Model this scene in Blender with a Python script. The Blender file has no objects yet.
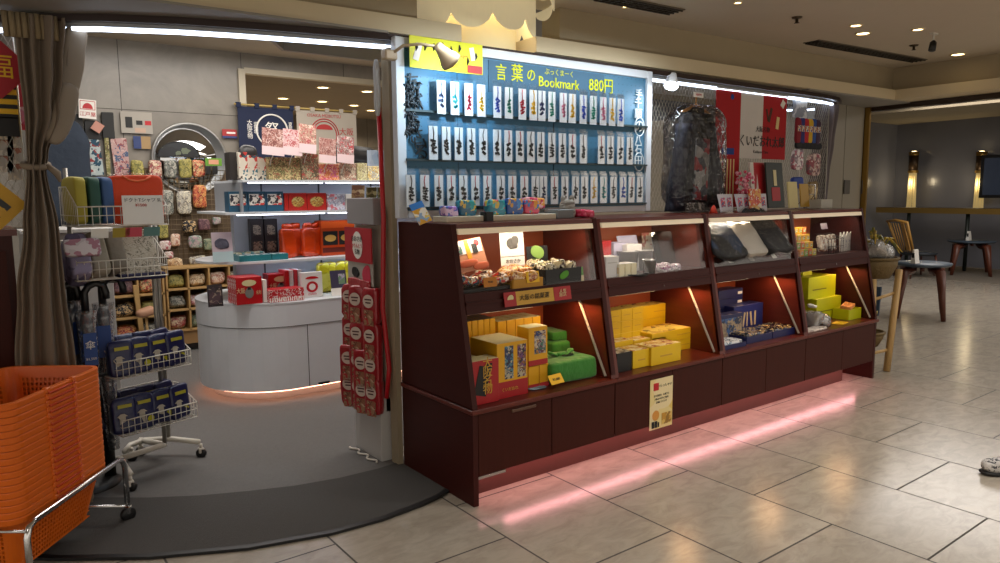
import bpy, bmesh, math, random
from mathutils import Vector, Matrix, Euler, noise
random.seed(7)
S = bpy.context.scene
COL = S.collection
PI = math.pi

# ---------------------------------------------------------------- camera, world, exposure
FOC = 720.56; YAW = 0.6432; PITCH = -0.1217; ROLL = -0.0082
EYE = Vector((-1.941, -2.821, 1.55))
cam_d = bpy.data.cameras.new('camera'); cam = bpy.data.objects.new('camera', cam_d); COL.objects.link(cam)
cam_d.sensor_width = 36; cam_d.lens = FOC / 1000 * 36; cam_d.clip_start = .05; cam_d.clip_end = 100
_fw = Vector((math.sin(YAW), math.cos(YAW), 0)); _rt = Vector((math.cos(YAW), -math.sin(YAW), 0)); _up = Vector((0, 0, 1))
_f2 = _fw * math.cos(PITCH) + _up * math.sin(PITCH); _u2 = _up * math.cos(PITCH) - _fw * math.sin(PITCH)
_r3 = _rt * math.cos(ROLL) + _u2 * math.sin(ROLL); _u3 = _u2 * math.cos(ROLL) - _rt * math.sin(ROLL)
_m = Matrix((_r3, _u3, -_f2)).transposed().to_4x4(); _m.translation = EYE
cam.matrix_world = _m
S.camera = cam

def W(px, py, x=None, y=None, z=None):
    """the point of the place on the plane x=, y= or z= (metres) that was surveyed at this spot of the photograph"""
    d = _f2 + _r3 * ((px - 500) / FOC) + _u3 * ((281.5 - py) / FOC)
    if x is not None: t = (x - EYE.x) / d.x
    elif y is not None: t = (y - EYE.y) / d.y
    else: t = (z - EYE.z) / d.z
    return EYE + d * t

world = bpy.data.worlds.new('world'); S.world = world; world.use_nodes = True
world.node_tree.nodes['Background'].inputs[0].default_value = (1.0, .9, .78, 1)
world.node_tree.nodes['Background'].inputs[1].default_value = 1.05
S.view_settings.view_transform = 'Standard'; S.view_settings.look = 'None'
S.view_settings.exposure = 0.0; S.view_settings.gamma = 1; S.view_settings.use_curve_mapping = False
S.cycles.use_denoising = True
S.cycles.max_bounces = 7; S.cycles.diffuse_bounces = 3; S.cycles.glossy_bounces = 3; S.cycles.transmission_bounces = 4
S.cycles.transparent_max_bounces = 12; S.cycles.caustics_reflective = False; S.cycles.caustics_refractive = False
S.cycles.sample_clamp_indirect = 3

def lamp(name, kind, loc, power, color=(1, 1, 1), size=.3, size_y=None, rot=(0, 0, 0), spot=None, blend=.6):
    l = bpy.data.lights.new(name, kind); l.energy = power; l.color = color
    if kind == 'AREA':
        l.size = size
        if size_y: l.shape = 'RECTANGLE'; l.size_y = size_y
        else: l.shape = 'DISK'
    elif kind == 'SPOT': l.spot_size = math.radians(spot); l.spot_blend = blend; l.shadow_soft_size = size
    else: l.shadow_soft_size = size
    o = bpy.data.objects.new(name, l); COL.objects.link(o); o.location = loc; o.rotation_euler = rot
    return o
WARM = (1.0, .80, .56); NEUT = (1.0, .94, .87); COOL = (.80, .90, 1.0)
# the mall's recessed ceiling lights
for (x, y, e) in ((-3.2, -1.8, 14), (-1.0, -2.6, 14), (1.6, -1.5, 26), (3.6, -1.6, 20), (4.6, -3.2, 20), (.6, -3.4, 20), (6.4, -1.0, 16), (2.4, -3.6, 14)):
    lamp('downlight_lamp', 'SPOT', (x, y, 2.69), e * 4.3, NEUT, .06, spot=125, blend=.8)
# unseen shop ceiling lamps, the second placed to light the goods' fronts
lamp('shop_panel_lamp', 'AREA', (.4, 3.9, 3.0), 55, (1, .94, .88), 2.6, .9)
lamp('shop_panel_lamp', 'AREA', (.0, 1.95, 3.0), 48, (1, .94, .88), 2.0, .5, rot=(math.radians(12), 0, 0))
lamp('shop_panel_lamp', 'AREA', (-1.2, 2.9, 3.0), 15, (1, .93, .86), .8, .8)
lamp('shop_panel_lamp', 'AREA', (3.0, 2.4, 3.0), 22, (1, .86, .68), 2.0, 1.0)
lamp('back_room_lamp', 'AREA', (2.2, 8.0, 2.6), 170, WARM, 3.0, 1.5)
lamp('lounge_lamp', 'AREA', (9.5, 1.2, 2.9), 110, (1, .95, .9), 3.0, 2.0)
lamp('lounge_lamp', 'AREA', (8.2, -2.5, 2.9), 70, NEUT, 2.0, 2.0)

# ---------------------------------------------------------------- materials
def lin(h):
    if not isinstance(h, str): return tuple(h)
    h = h.lstrip('#'); c = [int(h[i:i + 2], 16) / 255 for i in (0, 2, 4)]
    return tuple(x / 12.92 if x <= .04045 else ((x + .055) / 1.055) ** 2.4 for x in c)
MATS = {}
def mat(name, col='#808080', rough=.5, metal=0, emit=None, es=0, coat=0, spec=.5, bump=0, bscale=40, vary=0, vscale=6, stretch=None, trans=0, sheen=0):
    if name in MATS: return MATS[name]
    m = bpy.data.materials.new(name); m.use_nodes = True; MATS[name] = m
    nt = m.node_tree; N = nt.nodes; L = nt.links; b = N['Principled BSDF']; c = lin(col) + (1,)
    b.inputs['Base Color'].default_value = c; b.inputs['Roughness'].default_value = rough; b.inputs['Metallic'].default_value = metal
    b.inputs['Specular IOR Level'].default_value = spec; b.inputs['Coat Weight'].default_value = coat
    b.inputs['Transmission Weight'].default_value = trans
    if coat: b.inputs['Coat Roughness'].default_value = .12
    if sheen: b.inputs['Sheen Weight'].default_value = sheen
    if emit: b.inputs['Emission Color'].default_value = lin(emit) + (1,); b.inputs['Emission Strength'].default_value = es
    tc = N.new('ShaderNodeTexCoord'); mp = N.new('ShaderNodeMapping'); L.new(tc.outputs['Object'], mp.inputs[0])
    if stretch: mp.inputs['Scale'].default_value = stretch
    if vary or not bump:
        n = N.new('ShaderNodeTexNoise'); n.inputs['Scale'].default_value = vscale; n.inputs['Detail'].default_value = 4
        L.new(mp.outputs[0], n.inputs['Vector'])
        v = vary or .06
        mx = N.new('ShaderNodeMix'); mx.data_type = 'RGBA'; mx.inputs['A'].default_value = tuple(min(1, x * (1 - v)) for x in c[:3]) + (1,)
        mx.inputs['B'].default_value = tuple(min(1, x * (1 + v)) for x in c[:3]) + (1,)
        L.new(n.outputs['Fac'], mx.inputs['Factor']); L.new(mx.outputs['Result'], b.inputs['Base Color'])
    if bump:
        n2 = N.new('ShaderNodeTexNoise'); n2.inputs['Scale'].default_value = bscale; n2.inputs['Detail'].default_value = 3
        L.new(mp.outputs[0], n2.inputs['Vector']); bp = N.new('ShaderNodeBump'); bp.inputs['Strength'].default_value = bump
        bp.inputs['Distance'].default_value = .02
        L.new(n2.outputs['Fac'], bp.inputs['Height']); L.new(bp.outputs[0], b.inputs['Normal'])
    return m

def pmat(name, cols, scale=18, rough=.45, stretch=None, coat=0, bump=0):
    """printed stuff: irregular patches of the given colours"""
    if name in MATS: return MATS[name]
    m = bpy.data.materials.new(name); m.use_nodes = True; MATS[name] = m
    nt = m.node_tree; N = nt.nodes; L = nt.links; b = N['Principled BSDF']
    b.inputs['Roughness'].default_value = rough; b.inputs['Coat Weight'].default_value = coat
    tc = N.new('ShaderNodeTexCoord'); mp = N.new('ShaderNodeMapping'); L.new(tc.outputs['Object'], mp.inputs[0])
    if stretch: mp.inputs['Scale'].default_value = stretch
    n = N.new('ShaderNodeTexNoise'); n.inputs['Scale'].default_value = scale * .7; n.inputs['Detail'].default_value = 2
    L.new(mp.outputs[0], n.inputs['Vector'])
    ad = N.new('ShaderNodeMixRGB'); ad.inputs[0].default_value = .12; L.new(mp.outputs[0], ad.inputs[1]); L.new(n.outputs['Color'], ad.inputs[2])
    v = N.new('ShaderNodeTexVoronoi'); v.inputs['Scale'].default_value = scale; L.new(ad.outputs[0], v.inputs['Vector'])
    sp = N.new('ShaderNodeSeparateColor'); L.new(v.outputs['Color'], sp.inputs[0])
    r = N.new('ShaderNodeValToRGB'); r.color_ramp.interpolation = 'CONSTANT'; e = r.color_ramp.elements
    e[0].color = lin(cols[0]) + (1,); e[0].position = 0; e[1].position = 1 / len(cols); e[1].color = lin(cols[1]) + (1,)
    for i, c in enumerate(cols[2:]): x = e.new((i + 2) / len(cols)); x.color = lin(c) + (1,)
    L.new(sp.outputs[0], r.inputs[0]); L.new(r.outputs[0], b.inputs['Base Color'])
    if bump:
        bp = N.new('ShaderNodeBump'); bp.inputs['Strength'].default_value = bump; bp.inputs['Distance'].default_value = .02
        L.new(n.outputs['Fac'], bp.inputs['Height']); L.new(bp.outputs[0], b.inputs['Normal'])
    return m

def glassy(name, tint='#ffffff', gloss=.08, rough=.05, bump=0, bscale=20, opacity=0, fm=.8):
    """thin clear film or pane: mostly see-through with a reflecting skin"""
    if name in MATS: return MATS[name]
    m = bpy.data.materials.new(name); m.use_nodes = True; MATS[name] = m
    nt = m.node_tree; N = nt.nodes; L = nt.links; N.clear()
    o = N.new('ShaderNodeOutputMaterial'); t = N.new('ShaderNodeBsdfTransparent'); g = N.new('ShaderNodeBsdfGlossy')
    t.inputs[0].default_value = lin(tint) + (1,); g.inputs['Roughness'].default_value = rough
    fr = N.new('ShaderNodeFresnel'); fr.inputs[0].default_value = 1.45
    mt = N.new('ShaderNodeMath'); mt.operation = 'MULTIPLY_ADD'; mt.inputs[1].default_value = fm; mt.inputs[2].default_value = gloss; mt.use_clamp = True
    mx = N.new('ShaderNodeMixShader'); L.new(fr.outputs[0], mt.inputs[0]); L.new(mt.outputs[0], mx.inputs[0])
    last = t
    if opacity:
        d = N.new('ShaderNodeBsdfDiffuse'); d.inputs[0].default_value = (.8, .8, .8, 1); m2 = N.new('ShaderNodeMixShader'); m2.inputs[0].default_value = opacity
        L.new(t.outputs[0], m2.inputs[1]); L.new(d.outputs[0], m2.inputs[2]); last = m2
    L.new(last.outputs[0], mx.inputs[1]); L.new(g.outputs[0], mx.inputs[2]); L.new(mx.outputs[0], o.inputs[0])
    if bump:
        tc = N.new('ShaderNodeTexCoord'); n2 = N.new('ShaderNodeTexNoise'); n2.inputs['Scale'].default_value = bscale
        L.new(tc.outputs['Object'], n2.inputs['Vector']); bp = N.new('ShaderNodeBump'); bp.inputs['Strength'].default_value = bump; bp.inputs['Distance'].default_value = .03
        L.new(n2.outputs['Fac'], bp.inputs['Height']); L.new(bp.outputs[0], g.inputs['Normal']); L.new(bp.outputs[0], fr.inputs['Normal'])
    return m

# ---------------------------------------------------------------- mesh helpers
class MB:
    def __init__(s, M=None): s.v = []; s.f = []; s.sm = []; s.M = M or Matrix()
    def add(s, vs, fs, smooth=False, M=None):
        k = len(s.v); T = s.M @ M if M is not None else s.M
        s.v += [T @ Vector(p) for p in vs]; s.f += [tuple(k + i for i in f) for f in fs]; s.sm += [smooth] * len(fs); return s
    def box(s, c, d, rot=None, bev=0):
        x, y, z = (q / 2 for q in d); M = Matrix.Translation(c)
        if rot: M = M @ Euler(rot).to_matrix().to_4x4()
        if bev:
            b = min(bev, x * .9, y * .9, z * .9); vs = []; idx = {}
            for sx in (-1, 1):
                for sy in (-1, 1):
                    for sz in (-1, 1):
                        for a in range(3):
                            p = [sx * (x - b), sy * (y - b), sz * (z - b)]; p[a] = (sx * x, sy * y, sz * z)[a]
                            idx[(sx, sy, sz, a)] = len(vs); vs.append(tuple(p))
            fs = []
            R = [(-1, -1), (1, -1), (1, 1), (-1, 1)]
            for a in range(3):
                o = [i for i in range(3) if i != a]
                for sg in (-1, 1):
                    q = []
                    for (p1, p2) in R:
                        t = [0, 0, 0]; t[a] = sg; t[o[0]] = p1; t[o[1]] = p2; q.append(idx[(*t, a)])
                    fs.append(tuple(q))
                    for (p1, p2) in (): pass
            for a in range(3):       # edges along axis a
                o = [i for i in range(3) if i != a]
                for (p1, p2) in R:
                    t0 = [0, 0, 0]; t0[a] = -1; t0[o[0]] = p1; t0[o[1]] = p2; t1 = list(t0); t1[a] = 1
                    fs.append((idx[(*t0, o[0])], idx[(*t1, o[0])], idx[(*t1, o[1])], idx[(*t0, o[1])]))
            for sx in (-1, 1):
                for sy in (-1, 1):
                    for sz in (-1, 1): fs.append(tuple(idx[(sx, sy, sz, a)] for a in range(3)))
            return s.add(vs, fs, False, M)
        vs = [(i, j, k) for i in (-x, x) for j in (-y, y) for k in (-z, z)]
        return s.add(vs, [(0, 1, 3, 2), (4, 6, 7, 5), (0, 4, 5, 1), (2, 3, 7, 6), (0, 2, 6, 4), (1, 5, 7, 3)], False, M)
    def span(s, a, b, bev=0):
        return s.box([(a[i] + b[i]) / 2 for i in range(3)], [abs(b[i] - a[i]) for i in range(3)], None, bev)
    def tube(s, pts, r, n=8, closed=False, caps=True):
        P = [Vector(p) for p in pts]; k = len(P); rr = r if isinstance(r, (list, tuple)) else [r] * k
        vs = []; prev = None
        for i in range(k):
            if closed: t = P[(i + 1) % k] - P[i - 1]
            else: t = P[min(i + 1, k - 1)] - P[max(i - 1, 0)]
            if t.length < 1e-9: t = Vector((0, 0, 1))
            t.normalize()
            if prev is None: u = t.orthogonal().normalized()
            else:
                u = prev - t * prev.dot(t)
                u = u.normalized() if u.length > 1e-6 else t.orthogonal().normalized()
            prev = u; w = t.cross(u)
            for j in range(n):
                a = 2 * PI * j / n; vs.append(P[i] + (u * math.cos(a) + w * math.sin(a)) * rr[i])
        fs = []
        for i in range(k if closed else k - 1):
            i2 = (i + 1) % k
            for j in range(n): fs.append((i * n + j, i * n + (j + 1) % n, i2 * n + (j + 1) % n, i2 * n + j))
        if caps and not closed: fs += [tuple(range(n))[::-1], tuple((k - 1) * n + j for j in range(n))]
        return s.add(vs, fs, True)
    def lathe(s, prof, c=(0, 0, 0), n=24, axis=None, sx=1, sy=1):
        k = len(prof); vs = [(r * math.cos(2 * PI * j / n) * sx, r * math.sin(2 * PI * j / n) * sy, z) for r, z in prof for j in range(n)]
        fs = [(i * n + j, i * n + (j + 1) % n, (i + 1) * n + (j + 1) % n, (i + 1) * n + j) for i in range(k - 1) for j in range(n)]
        M = Matrix.Translation(c)
        if axis is not None: M = M @ Vector((0, 0, 1)).rotation_difference(Vector(axis)).to_matrix().to_4x4()
        return s.add(vs, fs, True, M)
    def prism(s, poly, a, b, ax='z'):
        """polygon extruded along ax: 'z' poly is (x,y); 'x' poly is (y,z); 'y' poly is (x,z)"""
        n = len(poly); f = {'z': lambda p, q: (p[0], p[1], q), 'x': lambda p, q: (q, p[0], p[1]), 'y': lambda p, q: (p[0], q, p[1])}[ax]
        vs = [f(p, a) for p in poly] + [f(p, b) for p in poly]
        return s.add(vs, [tuple(range(n))[::-1], tuple(range(n, 2 * n))] + [(i, (i + 1) % n, n + (i + 1) % n, n + i) for i in range(n)])
    def strip(s, pts, w, z0, z1):
        """a wall of width w following pts in plan"""
        P = [Vector((p[0], p[1])) for p in pts]; A = []; B = []
        for i in range(len(P)):
            t = (P[min(i + 1, len(P) - 1)] - P[max(i - 1, 0)]).normalized(); nn = Vector((-t.y, t.x))
            A.append(P[i] + nn * w / 2); B.append(P[i] - nn * w / 2)
        n = len(P); vs = [(p.x, p.y, z) for z in (z0, z1) for q in (A, B) for p in q]
        a0, b0, a1, b1 = 0, n, 2 * n, 3 * n; fs = []
        for i in range(n - 1):
            fs += [(a0 + i, a0 + i + 1, b0 + i + 1, b0 + i), (a1 + i, b1 + i, b1 + i + 1, a1 + i + 1), (a0 + i, a1 + i, a1 + i + 1, a0 + i + 1), (b0 + i, b0 + i + 1, b1 + i + 1, b1 + i)]
        fs += [(a0, b0, b1, a1), (a0 + n - 1, a1 + n - 1, b1 + n - 1, b0 + n - 1)]
        return s.add(vs, fs)
    def blob(s, c, d, seg=14, pw=.45, amp=.0, fr=8, rot=None, seed=0):
        """a soft bag-like solid: rounded box of size d with wrinkles"""
        vs = []; fs = []; m = seg
        def sgp(v, p): return math.copysign(abs(v) ** p, v)
        for i in range(m + 1):
            th = -PI / 2 + PI * i / m
            for j in range(m * 2):
                ph = PI * j / m
                x = sgp(math.cos(th), pw) * sgp(math.cos(ph), pw); y = sgp(math.cos(th), pw) * sgp(math.sin(ph), pw); z = sgp(math.sin(th), pw)
                p = Vector((x * d[0] / 2, y * d[1] / 2, z * d[2] / 2))
                if amp: p += Vector((x, y, z)) * amp * noise.noise(p * fr + Vector((seed * 7.3, seed * 3.1, 0)))
                vs.append(p)
        M = Matrix.Translation(c)
        if rot: M = M @ Euler(rot).to_matrix().to_4x4()
        k = m * 2
        for i in range(m):
            for j in range(k): fs.append((i * k + j, i * k + (j + 1) % k, (i + 1) * k + (j + 1) % k, (i + 1) * k + j))
        return s.add(vs, fs, True, M)
    def build(s, name, m, parent=None, loc=None, rz=0):
        me = bpy.data.meshes.new(name); me.from_pydata([tuple(v) for v in s.v], [], s.f)
        me.polygons.foreach_set('use_smooth', s.sm); 
        bm = bmesh.new(); bm.from_mesh(me); bmesh.ops.remove_doubles(bm, verts=bm.verts, dist=1e-6); bmesh.ops.recalc_face_normals(bm, faces=bm.faces); bm.to_mesh(me); bm.free()
        me.materials.append(m); me.update()
        o = bpy.data.objects.new(name, me); COL.objects.link(o)
        if parent is not None: o.parent = parent
        if loc is not None: o.location = loc
        o.rotation_euler.z = rz
        return o

def tag(o, label, cat, group=None, kind=None):
    o['label'] = label; o['category'] = cat
    if group: o['group'] = group
    if kind: o['kind'] = kind
    return o
def thing(name, label, cat, loc=(0, 0, 0), rz=0, group=None):
    o = bpy.data.objects.new(name, None); COL.objects.link(o); o.location = loc; o.rotation_euler.z = rz; o.empty_display_size = .05
    return tag(o, label, cat, group)
def struct(name, mb, m, label=None):
    o = mb.build(name, m); o['kind'] = 'structure'
    if label: o['label'] = label
    return o
def copy_tree(o, parent=None):
    c = o.copy(); COL.objects.link(c); c.parent = parent
    for ch in o.children: copy_tree(ch, c)
    return c
def cp(o, loc, rz=None, label=None, group=None):
    c = copy_tree(o); c.location = loc
    if rz is not None: c.rotation_euler.z = rz
    if label: c['label'] = label
    if group: c['group'] = group
    return c
def txt(body, size, m, parent, loc, rot=(PI / 2, 0, 0), name='lettering', sx=1, ex=.0006, space=1, align='CENTER'):
    cu = bpy.data.curves.new(name, 'FONT'); cu.body = body; cu.size = size; cu.extrude = ex; cu.align_x = align; cu.align_y = 'CENTER'; cu.space_line = space
    cu.resolution_u = 2
    o = bpy.data.objects.new(name, cu); COL.objects.link(o)
    dg = bpy.context.evaluated_depsgraph_get(); me = bpy.data.meshes.new_from_object(o.evaluated_get(dg)); me.name = name
    bpy.data.objects.remove(o); bpy.data.curves.remove(cu)
    me.materials.clear(); me.materials.append(m)
    o = bpy.data.objects.new(name, me); COL.objects.link(o); o.location = loc; o.rotation_euler = rot; o.scale = (sx, 1, 1)
    if parent is not None: o.parent = parent
    return o
ORD = 'zeroth first second third fourth fifth sixth seventh eighth ninth tenth eleventh twelfth thirteenth fourteenth fifteenth sixteenth seventeenth eighteenth nineteenth twentieth twenty-first twenty-second twenty-third twenty-fourth'.split()
def arc(c, r, a0, a1, n): return [(c[0] + r * math.cos(math.radians(a0 + (a1 - a0) * i / n)), c[1] + r * math.sin(math.radians(a0 + (a1 - a0) * i / n))) for i in range(n + 1)]

# common materials
M_wood = mat('mahogany', '#5a2218', .28, vary=.25, vscale=3, stretch=(1, 1, 12), spec=.35)
M_woodd = mat('mahogany_dark', '#3a1511', .42, vary=.2, vscale=3, stretch=(1, 1, 10), spec=.18)
M_door = mat('door_wood', '#3c1811', .45, vary=.2, vscale=3, stretch=(14, 1, 1), spec=.14)
M_inner = mat('cabinet_inner_wood', '#a44c28', .5, vary=.15, vscale=3, stretch=(1, 1, 8))
M_white = mat('white_paint', '#dcdedf', .45)
M_paper = mat('white_paper', '#e6e2da', .7)
M_chrome = mat('chrome', '#c8c8c8', .18, 1)
M_steel = mat('white_steel', '#cfcac0', .35)
M_black = mat('black_plastic', '#0d0d0f', .45)
M_dark = mat('dark_print', '#141414', .6)
M_red = mat('red_print', '#b3121c', .5)
M_yel = mat('yellow_card', '#e8b818', .55)
M_led = mat('cool_led', '#ffffff', .5, emit='#d8e8ff', es=5)
M_tube = mat('warm_tube', '#a8a296', .5, emit='#ffdcb0', es=.05)
M_glass = glassy('clear_glass', gloss=.0, fm=.14)
M_film = glassy('clear_film', gloss=.0, rough=.1, bump=.9, bscale=30, fm=.25)

# ================================================================ THE SETTING
def marble(name, c1, c2, tile=None, rough=.25, bscale=1.5, vein=.5, off=(0, 0)):
    m = bpy.data.materials.new(name); m.use_nodes = True; nt = m.node_tree; N = nt.nodes; L = nt.links; b = N['Principled BSDF']
    tc = N.new('ShaderNodeTexCoord'); mp = N.new('ShaderNodeMapping'); L.new(tc.outputs['Object'], mp.inputs[0])
    mp.inputs['Scale'].default_value = (1, 2.2, 1); mp.inputs['Rotation'].default_value = (0, 0, .6)
    n1 = N.new('ShaderNodeTexNoise'); n1.inputs['Scale'].default_value = bscale * 2; n1.inputs['Detail'].default_value = 9; n1.inputs['Roughness'].default_value = .65; n1.inputs['Distortion'].default_value = .8
    L.new(mp.outputs[0], n1.inputs['Vector'])
    r = N.new('ShaderNodeValToRGB'); e = r.color_ramp.elements; e[0].position = .36; e[0].color = lin(c2) + (1,); e[1].position = .6; e[1].color = lin(c1) + (1,)
    L.new(n1.outputs['Fac'], r.inputs[0]); outc = r.outputs[0]
    b.inputs['Roughness'].default_value = rough
    if tile:
        bw, rh, sw, mo = tile
        sx = N.new('ShaderNodeSeparateXYZ'); L.new(tc.outputs['Object'], sx.inputs[0]); cb = N.new('ShaderNodeCombineXYZ')
        def addc(sock, v):
            a = N.new('ShaderNodeMath'); a.operation = 'ADD'; a.inputs[1].default_value = v; L.new(sock, a.inputs[0]); return a.outputs[0]
        A, B = {'floor': ('Y', 'X'), 'wallx': ('X', 'Z'), 'wally': ('Y', 'Z')}[sw]
        L.new(addc(sx.outputs[A], off[0]), cb.inputs[0]); L.new(addc(sx.outputs[B], off[1]), cb.inputs[1])
        bt = N.new('ShaderNodeTexBrick'); bt.inputs['Scale'].default_value = 1; bt.inputs['Brick Width'].default_value = bw; bt.inputs['Row Height'].default_value = rh
        bt.inputs['Mortar Size'].default_value = mo; bt.inputs['Mortar Smooth'].default_value = .1; bt.offset = .5 if sw == 'floor' else 0; bt.offset_frequency = 2
        bt.inputs['Color1'].default_value = (1, 1, 1, 1); bt.inputs['Color2'].default_value = (.92, .91, .90, 1); bt.inputs['Mortar'].default_value = (.12, .11, .10, 1); bt.inputs['Bias'].default_value = 0
        L.new(cb.outputs[0], bt.inputs['Vector'])
        mx = N.new('ShaderNodeMix'); mx.data_type = 'RGBA'; mx.blend_type = 'MULTIPLY'; mx.inputs['Factor'].default_value = 1
        L.new(outc, mx.inputs['A']); L.new(bt.outputs['Color'], mx.inputs['B']); outc = mx.outputs['Result']
        ma = N.new('ShaderNodeMath'); ma.operation = 'MULTIPLY_ADD'; ma.inputs[1].default_value = .5; ma.inputs[2].default_value = rough; L.new(bt.outputs['Fac'], ma.inputs[0]); L.new(ma.outputs[0], b.inputs['Roughness'])
    L.new(outc, b.inputs['Base Color'])
    return m
M_floor = marble('floor_marble', '#a59c8e', '#958c7f', (.834, .641, 'floor', .005), .2, 3.2, off=(.346, .062))
M_wallm = marble('wall_marble', '#8d877d', '#7a756d', (1.17, 1.16, 'wallx', .003), .3, .8, off=(.58 + 1.17, -.07 + 1.16))
M_grey = mat('grey_panel', '#8f8a80', .4, vary=.05, vscale=2)
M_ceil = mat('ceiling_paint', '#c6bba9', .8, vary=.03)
M_cream = mat('cream_paint', '#cdbd9c', .7, vary=.03)
M_carpet = mat('grey_carpet', '#6a6866', .95, vary=.14, vscale=60, bump=.4, bscale=400)
M_matt = mat('dark_mat', '#4b4947', .95, vary=.16, vscale=90, bump=.5, bscale=500)

struct('floor', MB().span((-9, -9, -.05), (17, 11, 0)), M_floor, 'pale marble tiled floor of the mall')
# mat edge and carpet edge in plan
OUT = [(.06, .28), (-.07, .215), (-.2, .185), (-.43, .16), (-.68, .175), (-1.03, .27), (-1.39, .45), (-1.71, .68), (-2.1, 1.05), (-2.6, 1.7), (-3.2, 2.8)]
INN = [(.06, .76), (-.15, .73), (-.38, .74), (-.62, .79), (-.83, .87), (-1.05, .97), (-1.26, 1.1), (-1.55, 1.33), (-1.85, 1.65), (-2.2, 2.1), (-2.7, 3.0)]
struct('floor_carpet', MB().prism(INN + [(-2.7, 5.1), (4.6, 5.1), (4.6, 1.0), (.06, 1.0)], .001, .008), M_carpet, 'light grey carpet inside the shop')
o = MB().prism(OUT + INN[::-1], .001, .012).build('entrance_mat', M_matt); tag(o, 'dark grey curved carpet mat along the shop entrance', 'mat')
e = MB().strip([(p[0], p[1] - .006) for p in OUT], .03, .001, .014).build('mat_edging', M_black, o)

CH = 2.72      # mall ceiling height
CX, CY = .70, .955     # centre of the round column
TH = math.radians(-1.7)
cb = (5.32, .545)   # the corner of the ledge
dx = Vector((math.cos(TH), math.sin(TH))); dy = Vector((-dx.y, dx.x))
def rp(u, v): q = Vector(cb) + dx * u + dy * v; return (q.x, q.y)
struct('ceiling', MB().prism([(-6.5, -6), (5.66, -6), (5.66, .80), (-6.5, 1.0)], CH, CH + .05), M_ceil, 'flat mall ceiling')
# cream ledge of the ceiling cove: along the shop, then turning the corner
struct('trim_1', MB().prism([rp(-12, -.0), rp(CX - 5.59, -.0), rp(CX - 5.59, .3), rp(-12, .3)], 2.408, 2.50).prism([rp(CX - 5.05, -.0), rp(0, -.0), rp(0, .3), rp(CX - 5.05, .3)], 2.408, 2.50), M_cream, 'cream ledge running above the shop')
struct('trim_2', MB().prism([rp(0, .3), rp(-.0, -9), rp(.35, -9), rp(.35, .3)], 2.408, 2.50), M_cream, 'cream ledge above the lounge opening')
struct('wall_cove', MB().prism([rp(-12, .08), rp(-5.13, .08), rp(-5.13, .26), rp(-12, .26)], 2.50, CH).prism([rp(-4.10, .08), rp(.1, .08), rp(.1, .26), rp(-4.10, .26)], 2.50, CH).prism([rp(.1, .26), rp(.1, -9), rp(.3, -9), rp(.3, .26)], 2.5, CH), mat('cove_paint', '#a39478', .8), 'brownish recessed band between ledge and ceiling')
# lower soffit between the ledge and the rail
RAIL = [(-2.9, 3.4), (-2.35, 2.25), (-2.0, 1.75), (-1.71, 1.38), (-1.52, 1.22), (-1.33, 1.09), (-1.02, .95), (-.76, .87), (-.48, .80), (-.04, .70), (.3, .68), (2.0, .66), (3.9, .66), (4.3, .67), (4.6, .72), (4.78, .80), (4.88, .95), (4.86, 1.12), (4.7, 1.26), (4.4, 1.36)]
struct('ceiling_soffit', MB().prism([(-6, .85), (-.04, .68)] + RAIL[9::-1] + [(-6, 3.4)], 2.396, 2.408).prism([(3.9, .59), (5.9, .53), (5.9, 5.1), (4.95, 5.1), (4.95, 1.45), (4.4, 1.45), (4.4, 1.36), (4.7, 1.26), (4.86, 1.12), (4.88, .95), (4.78, .80), (4.6, .72), (4.3, .67), (3.9, .66)], 2.396, 2.408), mat('soffit_grey', '#8c877e', .6), 'grey soffit above the curved rail')
struct('ceiling_shop', MB().span((-4, .7, 3.05), (4.9, 5.15, 3.1)), M_ceil, 'ceiling inside the shop')
struct('wall_bulkhead', MB().strip(RAIL[:7] + [(-.6, 1.05), (-.3, 1.52), (4.95, 1.52)], .03, 2.41, 3.05), M_grey, 'inner side of the curved bulkhead')

# back wall with an opening to the room behind
YB = 5.1
struct('wall_back', MB().span((-4, YB, 0), (.56, YB + .15, 3.05)).span((.56, YB, 2.87), (4.9, YB + .15, 3.05)), M_wallm, 'grey marble wall at the back of the shop')
struct('trim_3', MB().span((.55, YB - .03, 0), (.62, YB + .18, 2.88)).span((.62, YB - .01, 2.84), (4.9, YB + .1, 2.9)), mat('jamb_stone', '#bdb39c', .4), 'pale stone jamb of the opening in the marble wall')
struct('wall_back_room', MB().span((-1.5, 9.2, 0), (9, 9.3, 3.2)), M_wallm, 'marble wall of the room behind')
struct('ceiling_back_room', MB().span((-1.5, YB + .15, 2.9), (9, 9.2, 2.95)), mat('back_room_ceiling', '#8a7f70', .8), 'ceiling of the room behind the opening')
struct('wall_back_room_left', MB().span((-.1, YB + .15, 0), (0, 9.2, 2.9)), M_wallm)
struct('wall_shop_left', MB().span((-4.1, 3.3, 0), (-4.0, YB, 3.05)), M_grey)
struct('wall_right', MB().span((4.9, 1.0, 0), (5.0, 5.1, 2.4)), M_grey, 'side wall of the shop')

# grey panelled wall right of the counter and the lounge opening
struct('wall_side', MB().span((4.9, .98, 0), (5.25, 1.06, 2.4)).span((5.26, .98, 0), (5.62, 1.06, 2.4)), mat('stone_panel', '#8d8678', .3, vary=.06, vscale=2), 'grey stone panels beside the curtain')
brass = mat('brass', '#9c7a3c', .3, .9)
struct('trim_4', MB().prism([(5.63, .93), (5.66, .93), (5.66, 1.08), (5.63, 1.08)], 0, 2.4), brass, 'brass jamb of the lounge opening')
HA = Vector((5.6, .93)); HB = Vector((5.6 - .9 * .11, .0))
struct('trim_5', MB().prism([(5.66, .96), (5.05, -5.6), (5.15, -5.6), (5.76, .96)], 2.355, 2.405), mat('bronze', '#3a2c20', .35, .5), 'dark bronze head of the lounge opening')
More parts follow.
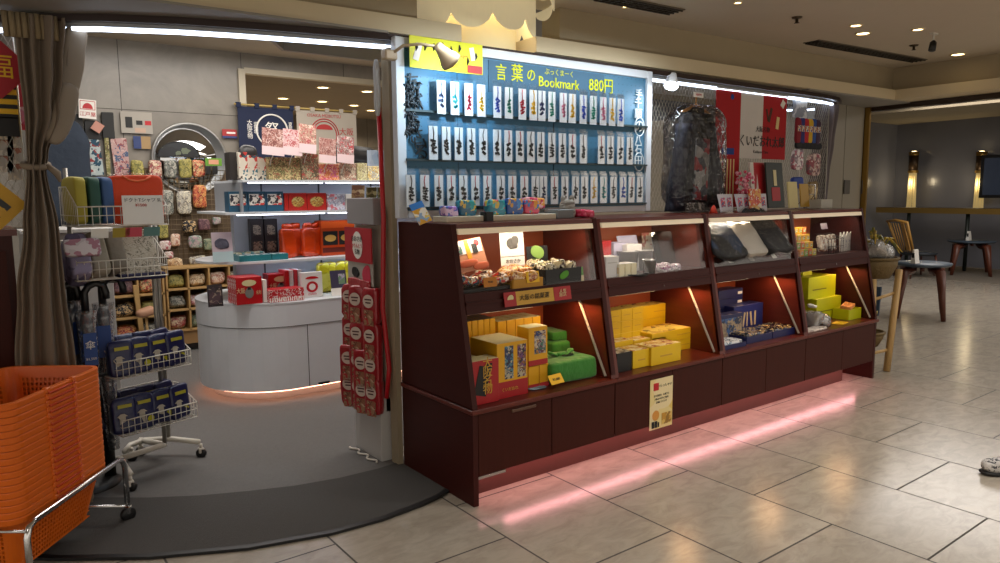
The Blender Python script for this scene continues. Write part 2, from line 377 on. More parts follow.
# lounge
M_lw = mat('lounge_wall_stone', '#6f7078', .22, vary=.08, vscale=1.2)
struct('wall_lounge', MB().prism([(14.5, 4.9), (13.5, -6), (13.7, -6), (14.7, 4.9)], 0, 3.0), M_lw, 'polished grey wall at the end of the lounge')
struct('wall_lounge_left', MB().span((5.62, 4.7, 0), (14.48, 4.85, 3.0)), M_lw)
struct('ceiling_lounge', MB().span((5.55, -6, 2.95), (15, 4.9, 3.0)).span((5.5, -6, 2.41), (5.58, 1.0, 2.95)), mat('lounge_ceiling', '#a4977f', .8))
struct('trim_6', MB().prism([(9.2, -6), (9.3, -6), (9.7, 4.6), (9.6, 4.6)], 2.72, 2.95), mat('lounge_beam', '#8d8069', .7), 'low beam across the lounge ceiling')
o = MB().prism([(11.3, -3), (13.5, -3), (14.2, 4.6), (11.9, 4.6)], .001, .01).build('rug', mat('lounge_rug', '#6e655a', .95, bump=.3, bscale=300)); tag(o, 'flat brown rug along the lounge wall', 'rug')

# round column with a scalloped paper shade
M_shade = mat('cream_shade', '#e3d5a4', .8, emit='#ffeec8', es=.22)  # faint emission put into the paper so it looks warmly lit
struct('column', MB().lathe([(.262, 2.2), (.262, 2.72)], (CX, CY, 0), 40), mat('column_cream', '#e0cf9f', .6), 'round cream column rising behind the blue board')
sh = thing('scalloped_shade', 'cream scalloped paper shade in two tiers wrapped round the column', 'lampshade', (CX, CY, 2.5))
def scallop(r, ztop, zb, dip, n, sub=10):
    m = MB(); vs = []; fs = []; k = n * sub
    for i in range(k):
        a = 2 * PI * i / k; ph = (i % sub) / sub; zz = zb - dip * math.sin(PI * ph) ** .6 if ph else zb
        for rr in (r, r - .006):
            vs.append((rr * math.cos(a), rr * math.sin(a), zz)); vs.append((rr * math.cos(a), rr * math.sin(a), ztop))
    for i in range(k):
        j = (i + 1) % k; a, b = i * 4, j * 4
        fs += [(a, b, b + 1, a + 1), (a + 2, a + 3, b + 3, b + 2), (a, a + 2, b + 2, b)]
    return m.add(vs, fs, False)
scallop(.385, .215, .07, .085, 10).build('lower_tier', M_shade, sh)
scallop(.50, .219, .205, .055, 12).build('upper_tier', M_shade, sh)
for a_ in (180, 220, 260, 300, 340): lamp('shade_lamp', 'AREA', (CX + .32 * math.cos(math.radians(a_)), CY + .32 * math.sin(math.radians(a_)), 2.69), .55, (1, .85, .6), .08)

# ---- curved rail with LED strip
rl = thing('curved_light_rail', 'curved dark rail with white LED strip over the shop front', 'light rail', (0, 0, 0))
MB().strip(RAIL, .035, 2.362, 2.395).build('rail', mat('rail_brown', '#2a1a16', .35), rl)
MB().strip([(p[0] + .0, p[1] + .05) for p in RAIL[:12]] , .05, 2.345, 2.37).strip([(p[0] - (.05 if p[0] > 4.4 else 0), p[1] + .05) for p in RAIL[11:]], .05, 2.345, 2.37).build('housing', mat('rail_housing', '#9fa3a8', .3, .4), rl)
MB().strip([(p[0] + .0, p[1] + .055) for p in RAIL[:11]], .03, 2.330, 2.345).build('led_strip', M_led, rl)
MB().strip([(p[0] - (.055 if p[0] > 4.4 else 0), p[1] + (.055 if p[0] <= 4.4 else .03)) for p in RAIL[11:]], .03, 2.330, 2.345).build('led_strip', M_led, rl)

# ---- ceiling fittings
M_slat = mat('vent_slats', '#2a241c', .5)
def vent(a, b, w, label):
    a = Vector(a); b = Vector(b); d = b - a; L_ = d.length; t = thing('ceiling_vent', label, 'vent', (*((a + b) / 2), CH - .002), math.atan2(d.y, d.x), 'slatted vents in the mall ceiling')
    MB().box((0, 0, -.002), (L_, w, .004)).build('backing', M_black, t)
    m = MB(); k = int(L_ / .05)
    for i in range(k): m.box((-L_ / 2 + (i + .5) * L_ / k, 0, -.008), (.008, w * .94, .012))
    for q in (-.5, -.17, .17, .5): m.box((0, q * w, -.008), (L_, .008, .014))
    m.build('grille', M_slat, t)
    MB().span((-L_ / 2 - .01, -w / 2 - .015, -.006), (L_ / 2 + .01, -w / 2, 0)).span((-L_ / 2 - .01, w / 2, -.006), (L_ / 2 + .01, w / 2 + .015, 0)).build('frame', mat('vent_frame', '#6b6252', .5), t)
def cz(px, py): p = W(px, py, z=CH); return (p.x, p.y)
vent(cz(600, -4), cz(676, 11), .11, 'long dark slatted vent in the ceiling above the column')
vent(cz(812, 41), cz(919, 60), .11, 'long dark slatted vent in the ceiling near the lounge opening')
M_dl = mat('downlight_glow', '#fff0cc', .5, emit='#ffe2a8', es=9)
M_dlo = mat('downlight_dim', '#c8b890', .5, emit='#ffe2a8', es=1.5)
for (px, py, r, on, lb) in ((626, 6, .022, 1, 'small round downlight beside the vent above the column'), (738, 2, .022, 1, 'small round downlight at the top edge, right of the first vent'),
                     (856, 25, .035, 1, 'round downlight, upper one of the close pair above the long vent'), (863, 33, .045, 1, 'round downlight, lower one of the close pair above the long vent'),
                     (918, 29, .035, 1, 'round downlight just left of the ceiling spot camera'), (958, 54, .05, 1, 'round downlight nearest the far ceiling corner')):
    x, y = cz(px, py); t = thing('downlight', lb, 'downlight', (x, y, CH), 0, 'round downlights in the mall ceiling')
    MB().lathe([(0, -.003), (r, -.003)], n=20).build('lamp', M_dl if on else M_dlo, t)
    MB().lathe([(r, 0), (r, -.008), (r * 1.25, -.008), (r * 1.35, 0)], n=20).build('rim', M_cream, t)
for (px, py, lb) in ((797, 17, 'dark round sprinkler head between the two long vents'), (914, 45, 'small dark sprinkler head just above the end of the long vent')):
    x, y = cz(px, py); t = thing('sprinkler', lb, 'sprinkler', (x, y, CH), 0, 'sprinkler heads')
    MB().lathe([(.035, 0), (.03, -.01), (.012, -.012)], n=16).build('rose', mat('bronze_fit', '#4a3d2c', .4, .5), t)
    MB().lathe([(.01, -.01), (.01, -.035), (.02, -.04), (0, -.042)], n=12).build('nozzle', MATS['bronze_fit'], t)
x, y = cz(934, 33)
t = thing('ceiling_spotlight', 'small dark spotlight hanging on a bracket from the ceiling', 'spotlight', (x, y, CH))
MB().box((0, 0, -.006), (.08, .03, .012)).build('base', M_steel, t)
MB().tube([(0, 0, 0), (0, 0, -.07)], .008).build('stem', M_steel, t)
MB().lathe([(.012, .045), (.024, .03), (.026, -.03), (.02, -.035), (0, -.034)], (-.01, 0, -.1), 14, (.3, 0, 1)).build('head', M_black, t)
for i, (px, py, lb) in enumerate(((222, 52, 'a')[:0] or ())): pass
# downlights in the ceiling of the back room
for k, (px, py) in enumerate(((323, 87), (367, 91), (322, 101), (283, 98), (354, 105), (371, 110))):
    p = W(px, py, z=2.9); x, y = p.x, min(p.y, 9.0)
    t = thing('downlight', ['upper left', 'upper right', 'middle', 'leftmost', 'lower', 'lowest and rightmost'][k] + ' of the downlights seen through the opening behind the banners', 'downlight', (x, y, 2.898), 0, 'downlights in the back room')
    MB().lathe([(0, -.004), (.07, -.004)], n=16).build('lamp', M_dl, t)
    MB().lathe([(.07, 0), (.07, -.01), (.09, -.01), (.095, 0)], n=16).build('rim', M_cream, t)

# ================================================================ THE COUNTER: four display cabinets in a row
XE = [0, .99, 1.988, 2.987, 4.05]; HL = .497; HT = 1.40; DP = .70
def yf(z): return .17 * (z - HL) / (HT - HL)
M_kick = mat('kick_wood', '#4c2620', .45)
M_pinkled = mat('pink_led', '#ffffff', .5, emit='#ffa8ac', es=27)
M_cream_tube = mat('top_tube', '#efe2c8', .3, emit='#ffe2b8', es=.15)
WHICH = ['first display cabinet at the entrance, with snack boxes and green cloth bundles', 'second display cabinet, with stacked yellow cartons and a poster on its door',
         'third display cabinet, with bagged shirts above navy blue boxes', 'last display cabinet beside the wooden easel, with lime green boxes']
for u in range(4):
    x0, x1 = XE[u], XE[u + 1]; w = x1 - x0; c = thing('display_cabinet', 'dark red wood ' + WHICH[u], 'display cabinet', (x0, 0, 0), 0, 'display cabinets forming the counter')
    pt = .03
    prof = [(0, HL), (.17, HT), (DP, HT), (DP, HL)]
    # side panels
    for s_, (a, b) in enumerate(((0, pt), (w - pt, w))):
        end = (u == 0 and s_ == 0) or (u == 3 and s_ == 1)
        m = MB().prism(prof, a, b, 'x')
        if end: m.prism([(.0, .0), (0, HL - .02), (DP, HL - .02), (DP, 0)], a, b, 'x')
        m.build('side_panel', M_woodd if end else M_wood, c)
    if u == 0: MB().span((-.008, .0, HL - .022), (.0, DP, HL)).build('side_bead', M_wood, c)
    # base body, kick board, ledge
    MB().span((pt if u == 0 else 0, .022, .16), (w - (pt if u == 3 else 0), DP, HL - .024)).build('base', M_woodd, c)
    MB().span((pt if u == 0 else 0, .12, .0), (w if u < 3 else .78, .14, .16)).build('kick_board', M_kick, c)
    MB().span((0 if u else -.012, -.014, HL - .024), (w + (.012 if u == 3 else 0), DP, HL), .003).build('ledge', M_wood, c)
    MB().span((.03 if u == 0 else 0, .045, .150), (w - (.2 if u == 3 else 0), .06, .159)).build('plinth_light', M_pinkled, c)
    if u == 3: MB().span((w - .26, .3, .150), (w - .05, .315, .159)).build('plinth_light', M_pinkled, c)  # extra strip added behind the kick to light the end panel's inner face
    # doors
    dxs = [(.032 if u == 0 else .003, w * .5 - .003), (w * .5, w - (.034 if u == 3 else .003))]
    if u == 0: dxs = [(.033, .51), (.514, .987)]
    for k, (a, b) in enumerate(dxs):
        d = MB().span((a, .0, .15), (b, .02, HL - .026), .002).build('door', M_door, c)
        q = b - .05 if k == 0 else a + .04
        MB().lathe([(0, -.004), (.008, -.004), (.009, 0)], (q if u else a + .04 + (.0 if k else .17), 0, HL - .07), 10, (0, -1, 0)).build('lock', M_chrome, d)
        if u == 0 and k == 0:
            MB().span((.24, -.006, .44), (.40, 0, .455), .002).build('pull', mat('pull_metal', '#5d4436', .4, .5), d)
            MB().span((.03, .0, .135), (.2, .03, .149)).build('hinge', M_chrome, d)
    # back, top, shelf
    MB().span((pt, .60, HL), (w - pt, .62, HT - .02)).build('back_panel', M_inner, c)
    MB().span((pt, .165, HT - .022), (w - pt, DP, HT)).build('top_board', M_wood, c)
    zs = 1.052
    MB().prism([(yf(zs - .02) + .012, zs - .02), (yf(zs) + .012, zs), (.60, zs), (.60, zs - .02)], pt, w - pt, 'x').build('shelf', M_woodd, c)
    MB().prism([(yf(.955) - .004, .955), (yf(1.055) - .004, 1.057), (yf(1.057) + .022, 1.057), (yf(.955) + .03, .955)], pt, w - pt, 'x').prism([(yf(1.01) - .012, 1.0), (yf(1.01) - .012, 1.015), (yf(1.01) + .01, 1.015), (yf(1.01) + .01, 1.0)], pt, w - pt, 'x').build('shelf_rail', M_woodd, c)
    MB().lathe([(0, -.004), (.01, -.004), (.011, 0)], (w * .5, yf(.98) - .006, .98), 10, (0, -1, 0)).build('lock', M_chrome, c)
    # lights: one across the top front, one leaning along the right divider below the shelf, one under the shelf
    MB().prism([(.152, 1.348), (.158, 1.376), (.20, 1.376), (.20, 1.36)], pt + .004, w - pt - .004, 'x').build('top_light', M_cream_tube, c)
    t0 = Vector((w - pt - .012, yf(.53) + .03, .51)); t1 = Vector((w - pt - .012, .27, .945))
    MB().tube([t0, t1], .0075, 8).build('side_light', M_tube, c)
    lo = lamp('cabinet_lamp', 'AREA', (x1 - pt - .06, .2, .93), 1.1, (1, .55, .25), .04, .2); lo.rotation_euler = (0, math.radians(20), 0)
    MB().tube([(pt + .02, .20, .94), (w * .55, .20, .94)], .011, 8).build('shelf_tube', mat('unlit_tube', '#b5aea0', .4), c)
    lamp('cabinet_lamp', 'AREA', ((x0 + x1) / 2, .22, 1.34), 2.3, (1, .84, .64), w * .85, .04, rot=(math.radians(20), 0, 0))
    lamp('cabinet_lamp', 'AREA', ((x0 + x1) / 2, .2, .935), .75, (1, .80, .56), w * .6, .03, rot=(math.radians(20), 0, 0))
    # glass front of the upper case and its bracket
    MB().prism([(yf(1.057) + .004, 1.057), (yf(1.345) + .004, 1.345), (yf(1.345) + .009, 1.345), (yf(1.057) + .009, 1.057)], pt, w - pt, 'x').build('glass_front', M_glass, c)
    MB().prism([(yf(1.06) + .02, 1.06), (yf(1.34) + .02, 1.34), (yf(1.34) + .05, 1.34), (yf(1.06) + .05, 1.06)], w - pt - .018, w - pt, 'x').build('bracket', M_woodd, c)
    # dark cap on the front edge of each divider
    MB().prism([(yf(.52) - .006, .52), (yf(1.40) - .006, 1.405), (yf(1.40) + .012, 1.405), (yf(.52) + .012, .52)], w - pt, w, 'x').build('edge_cap', M_woodd, c)

# poster on a door of the second cabinet
p0 = W(647, 431, y=-.002); p1 = W(675, 369, y=-.002)
pw = .205; ph = .31; pc = (W(661, 402, y=-.002))
t = thing('poster', 'tall yellow and cream paper poster taped to a cabinet door', 'poster', (pc.x, -.004, pc.z - .005))
MB().box((0, 0, 0), (pw, .002, ph)).build('sheet', pmat('poster_paper', ['#d8bd62', '#dcc98a', '#e0cfa0', '#d9c27a'], 5, .6), t)
MB().box((-.05, -.002, .108), (.045, .002, .045)).build('red_square', M_red, t)
txt('いらっしゃい', .022, M_dark, t, (.028, -.002, .108))
txt('日々是好日　お菓子と\n大阪みやげのご案内\n店頭にてどうぞ', .014, M_dark, t, (0, -.002, .03), space=1.5)
m = MB().lathe([(0, -.001), (.032, -.001)], (-.05, -.001, -.07), 18, (0, 1, 0)); m.build('peach_picture', mat('peach', '#c88a3a', .6), t)
MB().box((.05, -.002, -.1), (.09, .002, .07)).build('gold_picture', pmat('goldpic', ['#b88a30', '#8c6a28', '#d0b060'], 30), t)
MB().box((-.075, -.003, -.125), (.022, .002, .04)).box((-.048, -.003, -.125), (.022, .002, .04)).box((-.025, -.003, -.13), (.012, .002, .03)).build('figures_picture', M_dark, t)

# ================================================================ THE BLUE BOARD
YBd = .66
bx0, bx1, bz0, bz1 = -.025, 1.99, 1.419, 2.378
bd = thing('bookmark_board', 'large blue pegboard in a white frame standing on the counter', 'display board', (bx0, YBd, bz0))
bw_, bh_ = bx1 - bx0, bz1 - bz0
f_ = .05
m = MB().span((0, -.02, 0), (f_ * 1.1, .03, bh_), .003).span((bw_ - f_, -.02, 0), (bw_, .03, bh_), .003).span((f_ * 1.1, -.02, 0), (bw_ - f_, .03, f_ * .8), .003).span((f_ * 1.1, -.02, bh_ - f_), (bw_ - f_, .03, bh_), .003)
m.build('frame', mat('frame_white', '#cfd4da', .35), bd)
m_blue = mat('pegboard_blue', '#3d6f8c', .5, vary=.12, vscale=1.2)
nt = m_blue.node_tree
MB().span((f_, .0, f_ * .6), (bw_ - f_, .02, bh_ - f_)).build('backing', m_blue, bd)
m = MB()
for i in range(46):
    for j in range(20): m.add([(0, 0, 0)] and [(.08 + i * .0415 + .003 * math.cos(a), -.0005, .06 + j * .044 + .003 * math.sin(a)) for a in [k * PI / 3 for k in range(6)]], [(0, 1, 2, 3, 4, 5)])
m.build('peg_hole_pattern', mat('peg_holes', '#1c3a4c', .6), bd)
MB().span((.62, -.004, .72), (1.56, 0, .9)).build('title_panel', mat('title_blue', '#3a6079', .7), bd)
MB().span((.4, -.001, .06), (.403, .001, .9)).span((1.12, -.006, .1), (1.124, 0, .9)).build('seam', mat('seam_line', '#28485c', .5), bd)
M_ty = mat('title_yellow', '#d4d800', .7)
def bt(px, py): p = W(px, py, y=YBd); return p.x - bx0, p.z - bz0
for ch, px, py, sz in (('言', 500.5, 73.5, .10), ('葉', 516.5, 74.5, .11), ('の', 530.5, 76, .085)):
    X_, Z_ = bt(px, py); txt(ch, sz, M_ty, bd, (X_, -.006, Z_), sx=.85, ex=.002)
X_, Z_ = bt(558.5, 84); txt('Bookmark', .088, M_ty, bd, (X_, -.006, Z_), sx=.92, ex=.002)
X_, Z_ = bt(559, 73.5); txt('ぶっくまーく', .042, M_ty, bd, (X_, -.006, Z_), sx=.98)
X_, Z_ = bt(600.5, 86.5); txt('880円', .105, M_ty, bd, (X_, -.006, Z_), sx=.86, ex=.002)
# white and black brush lettering cut-outs hung on the board
M_ww = mat('white_cutout', '#dfe9ee', .5)
for ch, px, py, sz in (('手', 637.5, 95, .07), ('千', 637, 104, .07), ('願', 637, 114.5, .075), ('の', 638, 127, .10), ('八', 637, 141, .07), ('石', 637, 150, .075), ('田', 637, 161.5, .08)):
    X_, Z_ = bt(px, py); txt(ch, sz, M_ww, bd, (X_, -.012, Z_), ex=.003, name='white_brush_lettering')
m = MB()
for px, py in ((638, 127), (637.5, 162)):
    X_, Z_ = bt(px, py); m.tube([(X_ + .047 * math.cos(a), -.014, Z_ + .062 * math.sin(a)) for a in [k * PI / 12 for k in range(24)]], .004, 6, True)
m.build('white_ring', M_ww, bd)
def tub(pts, rs, nm, mm, par): MB().tube(pts, rs, 7).build(nm, mm, par)
rnd = random.Random(3)
for ch, px, py, sz in (('あ', 411, 85, .12), ('り', 413, 96, .12), ('が', 412, 106, .13), ('と', 412, 116, .12), ('う', 413, 126, .12), ('さ', 415, 137, .11), ('い', 419, 145, .1), ('る', 420.5, 153, .1)):
    X_, Z_ = bt(px, py); txt(ch, sz, M_dark, bd, (X_, -.012, Z_), ex=.003, name='black_brush_lettering', sx=1.0)
m = MB()
for i in range(70):
    q = rnd.random(); px = 402.5 + rnd.gauss(7.5, 4.2) * (1 - .35 * q); py = 84 + q * 52; px = max(402.5, px)
    X_, Z_ = bt(px, py); a = rnd.uniform(0, PI); l_ = rnd.uniform(.012, .03)
    m.tube([(X_ - l_ * math.cos(a), -.015, Z_ - l_ * math.sin(a)), (X_, -.019, Z_ + .006), (X_ + l_ * math.cos(a), -.015, Z_ + l_ * math.sin(a))], [.002, .008, .002], 5)
m.build('charm_cluster', mat('ink_grey', '#20262c', .5), bd)
# hook rails
for zz in (W(560, 121, y=YBd).z + .004, W(540, 162, y=YBd).z + .0, W(520, 205, y=YBd).z + .0):
    MB().span((f_, -.03, zz - bz0 - .012), (bw_ - f_, 0, zz - bz0)).build('hook_rail', mat('rail_dark', '#2a3a3c', .4), bd)

# bookmarks in clear sleeves, three rows
M_card = mat('bookmark_card', '#d9dde0', .6); M_head = glassy('sleeve_film', gloss=.02, rough=.1, fm=.3)
cols = {'blue': '#1846b0', 'green': '#17806a', 'red': '#b02034', 'yellow': '#dca818', 'navy': '#26305c', 'pink': '#c06a84', 'black': '#1a1a1c', 'teal': '#1a8c8c', 'orange': '#c85a28'}
row1 = [(441, 'navy'), (454.5, 'teal'), (468.5, 'red'), (481, 'yellow'), (497, 'blue'), (508.5, 'green'), (522, 'red'), (533, 'yellow'), (541.5, 'navy'), (551.5, 'green'), (563, 'pink'), (572, 'yellow'), (583, 'blue'), (593, 'green'), (603, 'pink'), (612, 'yellow'), (620.5, 'blue')]
row2 = [(433, 'black'), (446, 'black'), (458.5, 'black'), (471, 'black'), (483, 'black'), (497, 'black'), (508, 'red'), (519.5, 'red'), (530.5, 'black'), (540.5, 'black'), (551.5, 'black'), (562, 'black'), (572, 'red'), (583, 'black'), (601, 'red'), (610, 'black'), (620, 'black'), (629.5, 'black')]
row3 = [(410.5, 'black'), (424.5, 'red'), (438.5, 'orange'), (451, 'red'), (463, 'black'), (475, 'red'), (487, 'red'), (500.5, 'black'), (512, 'orange'), (524, 'red'), (535, 'black'), (543, 'navy'), (554, 'red'), (564.5, 'black'), (575, 'black'), (584, 'black'), (593.5, 'yellow'), (603, 'teal'), (613, 'black'), (622.5, 'blue'), (631, 'red'), (639.5, 'black')]
def bookmark(x, zt, h, colr, lb, grp, k):
    t = thing('bookmark', lb, 'bookmark', (x, YBd - .05, zt), 0, grp)
    w = .055
    MB().box((0, -.002, -.012 - h / 2), (w, .006, h - .02)).build('card', M_card, t)
    MB().box((0, .004, .0), (w + .006, .004, .026)).box((0, -.009, -h / 2), (w + .006, .002, h)).build('sleeve', M_head, t)
    rr = random.Random(k); m = MB(); c0 = -h * .5
    # a dangling cord with a word-shaped motif below it
    m.tube([(rr.uniform(-.004, .004), -.008, -.025), (rr.uniform(-.006, .006), -.008, -.055), (0, -.008, c0)], .0024, 5)
    mm = mat('charm_' + colr, cols[colr], .5); m.build('cord', mat('cord_red', '#b0343a', .6) if colr in ('red', 'orange') and h > .2 else mm, t)
    m = MB(); n = rr.randint(3, 5); zz = c0 + .01; zend = -h + .03
    for i in range(n):
        z_ = zz + (zend - zz) * (i + .5) / n; s_ = (zz - zend) / n
        m.box((rr.uniform(-.005, .005), -.007, z_), (rr.uniform(.022, .036), .003, s_ * .55), (0, rr.uniform(-.7, .7), 0))
        m.box((rr.uniform(-.008, .008), -.007, z_), (.011, .003, s_ * rr.uniform(.8, 1.2)), (0, rr.uniform(-.9, .9), 0))
    m.build('motif', mm if colr not in ('red', 'orange') or grp.endswith('top row') or k > 59 else mat('charm_black', cols['black']), t)
    return t
bk = 0
DESC = {'blue': 'bright blue', 'green': 'green', 'red': 'red', 'yellow': 'yellow', 'navy': 'dark blue', 'pink': 'pink', 'black': 'black', 'teal': 'teal', 'orange': 'orange'}
for rn, row, pyt, pyb, refx in (('top', row1, 84, 120.5, 540), ('middle', row2, 128.5, 162, 540), ('bottom', row3, 172.5, 204, 540)):
    zt = {'top': 2.213, 'middle': 1.903, 'bottom': 1.653}[rn]
    zt = W(refx, pyt + {'top': 3, 'middle': 0, 'bottom': 0}[rn], y=YBd - .05).z; zb = W(refx, pyb, y=YBd - .05).z
    for i, (px, cl) in enumerate(row):
        x = W(px, (pyt + pyb) / 2, y=YBd - .05).x; bk += 1
        bookmark(x, zt, zt - zb, cl, 'bookmark with %s motif, %s from left in the %s row of the blue board' % (DESC[cl], ORD[i + 1], rn), 'bookmarks in the %s row' % rn, bk)

# yellow sale sign clipped to the board's top left corner
a = W(409, 33, y=.6); b_ = W(482.5, 73, y=.6)
t = thing('yellow_sign', 'bright yellow sign with small black figures over the upper left of the blue board', 'sign', ((a.x + b_.x) / 2, .6, 2.30))
ws = b_.x - a.x
MB().box((0, 0, 0), (ws, .005, .165)).build('sheet', mat('sign_yellow', '#cfcf00', .5, emit=None), t)
m = MB(); rr = random.Random(5)
for i in range(8):
    X_ = -ws / 2 + .04 + i * ws / 8.6; z0 = rr.uniform(-.02, .05)
    m.tube([(X_, -.005, z0 + .02), (X_ + .003, -.005, z0), (X_ - .004, -.005, z0 - .02)], [.003, .009, .002], 5)
m.build('charm_picture', M_dark, t)
MB().box((-ws * .4, -.004, 0), (.035, .002, .09), (0, .3, 0)).box((ws * .35, -.004, .025), (.03, .002, .07), (0, -.2, 0)).build('white_tag', M_paper, t)
MB().box((ws * .38, -.005, -.058), (.1, .002, .042)).build('red_corner', mat('corner_red', '#a01818', .5), t)
txt('ことばのお守り', .026, mat('sign_orange', '#c86a10', .5), t, (.05, -.004, .0))
txt('480円', .036, M_red, t, (.05, -.004, -.05))

# clip lamp reaching over the sign
t = thing('clip_lamp', 'beige cone-shaped clip lamp on a bent arm over the yellow sign', 'lamp', (-.07, .62, 2.27))
MB().box((0, 0, 0), (.07, .05, .05), None, .006).build('clamp', mat('beige_plastic', '#b8a486', .45), t)
A0 = Vector((0, 0, 0)); HD = W(440, 50, y=.42) - Vector((-.07, .62, 2.27))
MB().tube([(0, 0, 0), (.05, -.06, .045), HD * .62 + Vector((0, 0, .04)), HD + Vector((0, .02, .02))], .008, 8).build('arm', MATS['beige_plastic'], t)
MB().lathe([(.0, .05), (.022, .05), (.028, .02), (.04, -.02), (.055, -.05), (.058, -.068), (.052, -.068), (.03, -.02), (0, .03)], HD + Vector((.02, .0, -.01)), 24, (-.75, -.1, .6)).build('shade', MATS['beige_plastic'], t)
lamp('board_lamp', 'SPOT', (.30, .33, 2.16), 14, (.55, .80, 1.0), .03, rot=(math.radians(60), 0, math.radians(8)), spot=130)
# white spotlight shining at the top right of the board
SP = W(672, 82, y=.55)
t = thing('white_spotlight', 'small white spotlight glowing beside the blue board', 'spotlight', SP)
MB().lathe([(.0, .075), (.02, .07), (.028, .04), (.045, -.02), (.05, -.035)], (0, 0, 0), 20, (.45, .2, .8)).build('housing', mat('lamp_white', '#e4e6ea', .4), t)
MB().lathe([(0, 0), (.045, 0)], Vector((-.45, -.2, -.8)).normalized() * .03, 20, (.45, .2, .8)).build('bulb', mat('spot_glow', '#ffffff', emit='#e8f2ff', es=30), t)
MB().tube([(.0, 0, .05), (.03, .06, .05), (.05, .1, .0)], .006).build('stem', MATS['lamp_white'], t)
lamp('white_spot_lamp', 'SPOT', SP + Vector((-.03, -.09, -.07)), 9, (.85, .93, 1), .04, rot=(math.radians(25), 0, math.radians(30)), spot=140)

lamp('board_fill_lamp', 'AREA', (1.0, .33, 2.35), 9.5, (.84, .93, 1.0), 1.9, .04, rot=(math.radians(32), 0, 0))  # unseen strip lamp added above the board to brighten it

# ================================================================ GOODS ON THE COUNTER
def face_print(par, name, size, m, loc, rot=(0, 0, 0)):
    return MB().box((0, 0, 0), size, rot).build(name, m, par, loc)
class K:  # a carton: root mesh + printed faces
    pass
def carton(name, label, cat, c, size, m, rz=0, group=None, front=None, side=None, top=None, words=None, wm=None, ws=.03, wz=.5, bev=.0015):
    """c = front-left-bottom corner when rz = 0; size = (w, d, h)"""
    w, d, h = size
    off = Matrix.Rotation(rz, 3, 'Z') @ Vector((w / 2, d / 2, 0))
    o = MB().box((0, 0, h / 2), size, None, bev).build(name, m, None, (c[0] + off.x, c[1] + off.y, c[2]), rz)
    tag(o, label, cat, group); e = .0012
    if front: face_print(o, 'front_print', (w * front[1], e, h * front[2]), front[0], (front[3] * w if len(front) > 3 else 0, -d / 2 - e / 2, h * (front[4] if len(front) > 4 else .5)))
    if side: face_print(o, 'side_print', (e, d * side[1], h * side[2]), side[0], (-w / 2 - e / 2, 0, h * .5))
    if top: face_print(o, 'lid_print', (w * top[1], d * top[2], e), top[0], (0, 0, h + e / 2))
    if words: txt(words, ws, wm or M_dark, o, (0, -d / 2 - .002, h * wz))
    return o
def rect(pl, pr, pt_, Y, z0):
    """width and height of something standing at depth Y on height z0"""
    a = W(pl, pt_, y=Y); b = W(pr, pt_, y=Y)
    return a.x, b.x - a.x, a.z - z0
def bx(name, label, cat, pl, pr, pt_, Y, z0, d, m, **k):
    x, w, h = rect(pl, pr, pt_, Y, z0)
    return carton(name, label, cat, (x, Y, z0), (w, d, max(h, .01)), m, **k)
ZL = HL + .001; ZU = 1.053
m_redbox = mat('snack_red', '#a3161c', .4); m_creamtop = mat('carton_cream', '#dccf9e', .55); m_gold = mat('gold_print', '#c79a34', .45)
m_ysn = mat('snack_yellow', '#d8a010', .45); m_comic = pmat('comic_print', ['#303c6c', '#8c8c90', '#3c6c5c', '#a87a30', '#c0b4a0', '#5c3048'], 45)
m_multi = pmat('multi_print', ['#c84a3c', '#e0c040', '#3c6ca0', '#e8e0d0', '#50a060', '#d880a0'], 60)

_ = rect(468.5, 495, 349, .055, ZL)
o = carton('snack_box', 'red snack box with black figure and gold characters, standing at the entrance end', 'box', (.034, .05, ZL), (.165, .1, .225), m_redbox, top=(m_creamtop, .97, .95))
txt('大\n阪\n名\n物', .062, m_gold, o, (.01, -.053, .14), ex=.001, space=.72)
MB().box((-.02, -.0515, .12), (.075, .002, .15), (0, .25, 0)).box((.02, -.0512, .19), (.04, .002, .03)).build('black_shape', M_dark, o)
o = bx('snack_box', 'large yellow and red snack box with two comic panels on its front', 'box', 497, 527.5, 344.5, .07, ZL, .24, m_ysn, top=(m_creamtop, .99, .98))
w_ = o.dimensions.x; h_ = o.dimensions.z
for q, mm, nm in ((-.12, pmat('panel_a', ['#304070', '#b0a890', '#4c7c8c', '#2c2c34'], 50), 'left_panel'), (.3, pmat('panel_b', ['#6c4070', '#b0a890', '#8c5c2c', '#2c2c34'], 50), 'right_panel')):
    face_print(o, nm, (w_ * .28, .001, h_ * .6), mm, (q * w_, -.1212, h_ * .64))
face_print(o, 'red_band', (w_ * 1.004, .002, h_ * .3), m_redbox, (0, -.1205, h_ * .15))
face_print(o, 'side_band', (.002, .242, h_ * .3), m_redbox, (-w_ / 2 - .0005, 0, h_ * .15))
txt('くいだおれ', .022, m_gold, o, (-.02, -.123, h_ * .15))
o = bx('snack_box', 'small yellow and red box, upper one of the stack beside the comic box', 'box', 528.5, 547.5, 328.5, .12, ZL + .125, .1, m_ysn, front=(m_comic, .6, .6, .1, .6), top=(m_creamtop, .97, .95))
face_print(o, 'red_band', (o.dimensions.x * 1.004, .002, .03), m_redbox, (0, -.0505, .016))
for k, (l, r) in enumerate(((528.5, 539), (539.6, 549))):
    o = bx('snack_box', 'small yellow box with red foot under the comic box stack, %s one' % ('left', 'right')[k], 'box', l, r, 356, .12, ZL, .1, m_ysn)
    o.scale.z = .122 / o.dimensions.z if o.dimensions.z else 1
    face_print(o, 'red_band', (o.dimensions.x * 1.004, .002, .035), m_redbox, (0, -.0505, .018))
ln = ['leftmost', 'second', 'third', 'fourth', 'rightmost']
